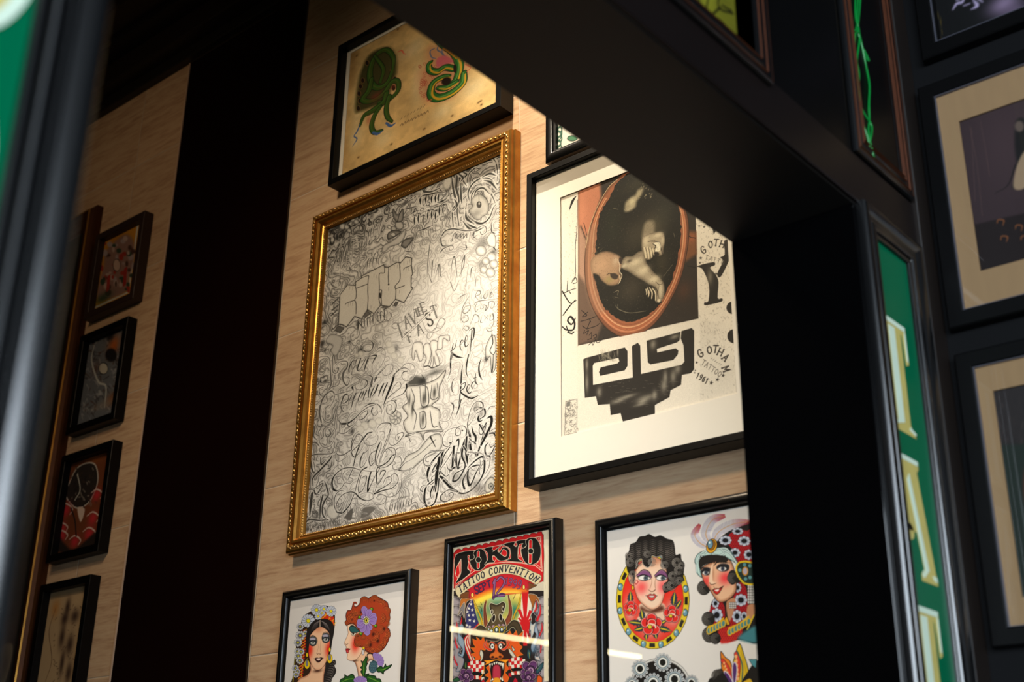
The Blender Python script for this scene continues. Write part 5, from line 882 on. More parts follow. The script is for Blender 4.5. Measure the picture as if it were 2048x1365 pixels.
for P, w in (([(340, 850), (320, 900), (300, 930), (320, 950), (290, 1000)], [5, 10, 6, 8, 3]), ([(430, 905), (460, 915), (500, 890)], [14, 16, 5]), ([(520, 840), (550, 860), (585, 840)], [12, 16, 5])): s.stroke(P, w, (.26, .38, .60))
# right snake
s.poly([(800, 330), (850, 310), (930, 330), (1000, 380), (1080, 420), (1070, 480), (1000, 640), (900, 680), (800, 700), (750, 600), (740, 500), (790, 440)], (.78, .50, .38), al=.55, soft=30)
for i in range(60): 
    x, y = _a.uniform(745, 900), _a.uniform(430, 680); s.ell(x, y, 8, 8, None, line=2.5, lcol=(.70, .34, .26))
for P, w in (([(760, -20), (830, 180), (900, 290), (980, 350), (1020, 440), (1000, 540), (940, 590)], [30, 50, 40, 44, 46, 40, 26]), ([(980, 470), (920, 460), (870, 490), (820, 480), (810, 440), (830, 420)], [30, 34, 36, 32, 24, 12]),
             ([(1050, 500), (1040, 570), (960, 640), (870, 670), (825, 640), (840, 570), (900, 530), (950, 520)], [30, 40, 44, 44, 42, 38, 30, 18]), ([(1000, 560), (930, 600), (870, 600)], [26, 34, 18])):
    snake(P, w, (.15, .40, .14), hl=(.40, .60, .30)); s.stroke(np.asarray(P)+[10, 6], np.asarray(w)*.28, (.80, .62, .16))
s.ell(930, 555, 34, 26, (.12, .07, .04), rot=-.5, soft=4); s.ell(990, 470, 12, 30, (.12, .07, .04))
for P in ([(880, 300), (870, 340), (910, 370), (880, 420)], [(920, 310), (900, 360), (940, 400)], [(850, 330), (820, 350), (830, 390), (860, 400)]): s.stroke(P, [6, 9, 4], (.42, .44, .55))
s.poly([(860, 420), (880, 390), (930, 380), (980, 420), (920, 440), (870, 460)], (.80, .40, .45), soft=6); s.stroke([(910, 330), (950, 350), (1000, 400)], [10, 14, 6], (.85, .58, .12))
s.stroke([(1060, 440), (1095, 460), (1070, 490)], 5, (.75, .35, .25)); s.stroke([(800, 690), (830, 680)], 5, (.75, .35, .25))
s.stroke([(600, 355), (625, 345), (640, 365), (655, 370)], [4, 8, 3], (.85, .32, .24)); s.blob(650, 370, 50, 30, (.88, .76, .62), .4)
for i in range(8): s.stroke([(620+i*22, 815-i*12), (630+i*22, 800-i*12)], 4, (.5, .42, .3))
for i in range(9): s.stroke([(615+i*22, 860-i*11), (628+i*22, 842-i*11), (632+i*22, 855-i*11)], 4, (.45, .36, .25))
for a in ((555, 985), (780, 880), (1165, 690), (1150, 700), (1170, 715), (600, 200), (320, 380), (330, 1075), (970, 790)): s.blob(a[0], a[1], 7, 6, (.3, .2, .1), .8)
s.grain(.03, 4); s.build('artwork')

# ================================================================== CHAIN
s = KS; s.view(620, 0, 3.412)
for i in range(7):
    y = 820+i*32; s.ell(1705-((i % 2)*6), y-0, 13, 20, None, line=9, lcol=(.10, .16, .14)); s.ell(1705-((i % 2)*6), y, 13, 20, None, line=4, lcol=(.30, .55, .45))
s.ell(1790, 945, 34, 18, (.30, .50, .38), line=5, lcol=(.1, .16, .14)); s.ell(1690, 900, 30, 60, None, line=7, lcol=(.12, .3, .22)); s.stroke([(1690, 780), (1690, 980)], 6, (.12, .2, .17))
s.build('artwork')
# ================================================================== TOKYO POSTER
s = YS; BK = (.07, .065, .06); RED = (.78, .10, .12); CRM = (.86, .82, .72)
s.view(890, 1190, 7.8)
def petal(s, x, y, r0, r1, a, w, col, **k):
    c, q = math.cos(a), math.sin(a); P = [(r0, 0), (r0+(r1-r0)*.4, -w*.8), (r0+(r1-r0)*.8, -w), (r1, 0), (r0+(r1-r0)*.8, w), (r0+(r1-r0)*.4, w*.8)]
    s.poly([(x+c*u-q*v, y+q*u+c*v) for u, v in P], col, **k)
# dark cloud scallop sides
s.poly([(120, 1600), (100, 900), (130, 60), (110, -60), (1560, -60), (1560, 1600)], (.14, .11, .11), smooth=False)
for sd, xs in ((0, 110), (1, 1560)):
    for i, y in enumerate((60, 200, 330, 460, 600, 740, 880, 1020, 1160, 1300, 1420)):
        x = xs+(60 if i % 2 else 30)*(1 if sd == 0 else -1); s.ell(x, y+60, 120, 90, (.62, .58, .60), line=5, lcol=(.75, .73, .72), shade=((.18, .15, .16), 60, .95)); s.blob(x, y, 40, 24, (.80, .78, .79), .5)
# horns, ropes, sky behind the nose
s.poly([(430, 30), (1220, -80), (1250, 400), (1000, 520), (600, 520), (480, 440)], (.94, .80, .30), soft=8); s.blob(800, 200, 240, 170, (.25, .48, .44), .95); s.blob(560, 300, 90, 120, (.16, .46, .44), .9); s.blob(1080, 260, 90, 130, (.16, .46, .40), .95); s.blob(820, 60, 200, 40, (.55, .74, .64), .8); s.blob(560, 40, 90, 40, (.95, .55, .15), .7); s.blob(1120, 10, 90, 50, (.95, .85, .5), .7)
for P in ([(640, 40), (600, 200), (600, 400), (620, 520), (680, 520), (660, 380), (640, 200), (660, 60)], [(970, -60), (990, 150), (985, 300), (930, 420), (950, 500), (1020, 440), (1050, 300), (1040, 160), (1000, 20)]):
    s.poly(P, (.52, .26, .16), line=6, lcol=(.88, .78, .6), shade=((.2, .08, .05), 26, .8))
for P in ([(440, 90), (500, 220), (560, 360), (590, 480)], [(1190, 0), (1150, 160), (1090, 300), (1060, 390)]):
    s.stroke(P, 34, BK); s.stroke(P, 26, (.86, .70, .18)); A = cr(P, False, 5)
    for a in A[::1]: s.stroke([(a[0]-10, a[1]+10), (a[0]+12, a[1]-6)], 3, (.4, .28, .05))
for P in ([(490, 110), (540, 110), (575, 160)], [(1060, -80), (1100, -20), (1065, 70)], [(500, 180), (560, 200), (575, 260)]): s.stroke(P, [4, 6, 10], BK)
# flags
s.poly([(350, 200), (395, 90), (440, 60), (460, 200), (490, 330), (530, 450), (440, 560), (330, 560), (330, 400)], (.20, .20, .40), smooth=False)
for x, y in ((405, 150), (370, 215), (425, 240), (370, 325), (440, 320), (385, 400), (455, 415), (340, 480), (385, 500), (350, 270), (410, 70)): star(s, x, y, 28, (.9, .88, .82), .1)
for k in range(6): s.stroke([(440-k*10+k*0, 560+k*6), (330+k*18-30, 700+k*10), (330+k*22, 860), (400+k*20, 1030)], [20, 26, 26, 20], (RED, CRM)[k % 2])
s.stroke([(440, 70), (360, 160), (330, 280), (320, 420)], [8, 10, 10, 8], (.85, .75, .75)); s.stroke([(520, 460), (440, 540)], 20, RED)
s.poly([(1200, -60), (1290, -60), (1350, 160), (1350, 600), (1300, 760), (1230, 760), (1130, 500), (1130, 380), (1180, 240)], (.88, .85, .78), smooth=False)
for k in range(14):
    a = k*2*math.pi/14+.1; s.poly([(1250+50*math.cos(a-.09), 470+60*math.sin(a-.09)), (1250+360*math.cos(a-.085), 470+560*math.sin(a-.085)), (1250+360*math.cos(a+.085), 470+560*math.sin(a+.085)), (1250+50*math.cos(a+.09), 470+60*math.sin(a+.09))], RED, smooth=False) if k in (0, 1, 2, 9, 10, 11, 12, 13) and False else None
for a0, l in ((-1.57, 560), (-1.2, 240), (-1.95, 260), (-2.35, 150), (-.8, 130), (-.4, 100), (0, 90), (.4, 100), (.8, 140), (1.2, 260), (1.57, 330), (2.7, 110), (-2.8, 110)):
    s.poly([(1250+60*math.cos(a0-.3), 470+60*math.sin(a0-.3)), (1250+l*math.cos(a0-.10), 470+l*math.sin(a0-.10)), (1250+l*math.cos(a0+.10), 470+l*math.sin(a0+.10)), (1250+60*math.cos(a0+.3), 470+60*math.sin(a0+.3))], RED, smooth=False)
s.ell(1248, 470, 74, 96, RED)
# hair / ribbon tails
for P, c in (([(250, 70), (340, 60), (420, 60), (330, 130), (290, 340), (270, 200), (230, 220)], (.72, .42, .16)), ([(1300, 0), (1400, 0), (1460, 60), (1480, 160), (1420, 80), (1380, 260), (1340, 130)], (.62, .36, .15)), ([(200, 330), (240, 210), (300, 120), (310, 200), (300, 370), (260, 260)], (.50, .48, .48))):
    s.poly(P, c, line=6, lcol=(.85, .8, .7), shade=((.25, .12, .05), 16, .7))
# flames
for P, c in (([(260, 340), (250, 420), (300, 520), (230, 600), (290, 700), (310, 820), (300, 930), (230, 1040), (150, 1000), (190, 900), (250, 930), (270, 850), (210, 760), (200, 620), (220, 480)], (.55, .62, .68)), ([(1420, 90), (1430, 230), (1340, 330), (1360, 460), (1430, 400), (1450, 320), (1400, 560), (1340, 700), (1330, 560), (1300, 700), (1350, 300)], (.80, .78, .74)), ([(1480, 150), (1500, 250), (1430, 430), (1460, 620), (1430, 760), (1370, 900), (1340, 800), (1420, 640), (1390, 560), (1430, 380)], (.62, .66, .72)),
             ([(1510, 430), (1530, 560), (1480, 700), (1490, 860), (1470, 960), (1500, 1040), (1410, 1010), (1400, 950), (1450, 960), (1470, 860)], (.80, .74, .70)), ([(150, 660), (170, 780), (230, 860), (210, 940), (300, 1010), (250, 1180), (170, 1200), (200, 1100), (140, 1000), (150, 900)], (.60, .56, .58))):
    s.poly(P, c, line=6, lcol=(.1, .08, .08), shade=((.22, .36, .50), 20, .7))
for P, w in (([(262, 350), (255, 420), (245, 460)], [10, 30, 20]), ([(1420, 100), (1425, 200), (1400, 260)], [10, 30, 26]), ([(1485, 160), (1485, 280), (1440, 400)], [10, 34, 40]), ([(1510, 440), (1515, 540), (1475, 640)], [8, 26, 24]), ([(155, 670), (170, 760), (195, 830)], [8, 26, 26]), ([(180, 430), (190, 500), (200, 560)], [8, 22, 10]), ([(140, 960), (160, 1040), (190, 1100)], [8, 26, 22]), ([(1500, 800), (1490, 900)], [26, 20])): s.stroke(P, w, (.80, .12, .15), soft=8)
# nose skull
s.poly([(690, 170), (720, 130), (810, 155), (900, 110), (945, 150), (935, 240), (890, 330), (930, 400), (955, 490), (940, 560), (650, 560), (650, 490), (700, 400), (740, 290), (705, 240)], (.34, .28, .19), line=9, lcol=(.80, .78, .66), shade=((.10, .08, .05), 46, .9)); s.blob(810, 290, 60, 60, (.46, .40, .28), .8)
for x, y, rx, ry, r in ((760, 370, 26, 62, .15), (868, 355, 26, 60, -.12), (732, 270, 18, 36, .1), (905, 225, 18, 36, -.1)): s.ell(x, y, rx, ry, (.10, .07, .06), rot=r, line=10, lcol=(.85, .80, .70))
for P in ([(470, 540), (530, 480), (600, 490), (650, 560), (560, 590)], [(870, 620), (960, 500), (1050, 400), (1130, 410), (1190, 500), (1210, 640), (1140, 720), (1100, 560), (1050, 510), (990, 560)]):
    s.poly(P, (.28, .23, .16), line=8, lcol=(.70, .68, .56), shade=((.08, .06, .04), 34, .85))
s.poly([(420, 560), (440, 700), (600, 760), (800, 760), (1000, 720), (1210, 740), (1200, 860), (1210, 1000), (1000, 1040), (800, 1080), (560, 1060), (400, 900)], (.20, .10, .07), soft=4)
for x, y, r in ((690, 510, 30), (760, 500, 30), (840, 480, 28), (905, 480, 30)): s.ell(x, y, r, r*.8, (.68, .55, .58), line=4)
for x, y, rx, ry in ((725, 570, 46, 52), (803, 560, 54, 80), (885, 555, 50, 66), (680, 545, 34, 30), (935, 530, 34, 36)): s.ell(x, y, rx, ry, (.78, .66, .15), line=6); s.ell(x, y, rx*.62, ry*.68, (.16, .22, .26), line=5); s.ell(x, y-ry*.15, rx*.3, ry*.35, (.85, .9, .9))
s.stroke([(640, 700), (760, 730), (830, 720), (960, 640)], [8, 14, 14, 8], (.5, .45, .35))
# demon face
OR = (.86, .34, .10); OY = (.94, .62, .12)
def spiky(P, c, lc=OY): s.poly(P, c, smooth=False, line=9, lcol=BK); s.poly(P, c, smooth=False, line=4, lcol=lc)
spiky([(430, 690), (500, 720), (490, 660), (560, 720), (600, 650), (620, 740), (700, 760), (680, 830), (620, 870), (580, 860), (540, 940), (560, 1010), (440, 1040), (480, 990), (400, 930), (470, 910), (400, 830), (480, 830), (440, 760)], OR)
spiky([(950, 640), (1010, 560), (1050, 640), (1110, 560), (1140, 650), (1220, 570), (1200, 680), (1150, 760), (1210, 820), (1160, 880), (1220, 940), (1130, 960), (1180, 1010), (1060, 1000), (1010, 900), (960, 800)], OR)
for P, w in (([(650, 720), (620, 800), (700, 860), (760, 840)], [16, 34, 34, 10]), ([(960, 720), (990, 780), (930, 850), (870, 850)], [16, 34, 34, 10]), ([(690, 780), (720, 740), (780, 770)], [10, 16, 14]), ([(830, 770), (880, 740), (930, 780)], [14, 16, 10])): s.stroke(P, np.array(w)+16, BK); s.stroke(P, np.array(w)+7, (.9, .85, .7)); s.stroke(P, w, (.84, .22, .10))
s.poly([(770, 780), (820, 780), (835, 880), (900, 930), (915, 980), (850, 1010), (800, 990), (750, 1010), (690, 980), (710, 920), (770, 880)], (.82, .42, .14), line=10, lcol=BK, shade=((.45, .14, .05), 24, .8)); s.ell(745, 975, 26, 18, (.25, .08, .04)); s.ell(860, 970, 26, 18, (.25, .08, .04)); s.blob(800, 850, 18, 60, (.85, .25, .12), .8)
for x in (740, 865): s.ell(x, 808, 30, 44, (.92, .92, .88), line=7); s.ell(x, 808, 14, 18, (.1, .1, .1)); s.ell(x, 802, 5, 6, (.9, .9, .9))
for P in ([(1000, 840), (1060, 900), (1130, 1010), (1060, 980), (1000, 900)], [(560, 860), (600, 930), (570, 1040), (500, 1110), (560, 1000), (540, 930)], [(1040, 800), (1090, 860), (1060, 880)]): s.poly(P, (.80, .78, .70), line=6, lcol=BK, shade=((.4, .38, .35), 12, .6))
s.poly([(600, 1030), (700, 1020), (800, 1010), (920, 1010), (1010, 1010), (960, 1060), (980, 1100), (900, 1050), (850, 1040), (800, 1030), (740, 1050), (690, 1080), (620, 1100), (640, 1060)], (.95, .62, .12), line=8, lcol=BK, shade=((.85, .3, .08), 14, .7))
s.poly([(690, 1080), (800, 1040), (910, 1060), (930, 1180), (900, 1330), (810, 1420), (710, 1330), (690, 1200)], (.13, .06, .06), line=6)
s.poly([(760, 1110), (840, 1100), (870, 1200), (850, 1420), (750, 1420), (740, 1240)], (.72, .20, .28), shade=((.35, .05, .1), 20, .8)); s.poly([(760, 1310), (850, 1310), (860, 1420), (750, 1420)], (.90, .6, .15), soft=6)
for x, y, h in ((700, 1080, 110), (735, 1075, 50), (770, 1060, 46), (805, 1050, 46), (840, 1060, 46), (870, 1065, 60), (900, 1070, 120)): s.poly([(x-18, y), (x+18, y-4), (x+4, y+h)], (.93, .90, .82), smooth=False, line=4)
for x, y, h in ((715, 1340, 90), (745, 1320, 50), (870, 1310, 60), (895, 1330, 120)): s.poly([(x-16, y+20), (x+16, y+20), (x, y-h*.6)], (.93, .90, .82), smooth=False, line=4)
for P in ([(640, 1140), (690, 1210), (620, 1260), (690, 1300), (640, 1365), (690, 1420), (720, 1300), (690, 1100)], [(930, 1060), (1000, 1160), (940, 1220), (1000, 1300), (950, 1420), (900, 1300), (930, 1180)]): spiky(P, OR)
# checked scarf
for cx, cy, w, h in ((480, 1170, 130, 140), (1120, 1110, 130, 130)):
    for i in range(6):
        for j in range(5):
            x, y = cx-w+i*w/3, cy-h+j*h/2.4+((i-2.5)**2)*5; s.poly([(x, y), (x+w/3, y-6), (x+w/3+4, y+h/2.5), (x+3, y+h/2.5)], (RED, (.90, .86, .80))[(i+j) % 2] if j % 4 != 3 else BK, smooth=False)
s.stroke([(380, 1040), (340, 1110), (420, 1200)], 6, BK); s.stroke([(610, 1100), (600, 1220), (540, 1310)], [8, 12, 8], OY); s.stroke([(1000, 1030), (1030, 1180), (1120, 1240)], [8, 12, 8], (.7, .35, .15))
# roses
def rose(s, x, y, r, c, lc, dk, rot=0., yc=None):
    for k in range(5):
        a = rot+k*2*math.pi/5; s.ell(x+r*.52*math.cos(a), y+r*.52*math.sin(a), r*.52, r*.46, c, rot=a, line=r*.06, lcol=BK, shade=(dk, r*.25, .6)); s.ell(x+r*.52*math.cos(a), y+r*.52*math.sin(a), r*.46, r*.40, None, rot=a, line=r*.05, lcol=lc)
    s.ell(x, y, r*.46, r*.44, c, line=r*.06, lcol=BK, shade=(dk, r*.2, .8)); t = np.linspace(.5, 4.6, 12); s.stroke([(x+r*.07*q*math.cos(q*1.6), y+r*.07*q*math.sin(q*1.6)) for q in t], r*.09, lc)
    if yc: s.ell(x-r*.08, y+r*.1, r*.14, r*.12, yc, line=r*.04, lcol=BK)
rose(s, 330, 1270, 125, (.36, .20, .38), (.74, .60, .66), (.12, .05, .14), .3); rose(s, 1330, 1180, 160, (.38, .20, .40), (.74, .60, .68), (.12, .05, .14), .2); rose(s, 1300, 1300, 120, (.34, .17, .36), (.7, .56, .64), (.12, .05, .14), .9)
for P, c in (([(1420, 1180), (1500, 1080), (1540, 1060), (1520, 1150), (1440, 1240)], (.14, .30, .34)), ([(310, 1050), (340, 1100), (330, 1160), (300, 1130)], (.2, .34, .2)), ([(110, 1340), (190, 1290), (230, 1340), (160, 1365)], (.16, .34, .2)), ([(1290, 850), (1340, 900), (1320, 1010), (1280, 960)], (.14, .30, .34)), ([(1450, 1260), (1520, 1300), (1500, 1420), (1430, 1380)], OR)): s.poly(P, c, line=6, shade=((.03, .1, .12), 16, .8))
for P in ([(1310, 900), (1325, 1000)], [(1440, 1170), (1490, 1110)], [(325, 1060), (325, 1150)]): s.stroke(P, [4, 9, 4], (.88, .85, .2))
s.blob(1400, 860, 60, 60, (.30, .42, .52), .8); s.blob(1480, 1120, 40, 60, (.25, .35, .4), .6)
s.poly([(1060, 1365), (1090, 1290), (1130, 1330), (1140, 1420), (1060, 1420)], (.72, .08, .16), smooth=False, line=6); s.poly([(560, 1365), (600, 1310), (640, 1420), (540, 1420)], (.72, .08, .16), smooth=False, line=6)
# header
s.view(890, 1040, 8.027)
s.poly([(60, 430), (1650, 100), (1660, 2600), (1590, 2600), (1585, 1100), (1580, 700), (1585, 240), (140, 540), (140, 1100), (125, 2600), (60, 2600)], CRM, smooth=False)
s.poly([(60, 430), (1650, 100), (1650, 240), (60, 560)], CRM, smooth=False)
TOP = [(135, 540)]+[p for i in range(13) for p in ((165+i*108, 508-i*23), (180+i*108, 486-i*23), (205+i*108, 470-i*23), (235+i*108, 468-i*23), (262+i*108, 482-i*24))]+[(1560, 225), (1583, 240), (1590, 600), (1580, 1000), (1480, 900), (1300, 790), (1000, 700), (700, 760), (450, 880), (280, 1000), (140, 1110)]
s.poly(TOP, RED, smooth=False, line=5, lcol=(.3, .06, .06), shade=((.45, .06, .08), 22, .6))
s.poly([(170, 560), (1540, 268), (1545, 560), (1560, 830), (1450, 740), (1250, 700), (980, 680), (700, 710), (480, 820), (330, 930), (170, 1080), (200, 950), (240, 880), (250, 640), (160, 880), (160, 700)], None, smooth=False, line=10, lcol=CRM)
s.poly([(300, 990), (450, 870), (700, 760), (1000, 695), (1280, 745), (1480, 880), (1570, 960), (1560, 1000), (1320, 1060), (1290, 1180), (400, 1260), (380, 1140), (160, 1110)], (.72, .10, .14), smooth=False)
LET = [[(176, 570), (470, 505), (470, 600), (430, 650), (390, 620), (400, 575), (360, 580), (370, 700), (355, 790), (400, 855), (180, 1020), (255, 880), (265, 760), (262, 630), (225, 680), (195, 800), (170, 850)],
       [(460, 540), (520, 480), (600, 480), (655, 560), (665, 680), (620, 770), (540, 815), (460, 790), (415, 720), (405, 660), (450, 640), (480, 600)],
       [(640, 470), (760, 440), (750, 480), (775, 500), (755, 530), (930, 400), (900, 440), (840, 500), (880, 545), (960, 600), (1000, 560), (990, 500), (930, 470), (900, 530), (870, 520), (920, 455), (990, 450), (1035, 520), (1015, 620), (930, 655), (860, 645), (790, 575), (755, 590), (770, 640), (790, 680), (700, 690), (640, 720), (690, 640), (690, 540)],
       [(950, 395), (1110, 360), (1100, 410), (1140, 440), (1165, 410), (1150, 350), (1300, 330), (1310, 400), (1260, 450), (1230, 420), (1260, 380), (1200, 390), (1170, 450), (1165, 600), (1180, 640), (1240, 680), (1000, 655), (1060, 620), (1050, 480), (1020, 440)],
       [(1300, 340), (1370, 295), (1460, 310), (1520, 400), (1535, 520), (1510, 640), (1430, 710), (1350, 720), (1280, 670), (1240, 580), (1225, 480), (1270, 460), (1310, 420)]]
for P in LET: s.poly(P, BK, n=4, line=20, lcol=CRM); s.poly(P, BK, n=4, line=5, lcol=BK)
for (x0, y0, x1, y1, x2, y2) in ((535, 525, 537, 640, 535, 765), (1372, 350, 1378, 500, 1368, 680)):
    w = 58 if x0 < 1000 else 70; P = [(x0, y0), (x0-2, (y0+y2)/2), (x2, y2)]; s.stroke(P, w, CRM, smooth=False); s.stroke(P, w-22, RED, smooth=False); s.ell(x1, y1+5, 44, 46, BK, line=8, lcol=CRM)
for P in ([(760, 600), (790, 580), (830, 620), (800, 670), (770, 650)], [(1110, 390), (1140, 370), (1160, 390), (1135, 430)], [(850, 480), (900, 420), (935, 415), (880, 520)], [(375, 660), (390, 700), (430, 810), (400, 830), (370, 780)], [(1185, 440), (1210, 430), (1225, 600), (1200, 600), (1178, 540)], [(1500, 300), (1530, 290), (1530, 360)], [(180, 780), (220, 690), (240, 860), (200, 930), (170, 900)], [(1480, 700), (1530, 620), (1540, 780), (1470, 720)]): s.poly(P, RED, smooth=False, line=7, lcol=CRM)
# ribbon
RB = [(165, 1125), (300, 1010), (450, 900), (650, 790), (850, 725), (1000, 712), (1200, 745), (1400, 830), (1550, 910), (1480, 1040), (1380, 1000), (1200, 910), (1000, 870), (850, 890), (650, 960), (480, 1050), (330, 1150), (240, 1260)]
s.poly(RB, (.84, .78, .62), n=3, line=6, lcol=(.3, .22, .15)); s.poly([(250, 1200), (330, 1160), (385, 1150), (390, 1260), (240, 1260)], (.45, .27, .14), smooth=False, line=5); s.poly([(1340, 1010), (1480, 1060), (1310, 1140)], (.42, .26, .14), smooth=False, line=5)
A = cr([(215, 1140), (330, 1050), (470, 955), (650, 870), (850, 805), (1000, 790), (1200, 830), (1380, 905), (1500, 970)], False, 20); L_ = np.concatenate([[0], np.cumsum(np.hypot(*np.diff(A, axis=0).T))]); L_ /= L_[-1]
txt = 'TATTOO CONVENTION'
for i, ch in enumerate(txt):
    if ch == ' ': continue
    u = .03+.94*(i if i < 6 else i-.35)/(len(txt)-1.35); x, y = np.interp(u, L_, A[:, 0]), np.interp(u, L_, A[:, 1]); x2, y2 = np.interp(min(u+.02, 1), L_, A[:, 0]), np.interp(min(u+.02, 1), L_, A[:, 1])
    glyph(s, ch, x, y, 48, 100, math.atan2(y2-y, x2-x+1e-6)*.8 if u < .97 else .6, 19, (.10, .13, .20), .18, serif_=.3)
# SEPT 12 1999
s.blob(800, 1180, 420, 90, (.95, .72, .15), .0)
s.poly([(400, 1160), (480, 1060), (700, 960), (960, 900), (1200, 950), (1330, 1010), (1320, 1120), (1100, 1170), (800, 1190), (560, 1230), (400, 1260)], (.76, .12, .18), soft=30); s.poly([(430, 1250), (700, 1130), (1000, 1090), (1280, 1120), (1290, 1160), (900, 1180), (520, 1270)], (.93, .55, .14), soft=30); s.poly([(500, 1290), (700, 1190), (980, 1150), (1180, 1150), (1200, 1180), (900, 1200), (560, 1340)], (.96, .86, .3), soft=24)
PU = (.30, .16, .34); PL = (.52, .34, .52)
for i, (ch, x, y) in enumerate((('S', 505, 1130), ('E', 570, 1100), ('P', 632, 1068), ('T', 706, 1034))): glyph(s, ch, x, y, 50, 120-i*8, -.35, 26, (.16, .06, .12), .1); glyph(s, ch, x, y, 50, 116-i*8, -.35, 15, PU, .1)
glyph(s, '1', 790, 1110, 60, 300, .08, 50, (.16, .06, .12)); glyph(s, '1', 790, 1110, 60, 296, .08, 34, PL); glyph(s, '2', 895, 1070, 130, 290, .05, 44, (.16, .06, .12)); glyph(s, '2', 895, 1070, 130, 288, .05, 28, PL)
s.stroke([(770, 1245), (830, 1230)], 36, PU); s.stroke([(850, 1210), (910, 1190), (965, 1200)], [24, 36, 20], PU)
for i, (ch, x, y) in enumerate((('1', 990, 985), ('9', 1050, 1000), ('9', 1120, 1030), ('9', 1195, 1045))): glyph(s, ch, x, y, 52, 110+i*10, .2, 22, (.16, .06, .12)); glyph(s, ch, x, y, 52, 108+i*10, .2, 12, PL)
s.ell(440, 1210, 22, 36, (.95, .8, .4), line=4); s.ell(1265, 1085, 18, 36, (.95, .85, .45), line=4)
for P in ([(1585, 400), (1610, 700), (1590, 900), (1615, 1100)],): s.stroke(P, 6, (.74, .70, .60))
s.grain(.02, 6); s.build('artwork')

# ================================================================== TWO WOMEN (bottom left)
s = BS; BKS = (.08, .07, .07); SKN = (.92, .74, .60)
s.view(580, 1190, 7.8)
CAP = [(210, 340), (330, 260), (430, 195), (540, 172), (640, 205), (690, 270), (700, 380), (690, 540), (670, 620), (640, 850), (560, 1300), (500, 1500), (20, 1500), (40, 1300), (60, 1100), (80, 900), (110, 760), (130, 560), (180, 430)]
s.poly(CAP, (.20, .12, .07), n=4, line=6); s.poly([(430, 400), (550, 280), (690, 350), (690, 540), (660, 560), (560, 420), (400, 420)], (.80, .18, .08), smooth=False)
for a in ((540, 340), (620, 370), (480, 400), (690, 470), (660, 420), (580, 300)): s.stroke([(a[0]-25, a[1]+30), (a[0]+20, a[1]-35)], 14, (.92, .72, .10)); s.stroke([(a[0]-20, a[1]-20), (a[0]+20, a[1]+10)], 9, (.92, .5, .08))
for y in range(560, 1500, 46):
    x = 235-(y-560)*.10; s.stroke([(x-20, y), (x+26, y+26)], 30, (.72, .14, .08)); s.stroke([(x-40, y+24), (x+20, y-16)], 12, (.90, .66, .10))
s.stroke([(90, 840), (70, 1100), (45, 1365)], 14, (.75, .70, .12)); s.stroke([(270, 1000), (200, 1130), (170, 1365)], 12, (.80, .70, .12))
def daisy(s, x, y, r, ry, n, c=(.76, .78, .84), cc=(.90, .84, .12), inner=None):
    for k in range(n):
        a = k*2*math.pi/n+.2; petal(s, x, y, r*.12, r, a, r*.24, c, line=max(3, r*.05), lcol=(.22, .24, .30))
    if inner: s.ell(x, y, r*.52, r*.52, inner, soft=r*.2)
    s.ell(x, y, r*.28, r*.28*ry, cc, line=max(3, r*.06), lcol=(.35, .3, .05))
daisy(s, 415, 240, 90, 1, 12); daisy(s, 530, 225, 60, 1, 10); daisy(s, 500, 290, 50, 1, 9); daisy(s, 440, 340, 60, 1, 9); daisy(s, 640, 260, 84, 1, 11); daisy(s, 285, 410, 108, 1, 13)
for x, y, r in ((160, 500, 56), (235, 610, 50), (160, 640, 76), (125, 750, 66), (120, 890, 56), (175, 890, 52), (130, 960, 62), (155, 1030, 56), (85, 1150, 56), (120, 1200, 44), (95, 1250, 52)): daisy(s, x, y, r, 1, 9, (.80, .80, .82), (.72, .70, .18), (.38, .38, .46))
HAIR = [(260, 600), (330, 450), (460, 385), (580, 385), (660, 440), (690, 540), (660, 720), (620, 900), (600, 820), (615, 640), (560, 540), (470, 510), (390, 560), (320, 660), (290, 800), (280, 920), (250, 760)]
s.poly(HAIR, (.12, .10, .10), n=5, line=4)
for k in range(7): s.stroke([(330+k*14, 560-k*6), (380+k*10, 460-k*4), (450+k*3, 415)], [3, 8, 3], (.50, .46, .46), al=.7)
for k in range(8): s.stroke([(620-k*10, 560-k*8), (580-k*10, 470-k*6), (500-k*3, 415)], [3, 8, 3], (.50, .46, .46), al=.7)
s.stroke([(468, 400), (468, 510)], [10, 14], (.90, .80, .72)); 
HAIR2 = [(560, 1080), (640, 1050), (700, 1020), (715, 1080), (690, 1110), (720, 1180), (700, 1250), (650, 1330), (620, 1500), (470, 1500), (520, 1250)]
s.poly(HAIR2, (.14, .12, .12), n=5, line=4)
for k in range(13): s.stroke([(640-k*12, 1060+k*32), (690-k*8, 1050+k*36), (715-k*10, 1110+k*32)], [3, 7, 3], (.62, .58, .56), al=.85)
FACE = [(300, 760), (310, 650), (380, 560), (470, 505), (560, 540), (620, 630), (620, 780), (600, 920), (560, 1060), (500, 1150), (430, 1180), (370, 1150), (320, 1060), (290, 920)]
s.poly([(330, 1060), (540, 1060), (530, 1250), (470, 1500), (100, 1500), (140, 1320), (260, 1260), (320, 1180)], SKN, n=4, line=4, shade=((.62, .30, .20), 40, .6)); s.blob(430, 1190, 90, 26, (.25, .12, .08), .9)
s.poly(FACE, SKN, n=5, line=5, shade=((.78, .45, .32), 30, .5)); s.clipshade(FACE, 310, 870, 70, 120, (.90, .14, .06), .95); s.clipshade(FACE, 600, 850, 70, 120, (.90, .14, .06), .95); s.clipshade(FACE, 450, 540, 90, 60, (.80, .46, .32), .6)
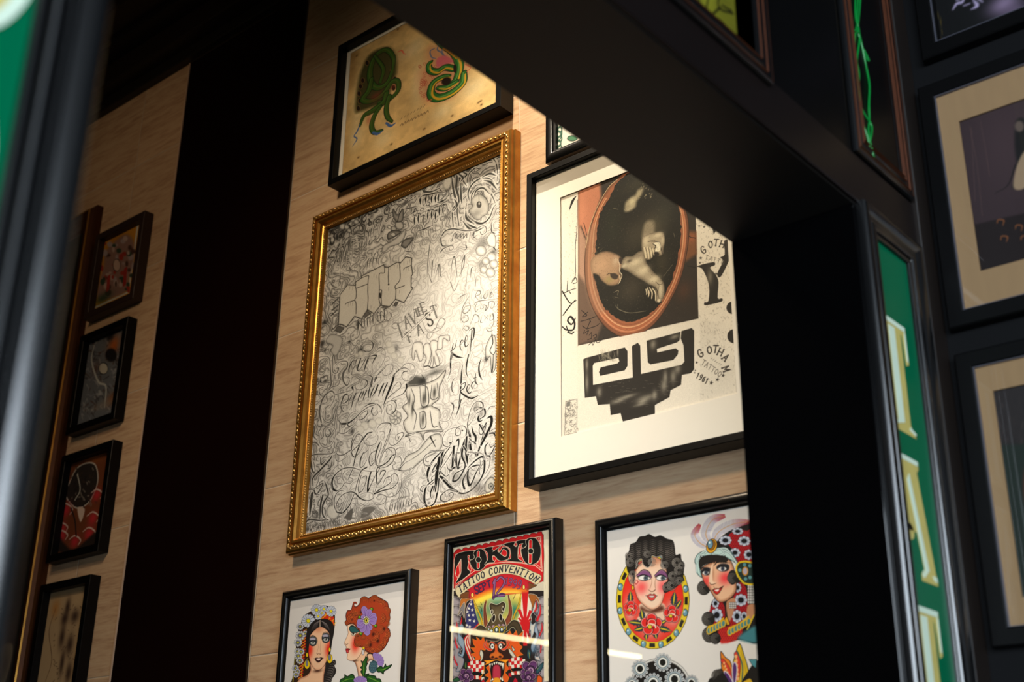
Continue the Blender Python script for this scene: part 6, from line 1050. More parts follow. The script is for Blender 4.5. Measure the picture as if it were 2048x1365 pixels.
for x, y, w, h in ((358, 740, 62, 90), (558, 690, 64, 92)):
    s.poly([(x-w, y-10), (x-w*.7, y-h*.8), (x, y-h), (x+w*.8, y-h*.7), (x+w, y), (x+w*.7, y+50), (x, y+66), (x-w*.7, y+50)], (.16, .20, .22), soft=5); s.ell(x-4, y-h*.5, w*.75, h*.28, (.68, .66, .74), soft=12); s.ell(x, y+16, w*.6, h*.28, (.72, .72, .70)); s.ell(x, y+8, w*.26, h*.22, (.12, .13, .14)); s.ell(x-4, y+2, 6, 6, (.9, .9, .9)); s.stroke([(x-w*.9, y+4), (x-w*.3, y-22), (x+w*.5, y-18), (x+w*.9, y+6)], [6, 14, 12, 5], (.08, .07, .07)); s.stroke([(x-w*.6, y+52), (x, y+64), (x+w*.6, y+44)], [4, 8, 4], (.15, .13, .13))
    s.stroke([(x-w*.9, y-h*.75), (x-w*.1, y-h*1.15), (x+w*.9, y-h*.7), (x+w*1.2, y-h*.1)], [4, 9, 7, 4], (.12, .08, .07))
s.stroke([(430, 720), (440, 820), (425, 900)], [2, 4, 3], (.65, .42, .32)); s.stroke([(480, 720), (470, 830), (478, 900)], [2, 5, 4], (.65, .42, .32)); s.stroke([(412, 910), (430, 930), (450, 920), (472, 930), (488, 908)], [5, 9, 5, 9, 5], (.35, .18, .14))
s.poly([(385, 1000), (420, 985), (448, 992), (480, 982), (510, 995), (470, 1045), (440, 1055), (410, 1040)], (.20, .05, .06), line=4); s.poly([(410, 1000), (480, 996), (465, 1020), (440, 1028)], (.90, .80, .76)); s.stroke([(370, 1000), (395, 1004)], [5, 3], BKS); s.stroke([(500, 1000), (525, 990)], [3, 6], BKS); s.stroke([(420, 1066), (460, 1066)], 4, (.5, .3, .25))
for x, y in ((265, 1090), (620, 1000)): s.ell(x, y-140 if x > 400 else y-150, 16, 34, (.92, .80, .10), line=4); s.ell(x, y, 42, 72, (.92, .78, .10), line=5); s.ell(x-2, y-18, 20, 48, (.45, .47, .54), line=3)
# redhead in profile
s.view(680, 1180, 7.375)
NECK = [(190, 1030), (300, 900), (480, 930), (500, 1040), (420, 1060), (350, 1300), (330, 1500), (270, 1500), (270, 1280), (230, 1100)]
s.poly(NECK, SKN, n=4, line=4, shade=((.45, .22, .14), 36, .7))
PROF = [(110, 560), (130, 510), (260, 520), (340, 600), (340, 860), (300, 960), (230, 1040), (150, 1050), (105, 1020), (110, 960), (90, 920), (100, 890), (85, 870), (95, 850), (70, 810), (65, 780), (105, 690), (120, 640)]
s.poly(PROF, (.94, .80, .68), n=5, line=4, lcol=(.2, .12, .1), shade=((.84, .55, .42), 18, .5)); s.clipshade(PROF, 230, 800, 80, 120, (.90, .12, .06), 1.); s.blob(230, 1050, 50, 14, (.2, .1, .07), .7)
s.poly([(135, 590), (145, 550), (180, 535), (220, 550), (260, 590), (300, 610), (240, 640), (180, 640)], (.16, .36, .36), line=4, shade=((.05, .1, .1), 14, .8)); s.stroke([(135, 580), (150, 542), (190, 532), (240, 560)], [5, 10, 12, 5], BKS); s.poly([(165, 640), (220, 630), (240, 645), (210, 680), (175, 672)], (.85, .80, .72), line=4); s.ell(195, 652, 14, 16, (.15, .1, .08)); s.stroke([(150, 620), (190, 640), (250, 635)], [4, 10, 6], BKS)
s.stroke([(80, 800), (95, 812), (120, 800)], [3, 7, 5], (.3, .15, .12)); s.poly([(85, 880), (110, 868), (150, 880), (130, 900), (125, 930), (100, 930), (88, 905)], (.78, .10, .14), line=4); s.stroke([(88, 886), (120, 892), (155, 876)], [3, 6, 5], BKS); s.ell(112, 908, 8, 7, (.95, .6, .6))
HR = [(80, 510), (70, 480), (90, 450), (85, 380), (110, 310), (160, 300), (180, 240), (200, 190), (240, 185), (240, 215), (220, 200), (205, 230), (240, 250), (290, 200), (300, 140), (360, 100), (420, 125), (460, 100), (520, 80), (570, 110), (640, 150), (700, 190), (720, 260), (745, 300), (735, 370), (740, 420), (725, 480), (700, 550), (735, 600), (730, 700), (700, 790), (640, 880), (560, 930), (480, 950), (400, 920), (340, 860), (240, 830), (210, 760), (230, 680), (290, 640), (260, 580), (200, 510), (140, 510), (100, 535)]
RH = (.66, .24, .11); s.poly(HR, RH, n=4, line=6, shade=((.32, .08, .04), 26, .7))
def curl(s, x, y, r, a0, a1, n, c1=(.22, .06, .03), c2=(.84, .42, .20), ry=1.):
    for k in range(n):
        f = 1-k/n*.85; t = np.linspace(a0, a1, 9); P = np.stack([x+r*f*np.cos(t), y+r*ry*f*np.sin(t)], 1); s.stroke(P, [2, r*.135, 2], (c1, c2)[k % 2], al=.9, n=3)
for x, y, r, a0, a1 in ((360, 170, 66, 2.6, 6.6), (510, 150, 66, 2.4, 7), (180, 430, 76, 1, 7), (240, 310, 76, 0, 3.6), (600, 220, 76, 3.6, 7), (680, 320, 66, 3.8, 7.4), (600, 420, 76, -1.4, 1.8), (690, 420, 50, -1, 2), (690, 500, 46, -1, 2), (590, 590, 64, -1.8, 2.2), (500, 690, 84, -1.5, 2.4), (660, 660, 84, -1.4, 2), (600, 780, 84, -1, 2.4), (270, 700, 52, 1, 6.4), (260, 780, 66, 0, 3.2), (390, 790, 66, -1.4, 2.8), (480, 850, 84, .2, 3), (550, 860, 70, -.6, 2), (100, 490, 30, 0, 5), (340, 700, 40, -1, 3)):
    curl(s, x, y, r, a0, a1, 8)
for P in ([(210, 225), (195, 240), (200, 190), (240, 190), (235, 215)],): s.stroke(P, [8, 14, 8], RH)
for a in ((505, 165, 16), (178, 440, 14), (265, 690, 12), (490, 660, 30), (560, 760, 30), (310, 330, 24), (650, 580, 24), (450, 820, 30)): s.blob(a[0], a[1], a[2], a[2], (.14, .04, .03), .8)
for x, y in ((290, 410), (465, 290), (525, 535), (310, 650)): s.ell(x, y, 26, 26, (.25, .45, .10), line=5); s.ell(x-4, y-6, 12, 12, (.55, .70, .2))
VI = (.58, .46, .74)
for a, r, w in ((-1.75, 215, 44), (-1.25, 175, 40), (-.55, 170, 44), (-.25, 165, 50), (.15, 150, 50), (1.15, 160, 42), (1.5, 225, 46), (1.95, 190, 42), (2.5, 165, 52), (2.9, 140, 44), (-2.3, 100, 34)):
    petal(s, 388, 455, 20, r, a, w, VI, line=5, lcol=(.25, .15, .35), shade=((.86, .80, .92), 12, .9)); c, q = math.cos(a), math.sin(a); s.stroke([(388+c*30, 455+q*30), (388+c*r*.7, 455+q*r*.7)], [10, 3], (.30, .16, .45), al=.7)
for k in range(14): a = k*.449; s.ell(388+38*math.cos(a), 455+52*math.sin(a), 9, 10, (.93, .90, .80), line=2)
s.ell(388, 455, 26, 38, (.82, .78, .24), line=5); s.ell(388, 455, 11, 20, (.1, .08, .04))
s.ell(348, 865, 18, 24, (.90, .78, .12), line=4); s.ell(340, 925, 20, 42, (.82, .80, .82), line=4, shade=((.3, .28, .3), 12, .8))
s.stroke([(430, 1040), (400, 960), (470, 950), (500, 1040)], [4, 14, 14, 4], (.10, .08, .06))
for a in (-1.9, -1.5, -1.1, -.7, -.3, 0, .3): petal(s, 520, 1060, 20, 130, a+.25, 28, VI, line=3, lcol=(.3, .2, .45), shade=((.85, .8, .92), 8, .8))
s.ell(490, 1140, 62, 92, (.20, .34, .40), rot=.2, line=6)
for i in range(7):
    for j in range(9): s.ell(448+i*14+(j % 2)*6, 1070+j*17, 5.5, 6, (.45, .62, .68), line=2, lcol=(.05, .1, .12))
GRN = (.14, .34, .12)
for P in ([(380, 980), (410, 1020), (395, 1080), (410, 1090), (385, 1140), (390, 1180), (350, 1300), (330, 1260), (305, 1210), (325, 1180), (300, 1150), (330, 1120), (310, 1050), (340, 1060), (370, 1010)], [(540, 1170), (600, 1130), (640, 1150), (670, 1095), (690, 1130), (765, 1105), (740, 1150), (680, 1190), (650, 1210), (640, 1250), (600, 1220), (560, 1220)],
          [(0, 1340), (60, 1300), (70, 1250), (110, 1280), (170, 1245), (215, 1290), (225, 1500), (0, 1500)], [(350, 1280), (430, 1260), (520, 1275), (540, 1310), (600, 1330), (620, 1500), (420, 1500), (400, 1340)], [(330, 1310), (360, 1260), (430, 1240), (400, 1280)]):
    s.poly(P, GRN, n=4, line=6, shade=((.03, .10, .06), 20, .85)); 
for P in ([(360, 1030), (350, 1150), (345, 1290)], [(560, 1185), (640, 1180), (720, 1130)], [(20, 1370), (100, 1330), (200, 1310)], [(400, 1290), (500, 1330), (600, 1380)]): s.stroke(P, [4, 12, 4], (.42, .62, .18))
for a in (-2.4, -2, -1.6, -1.2, -.8): petal(s, 300, 1400, 20, 125, a, 30, VI, line=3, lcol=(.3, .2, .45), shade=((.85, .8, .92), 8, .8))
s.build('artwork')

# ================================================================== ROSE OVAL AND TURBAN (bottom right)
s = RS
s.view(1220, 1050, 5.25)
OVC = (450, 790); ORX, ORY = 385, 520
s.ell(450, 790, 385, 518, (.87, .76, .14), line=5, rot=.0, lcol=(.15, .12, .05)); 
for k in range(24):
    a0 = k*2*math.pi/24+.02; 
    if k % 2 == 0:
        P = [(450+rx*math.cos(t), 790+ry*math.sin(t)) for rx, ry, t in ((368, 500, a0-.085), (368, 500, a0+.085), (335, 458, a0+.085), (335, 458, a0-.085))]; s.poly(P, (.10, .09, .06), smooth=False, line=0)
s.ell(450, 790, 326, 448, (.88, .16, .10), line=6, lcol=(.3, .22, .03)); s.ell(450, 790, 384, 517, None, line=5, lcol=(.2, .16, .04))
for k in range(24):
    a0 = k*2*math.pi/24+.02
    if k % 2: x, y = 450+354*math.cos(a0), 790+482*math.sin(a0); s.ell(x, y, 27, 38, (.40, .60, .68), line=5, lcol=(.05, .08, .1), shade=((.18, .32, .38), 10, .8)); s.ell(x-7, y-10, 8, 9, (.85, .92, .95))
# soft white glow of the paper around the roses
for a in ((210, 880, 90, 190), (440, 1050, 190, 190), (660, 930, 110, 190), (450, 900, 160, 90)): s.blob(a[0], a[1], a[2]*.75, a[3]*.75, (.88, .82, .78), .85)
s.ell(450, 790, 330, 452, None, line=8, lcol=(.87, .76, .14))
s.poly([(320, 830), (560, 830), (575, 960), (600, 1010), (300, 1010), (320, 930)], (.90, .76, .66), soft=10); s.poly([(330, 860), (420, 900), (540, 850), (560, 900), (440, 930), (330, 900)], (.35, .18, .12), soft=20)
F = [(190, 540), (205, 520), (250, 560), (260, 640), (240, 640), (205, 610)]
s.poly(F, (.86, .64, .52), line=5); s.ell(238, 664, 14, 24, (.85, .65, .12), line=4)
FC = [(250, 620), (262, 500), (330, 400), (460, 340), (560, 400), (600, 520), (600, 640), (570, 740), (540, 830), (490, 880), (430, 892), (370, 860), (300, 790), (265, 700)]
s.poly(FC, (.93, .80, .70), n=5, line=5, lcol=(.15, .08, .06), shade=((.75, .42, .28), 30, .6)); s.clipshade(FC, 330, 660, 80, 80, (.94, .34, .34), .95); s.clipshade(FC, 550, 650, 60, 80, (.94, .34, .36), .9); s.clipshade(FC, 460, 380, 130, 60, (.72, .40, .26), .7)
for x, y, w, fl in ((365, 560, 70, 1), (545, 560, 60, 1)):
    s.poly([(x-w-18, y-20), (x-w*.6, y-66), (x, y-80), (x+w*.8, y-50), (x+w, y), (x, y-24)], (.50, .30, .48), soft=8); s.stroke([(x-w-20, y-24), (x-w*.3, y-84), (x+w*.6, y-66), (x+w+6, y-4)], [5, 10, 9, 5], BKS)
    s.poly([(x-w, y), (x-w*.3, y-28), (x+w*.6, y-12), (x+w*.8, y+14), (x, y+26), (x-w*.7, y+20)], (.90, .89, .88), line=4); s.ell(x+12, y+2, 24, 22, (.35, .42, .46), line=4); s.ell(x+10, y, 9, 10, BKS); s.stroke([(x-w-10, y-10), (x-w*.3, y-32), (x+w*.6, y-16), (x+w*.9, y+12)], [12, 14, 10, 5], BKS); s.stroke([(x-w*.8, y+20), (x, y+30), (x+w*.8, y+12)], [7, 5, 4], BKS)
s.stroke([(430, 520), (440, 600), (420, 670)], [2, 4, 4], (.55, .3, .2)); s.stroke([(480, 540), (472, 620), (478, 680)], [2, 5, 4], (.55, .3, .2)); s.poly([(400, 680), (440, 700), (478, 680), (465, 700), (430, 705)], (.40, .2, .14), soft=3)
s.poly([(390, 750), (425, 728), (442, 735), (465, 728), (485, 752), (460, 790), (435, 800), (410, 785)], (.84, .26, .24), line=5); s.poly([(405, 752), (440, 745), (470, 752), (440, 768)], (.88, .84, .82), line=3); s.stroke([(375, 745), (392, 752)], [6, 4], BKS); s.stroke([(485, 754), (497, 748)], [4, 6], BKS); s.stroke([(275, 580), (295, 600), (275, 625), (258, 610)], [6, 10, 7], (.70, .12, .14))
# black waved hair
H = [(190, 500), (175, 440), (165, 350), (200, 280), (215, 210), (270, 185), (310, 130), (370, 120), (410, 100), (470, 130), (530, 115), (600, 150), (660, 170), (680, 250), (690, 320), (740, 310), (750, 370), (780, 410), (775, 480), (770, 540), (765, 590), (730, 625), (690, 660), (640, 690), (580, 715), (560, 690), (570, 620), (610, 590), (600, 520), (590, 460), (545, 440), (535, 380), (540, 330), (490, 345), (440, 330), (440, 400), (400, 450), (350, 420), (330, 360), (300, 390), (290, 450), (260, 480), (260, 560), (240, 610), (240, 540)]
s.poly(H, (.10, .085, .08), n=5, line=5)
for i, (x, wv) in enumerate(((230, 26), (300, 30), (370, 34), (450, 34), (530, 34), (600, 32), (650, 26))):
    for k in range(11):
        y = 160+k*21+abs(x-450)*.18; s.stroke([(x-wv, y+10), (x, y-4), (x+wv, y+10)], [2, 6.5, 2], (.66, .62, .58), al=.8*(1-abs(k-5)/8))
for x, y, r in ((440, 395, 44), (390, 310, 40), (575, 425, 44), (300, 400, 40), (240, 520, 40), (700, 400, 54), (720, 480, 50), (730, 590, 44), (650, 640, 56), (590, 660, 40), (210, 400, 46), (660, 540, 50), (750, 430, 36), (240, 590, 30), (200, 330, 40)): curl(s, x, y, r, .4, 6.4, 7, (.06, .05, .05), (.70, .67, .63))
for P in ([(270, 460), (290, 390), (330, 360), (350, 420), (400, 450), (440, 400), (440, 330), (490, 340), (545, 330), (540, 400), (560, 450)],): s.stroke(P, 6, (.72, .69, .65))
def leafy(P, ax): s.poly(P, (.13, .20, .24), smooth=False, line=4, lcol=(.05, .05, .06), shade=((.55, .62, .66), 9, .6)); s.stroke(ax, [4, 14, 3], (.85, .78, .16))
def tooth(a, b, w, n=5):
    a, b = np.array(a, float), np.array(b, float); d = b-a; p = np.array([-d[1], d[0]])/np.hypot(*d); L, R_ = [], []
    for k in range(n+1):
        f = k/n; ww = w*math.sin(math.pi*min(f*.9+.12, 1)); L += [a+d*f+p*ww, a+d*(f+.06)+p*ww*.7]; R_ += [a+d*f-p*ww, a+d*(f+.06)-p*ww*.7]
    return L+[b]+R_[::-1]
for a, b, w in (((215, 830), (215, 700), 34), ((345, 1000), (330, 890), 34), ((350, 1040), (190, 1020), 36), ((370, 1080), (250, 1110), 34), ((500, 1080), (640, 1120), 40), ((380, 1150), (380, 1210), 26), ((470, 1130), (490, 1200), 28), ((665, 850), (680, 705), 40), ((690, 880), (750, 790), 30), ((500, 1060), (600, 1000), 26)): leafy(tooth(a, b, w), [a, ((a[0]+b[0])/2, (a[1]+b[1])/2), b])
RR = (.86, .16, .14)
def rose2(x, y, r):
    for k in range(5):
        a = -.3+k*2*math.pi/5; s.ell(x+r*.55*math.cos(a), y+r*.6*math.sin(a), r*.46, r*.50, RR, rot=a, line=r*.07, lcol=(.15, .05, .05)); s.ell(x+r*.57*math.cos(a), y+r*.62*math.sin(a), r*.40, r*.44, None, rot=a, line=r*.05, lcol=(.93, .72, .70))
    s.ell(x, y-r*.1, r*.48, r*.46, (.80, .12, .12), line=r*.08, lcol=(.15, .03, .03)); s.ell(x+r*.05, y-r*.2, r*.34, r*.30, RR, line=r*.06, lcol=(.93, .75, .70)); s.stroke([(x-r*.4, y+r*.1), (x-r*.1, y-r*.05), (x+r*.3, y+r*.05), (x+r*.4, y+r*.3)], r*.13, (.93, .84, .74)); s.ell(x-r*.15, y+r*.22, r*.2, r*.2, (.86, .76, .16), line=r*.06, lcol=(.3, .2, .05))
rose2(435, 1050, 112); rose2(218, 880, 76); rose2(650, 940, 90)
# turbaned head
s.view(1370, 1010, 3.846)
s.poly([(230, 330), (300, 230), (420, 170), (620, 150), (620, 1000), (420, 1040), (290, 1060), (160, 1000), (190, 900), (210, 740), (380, 600), (400, 450)], (.10, .08, .08), n=4)
s.poly([(340, 230), (420, 190), (480, 200), (620, 160), (620, 460), (410, 460), (380, 360), (330, 300)], (.66, .08, .12), n=3); s.poly([(200, 780), (290, 750), (300, 900), (180, 950)], (.66, .08, .12), n=3); s.poly([(400, 610), (470, 640), (480, 880), (350, 940), (360, 800)], (.66, .08, .12), n=3); s.poly([(260, 960), (420, 930), (430, 1020), (280, 1070)], (.78, .16, .14), n=3, soft=8)
for i in range(26):
    for j in range(62):
        x, y = 180+i*17+(j % 2)*8, 190+j*14
        c = s.cell([(x, y)])[0].astype(int)
        if 0 <= c[0] < s.nx and 0 <= c[1] < s.nz and s.a[c[1], c[0], 0] > .55 and s.a[c[1], c[0], 1] < .3 and s.a[c[1], c[0], 2] < .3: s.ell(x, y, 3.2, 3.2, (.12, .03, .04))
for x, y, rx, ry in ((310, 275, 46, 34), (455, 280, 46, 36), (405, 205, 40, 26), (385, 370, 38, 34), (490, 385, 36, 38), (235, 760, 26, 34), (245, 850, 42, 50), (405, 640, 26, 34), (430, 735, 46, 44), (400, 860, 36, 48), (455, 860, 24, 34)):
    for k in range(8): s.ell(x+rx*.72*math.cos(k*.785), y+ry*.72*math.sin(k*.785), rx*.36, ry*.36, (.80, .82, .87), line=2, lcol=(.15, .15, .25))
    s.ell(x, y, rx*.72, ry*.72, (.62, .66, .74), soft=4); s.ell(x, y, rx*.5, ry*.48, (.06, .06, .08), soft=2)
for x, y, r in ((145, 640, 50), (180, 880, 50), (190, 1000, 56), (235, 1030, 40)): s.ell(x, y, r, r*1.1, (.11, .10, .09), line=3); curl(s, x, y, r, 1., 5.6, 8, (.06, .05, .05), (.50, .48, .45))
FT = [(125, 500), (150, 470), (220, 440), (330, 420), (370, 470), (390, 560), (395, 650), (370, 700), (320, 740), (265, 750), (230, 720), (180, 640), (140, 580)]
s.poly([(320, 745), (385, 720), (380, 800), (345, 900), (325, 850)], (.74, .52, .38), n=3, soft=4); s.poly([(480, 780), (540, 770), (530, 860), (480, 900)], (.74, .52, .38), n=3, soft=4)
s.poly(FT, (.90, .72, .58), n=5, line=5, shade=((.55, .28, .16), 26, .7)); s.clipshade(FT, 310, 565, 55, 50, (.93, .26, .28), 1.); s.clipshade(FT, 165, 590, 34, 44, (.90, .25, .24), .9); s.clipshade(FT, 210, 520, 14, 60, (.62, .32, .2), .6)
for x, y, w in ((160, 520, 34), (288, 490, 46)):
    s.poly([(x-w, y), (x-w*.6, y-30), (x+w*.3, y-38), (x+w*1.1, y-24), (x+w, y+14), (x, y+24)], (.13, .13, .16), soft=5); s.poly([(x-w*.8, y+6), (x, y-14), (x+w*.7, y+2), (x, y+24)], (.88, .87, .86), line=3); s.ell(x+2, y+3, 13, 15, (.28, .32, .40), line=3); s.ell(x+2, y+2, 5, 6, BKS); s.stroke([(x-w, y+2), (x, y-20), (x+w, y+4)], [5, 8, 4], BKS)
s.stroke([(118, 500), (140, 485), (180, 490)], [3, 7, 3], BKS); s.stroke([(222, 470), (260, 440), (350, 450)], [5, 10, 3], BKS)
s.poly([(215, 450), (195, 500), (185, 600), (205, 615), (240, 600), (215, 590), (212, 530)], (.93, .80, .68), soft=4); s.stroke([(188, 600), (205, 616), (240, 605)], [4, 6, 4], (.3, .14, .1))
s.poly([(215, 655), (240, 645), (262, 645), (290, 630), (270, 670), (250, 690), (232, 685)], (.74, .12, .10), line=4); s.poly([(228, 658), (262, 650), (250, 668)], (.92, .88, .84)); s.stroke([(270, 648), (298, 625)], [3, 4], BKS); s.stroke([(205, 660), (220, 656)], 4, BKS); s.stroke([(220, 630), (228, 640)], 3, (.5, .25, .2))
s.ell(365, 560, 34, 56, (.13, .12, .11), line=3); curl(s, 365, 565, 40, 1, 5.4, 8, (.06, .05, .05), (.5, .48, .45))
for k in range(12): s.ell(345+(k % 4)*14, 760+(k//4)*16, 8, 9, (.80, .78, .76), line=2)
for k in range(21): s.ell(490+(k % 3)*17, 625+(k//3)*21, 10, 12, (.80, .79, .78), line=2.5)
s.poly([(320, 860), (345, 920), (325, 930), (305, 880)], (.86, .66, .14), smooth=False, line=3); s.stroke([(530, 850), (480, 960)], [10, 12], (.86, .74, .14)); s.poly([(430, 1000), (560, 930), (560, 1060), (420, 1040)], (.25, .50, .54), soft=14)
TQ = (.74, .84, .82)
for P in ([(85, 470), (75, 430), (100, 380), (160, 350), (250, 330), (330, 340), (380, 400), (410, 460), (360, 430), (300, 400), (220, 390), (140, 400), (110, 440), (120, 520), (130, 560), (95, 530)],): s.poly(P, TQ, n=5, line=5, lcol=(.12, .22, .24), shade=((.40, .60, .58), 10, .7))
for P in ([(100, 420), (130, 370), (180, 350), (220, 390)], [(130, 400), (170, 360), (220, 350)], [(210, 380), (260, 390), (300, 370), (270, 340), (230, 350)], [(250, 340), (320, 340), (380, 420), (405, 460)], [(300, 350), (350, 380), (400, 455)], [(85, 460), (110, 400), (150, 380)], [(90, 520), (85, 460)]): s.stroke(P, 13, (.15, .26, .28)); s.stroke(P, 9, (.84, .91, .90))
s.poly([(105, 450), (125, 405), (200, 385), (300, 395), (330, 420), (310, 445), (220, 440), (140, 470), (118, 500)], (.12, .10, .09), n=4)
for k in range(12): s.stroke([(120+k*17, 405-abs(k-5)*2), (125+k*17, 440), (118+k*17, 455-abs(k-4)*3)], [8, 12, 3], (.12, .10, .09))
def feather(sp, w, tip=(.74, .12, .18)):
    A = cr(sp, False, 12); n = len(A)
    for i in range(2, n-1):
        f = i/(n-1); d = A[i]-A[i-1]; d = d/np.hypot(*d); p = np.array([-d[1], d[0]]); ww = w*math.sin(math.pi*min(.15+f*.82, 1))**.7
        c = np.array((.80, .79, .84))*(1-max(0, (f-.6)/.4))+np.array(tip)*max(0, (f-.6)/.4)
        for sg in (-1, 1): s.stroke([A[i], A[i]+d*ww*.5+p*sg*ww], [6, 8], c); s.stroke([A[i]+d*3, A[i]+d*(ww*.5+3)+p*sg*ww], [1, 2], (.30, .28, .34), al=.8)
    s.stroke(A, [6, 4, 2], (.80, .55, .15))
feather([(175, 330), (110, 290), (75, 230), (115, 150)], 30); feather([(190, 300), (160, 220), (210, 120), (310, 85)], 36); feather([(215, 290), (260, 210), (370, 150), (500, 130)], 36)
s.ell(205, 318, 40, 56, (.90, .64, .10), rot=.3, line=5); s.ell(205, 312, 28, 40, (.60, .40, .08), rot=.3, line=4); s.ell(194, 304, 22, 34, (.42, .58, .66), rot=.1, line=4, shade=((.2, .32, .4), 8, .8)); s.ell(188, 292, 6, 9, (.9, .95, .95))
s.poly([(395, 480), (420, 445), (480, 440), (540, 470), (540, 600), (470, 610), (430, 580), (400, 530)], (.12, .20, .18), n=4, line=14, lcol=(.86, .74, .12)); s.ell(463, 512, 20, 30, (.70, .66, .74), line=8, lcol=(.80, .55, .12))
for a in ((458, 462), (422, 505), (466, 572), (500, 560), (500, 470)): s.ell(a[0], a[1], 15, 16, (.35, .58, .60), line=3)
for x0, y0, x1, y1, n in ((185, 970, 295, 915, 6), (345, 980, 490, 900, 7)):
    s.stroke([(x0-8, y0-30), ((x0+x1)/2, (y0+y1)/2-25), (x1, y1-40)], 10, (.88, .72, .12))
    for k in range(n): f = k/(n-1); s.ell(x0+(x1-x0)*f, y0+(y1-y0)*f, 16, 26, (.30, .52, .52), rot=.15, line=8, lcol=(.86, .70, .12))
# butterfly headed figure
for P, c in (([(275, 1130), (310, 1175), (350, 1210), (365, 1290), (340, 1365), (330, 1420), (290, 1330), (278, 1220)], (.88, .50, .14)), ([(420, 1070), (455, 1160), (480, 1240), (495, 1320), (480, 1350), (420, 1400), (370, 1420), (365, 1260), (385, 1160)], (.86, .72, .14))): s.poly(P, c, n=4, line=6)
for P, w in (([(288, 1200), (330, 1260), (350, 1330)], 26), ([(395, 1150), (410, 1230), (400, 1340)], 34)): s.stroke(P, w+6, BKS); s.stroke(P, w, (.84, .24, .18))
for k in range(6): s.ell(392+k*3, 1170+k*34, 10, 16, (.95, .72, .45)); s.ell(300+k*9, 1220+k*24, 7, 11, (.95, .72, .45))
s.stroke([(400, 1130), (440, 1230), (440, 1350)], 10, (.18, .36, .34)); s.stroke([(430, 1130), (450, 1200), (470, 1300)], [6, 8, 6], (.75, .62, .1))
for P in ([(368, 1230), (385, 1215), (400, 1260), (390, 1360), (375, 1400), (365, 1300)], [(300, 1290), (330, 1300), (365, 1360), (370, 1420), (330, 1400)]): s.poly(P, (.32, .18, .42), n=4, line=7, lcol=(.85, .82, .86))
s.poly([(185, 1400), (190, 1340), (215, 1330), (240, 1280), (280, 1265), (300, 1300), (340, 1400)], (.11, .10, .09), n=4, line=3); curl(s, 255, 1320, 50, 2.4, 5.6, 8, (.06, .05, .05), (.45, .43, .4)); s.poly([(430, 1400), (480, 1290), (540, 1210), (600, 1200), (600, 1420)], (.11, .10, .09), n=3); s.poly([(490, 1190), (550, 1190), (545, 1260), (520, 1240)], (.30, .56, .60), smooth=False, line=3); s.poly([(440, 1380), (500, 1340), (520, 1400)], (.84, .68, .14))
# patterned round below
s.view(1220, 1290, 6.827)
s.ell(685, 560, 410, 375, (.86, .85, .83), line=5); s.ell(685, 575, 385, 362, (.09, .075, .07), soft=10)
for x, y, r in ((720, 245, 72), (410, 330, 72), (590, 525, 78), (880, 475, 84), (1110, 520, 60), (300, 540, 60)):
    for k in range(13): a = k*.483; s.ell(x+r*1.4*math.cos(a), y+r*1.5*math.sin(a), r*.26, r*.30, (.86, .87, .88), line=2); s.ell(x+r*1.4*math.cos(a), y+r*1.5*math.sin(a), r*.09, r*.11, (.08, .07, .07))
    s.ell(x, y, r*1.22, r*1.3, (.66, .72, .75), line=3); s.ell(x, y, r*.98, r*1.06, (.10, .14, .14)); s.ell(x, y, r*.88, r*.96, (.90, .90, .88)); s.ell(x, y, r*.56, r*.62, (.08, .08, .06), line=3)
s.view(0, 0, 1); s.build('artwork')
# ================================================================== SMALL AND DARK PICTURES
_q = np.random.default_rng(44)
s = S8; s.view(0, 0, 1.95)
s.poly([(340, 900), (545, 800), (500, 1160), (350, 1220)], None); s.blob(450, 980, 60, 60, (.45, .28, .16), .6)
s.stroke([(350, 1215), (362, 1205), (400, 930), (405, 915), (545, 850)], 10, (.8, .8, .76), smooth=False); s.stroke([(360, 1205), (500, 1140), (540, 860)], 7, (.8, .8, .76), smooth=False)
s.poly([(405, 1040), (410, 990), (440, 950), (490, 915), (520, 940), (522, 1010), (505, 1080), (490, 1140), (385, 1170), (390, 1090)], (.55, .42, .38), soft=6)
for i in range(60): x, y = _q.uniform(395, 520), _q.uniform(930, 1150); s.ell(x, y, _q.uniform(4, 12), _q.uniform(4, 14), ((.62, .55, .55), (.30, .20, .16), (.60, .20, .14), (.70, .60, .56), (.20, .26, .20))[i % 5], soft=2)
s.ell(455, 1035, 14, 24, (.74, .62, .56), line=2); s.stroke([(425, 1080), (420, 1130)], 14, (.62, .20, .16)); s.stroke([(490, 1050), (485, 1110)], 14, (.60, .18, .14)); s.blob(400, 1165, 40, 20, (.15, .25, .16), .8); s.build()
s = S9; s.view(0, 660, 1.936); s.a[:] = (.40, .41, .43)
for i in range(150): x, y = _q.uniform(325, 470), _q.uniform(20, 340); s.stroke([(x, y), (x+_q.uniform(-14, 14), y+_q.uniform(-20, 20)), (x+_q.uniform(-20, 20), y+_q.uniform(-20, 20))], [2, 5, 2], ((.62, .62, .62), (.22, .2, .2), (.5, .5, .54), (.3, .2, .15))[i % 4], al=.7)
s.blob(440, 60, 30, 34, (.72, .36, .14), .95); s.blob(425, 30, 20, 12, (.08, .06, .06), .9); s.ell(430, 98, 22, 26, (.10, .08, .08), soft=4); s.ell(400, 150, 18, 22, (.75, .72, .66), line=3, soft=2); s.blob(430, 270, 26, 22, (.55, .32, .18), .8); s.blob(370, 150, 20, 26, (.35, .24, .2), .7); s.stroke([(365, 60), (355, 120), (380, 200), (410, 220), (405, 300)], [4, 8, 6], (.7, .7, .68)); s.blob(400, 290, 60, 16, (.55, .5, .45), .6); s.build()
s = S10; s.view(0, 660, 1.936); s.a[:] = (.42, .22, .12)
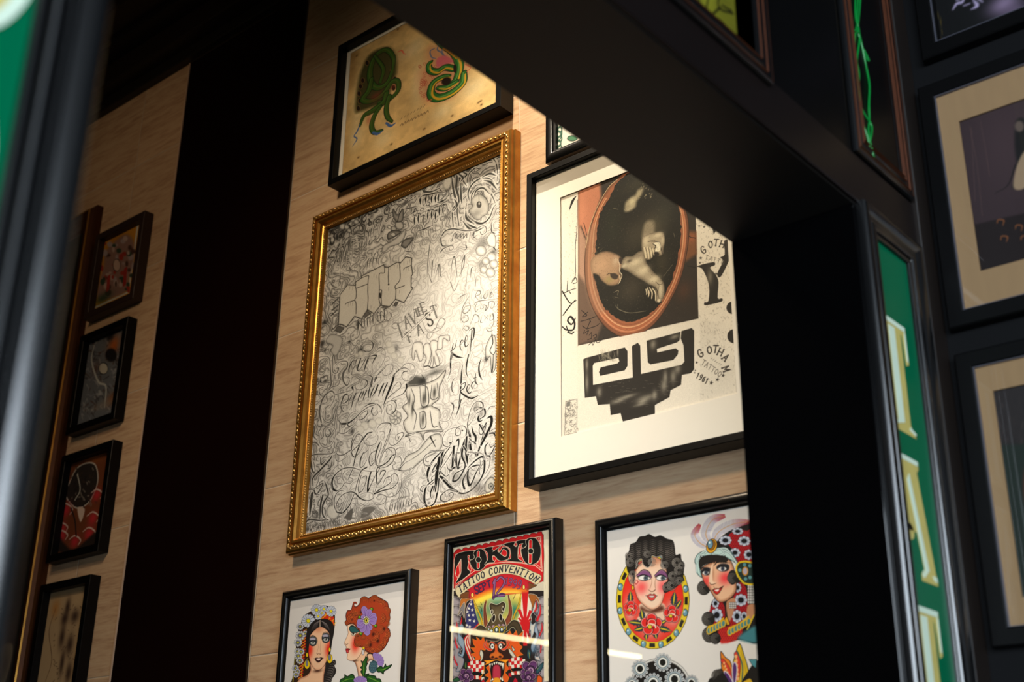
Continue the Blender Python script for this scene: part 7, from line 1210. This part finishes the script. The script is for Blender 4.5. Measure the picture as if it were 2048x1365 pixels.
s.blob(360, 490, 60, 26, (.62, .34, .12), .9); s.poly([(255, 640), (270, 590), (300, 535), (345, 515), (372, 530), (378, 590), (350, 660), (310, 690), (280, 680)], (.16, .13, .12), line=5, lcol=(.72, .68, .64))
for i in range(50): x, y = _q.uniform(262, 372), _q.uniform(530, 680); s.stroke([(x, y), (x+_q.uniform(-10, 10), y+_q.uniform(-14, 14))], 5, ((.5, .46, .42), (.24, .18, .14), (.1, .08, .08))[i % 3], al=.8)
for x, y, r in ((255, 700, 26), (375, 640, 22), (240, 770, 22), (360, 730, 24), (345, 790, 24), (290, 820, 22), (240, 800, 22)): s.blob(x, y, r, r, (.74, .16, .20), .95); s.stroke([(x-r, y-8), (x, y-r), (x+r, y-6), (x+r*.6, y+r*.6)], [3, 6, 3], (.80, .70, .66))
s.poly([(300, 690), (328, 695), (312, 745)], (.80, .70, .64), soft=2); s.stroke([(295, 800), (290, 740), (275, 690)], 6, (.1, .08, .08)); s.poly([(225, 860), (230, 800), (250, 830), (290, 850), (380, 780), (380, 860)], (.14, .10, .08), soft=6); s.stroke([(300, 560), (310, 620), (290, 660)], 5, (.7, .68, .64)); s.build()
s = S11; s.view(0, 660, 1.936); s.blob(215, 1080, 26, 34, (.74, .48, .22), .7)
for x, y, rx, ry in ((262, 1075, 16, 34), (290, 1110, 26, 26), (250, 1120, 22, 26), (240, 1190, 18, 44), (270, 1220, 22, 40), (240, 1290, 14, 50), (265, 1330, 18, 40)): s.blob(x, y, rx, ry, (.20, .13, .10), .85)
for i in range(60): x, y = _q.uniform(200, 320), _q.uniform(1050, 1380); s.stroke([(x, y), (x+_q.uniform(-8, 8), y+_q.uniform(-10, 10))], [3, 8, 2], (.24, .16, .12), al=.7)
s.stroke([(215, 1080), (190, 1170), (200, 1280), (175, 1365)], [2, 4, 2], (.4, .28, .2)); s.build()
s = LS; s.view(0, 660, 1.936); s.poly([(0, 1230), (20, 1215), (48, 1220), (44, 1280), (20, 1365), (0, 1400), (-80, 1400), (-80, 1230)], (.45, .42, .34), soft=4); s.blob(20, 1300, 30, 40, (.30, .26, .26), .7); s.build()
s = YGS; s.view(1320, 0, 2.729)
g = smooth_noise(s.nz, s.nx, 20, 51); s.a *= (.72+.5*g)[..., None]
for P in ([(60, -40), (170, 60), (240, 110), (330, 40)], [(130, -60), (150, 70)], [(200, -60), (225, 50), (255, 130)], [(270, -60), (250, 60), (220, 130), (300, 100), (350, 130), (360, 160)], [(330, -60), (320, 40), (400, 75)], [(340, 30), (390, 60)], [(240, 170), (290, 160), (310, 140), (355, 155), (350, 220), (390, 260), (410, 300)], [(0, -40), (60, 40), (180, 90)], [(290, 180), (350, 190)]): s.stroke(P, 9, (.05, .05, .03))
s.build(m=paint_mat('stained_glass_enamel', .25))
s = DBS; s.view(1320, 0, 2.729)
s.blob(1900, 780, 160, 300, (.27, .20, .21), .6); s.poly([(1935, 790), (1945, 660), (1990, 650), (2040, 700), (2060, 1010), (1960, 1030), (1925, 1020), (1950, 940)], (.10, .09, .09), soft=8); s.poly([(1950, 900), (2000, 820), (2040, 900), (2000, 1020), (1930, 1025)], (.56, .46, .36), soft=5); s.stroke([(1940, 900), (1900, 1010), (1830, 1055)], [8, 5, 4], (.11, .09, .09)); s.ell(1962, 690, 26, 30, (.35, .29, .26), soft=6)
s.poly([(1700, 1230), (2100, 1140), (2100, 1500), (1700, 1500)], (.12, .09, .09), smooth=False, soft=6)
for x, y in ((1860, 1200), (1960, 1230), (1880, 1290), (1990, 1290)): s.stroke([(x-20, y+20), (x-14, y), (x+16, y+4), (x+12, y+30)], [3, 6, 3], (.52, .30, .16))
for P in ([(1690, 690), (1730, 900), (1760, 1180)], [(1750, 660), (1800, 960)], [(1700, 700), (1720, 1100)]): s.stroke(P, 2, (.36, .26, .24), al=.6)
s.build()
s = DCS; s.view(1660, 400, 2.729)
for i in range(240): x, y = _q.uniform(905, 1150), _q.uniform(1060, 2500); s.stroke([(x, y), (x+_q.uniform(-6, 6), y+_q.uniform(10, 40))], [3, 9, 3], ((.10, .09, .10), (.32, .27, .26), (.22, .19, .18))[i % 3], al=.7)
s.poly([(900, 1340), (1200, 1330), (1200, 2600), (900, 2600)], (.12, .15, .13), smooth=False, soft=10); s.ell(1080, 1560, 26, 120, (.28, .16, .13), soft=8); s.build()
s = DAS; s.view(1320, 0, 2.729); s.blob(1880, 20, 80, 60, (.50, .42, .52), .95); s.blob(1930, 60, 60, 40, (.40, .33, .42), .8)
for P in ([(1600, 50), (1620, 20), (1650, 10), (1660, -20)], [(1660, 30), (1690, 20)], [(1710, 0), (1730, 30), (1700, 50)], [(1620, 0), (1700, -30), (1760, 10)]): s.stroke(P, [8, 20, 6], (.62, .56, .68), soft=6)
for i in range(12): x = 1525+_q.uniform(-16, 16); s.stroke([(x, 60+i*14), (x+6, 90+i*14)], 3, (.30, .24, .08), al=.8)
s.build()
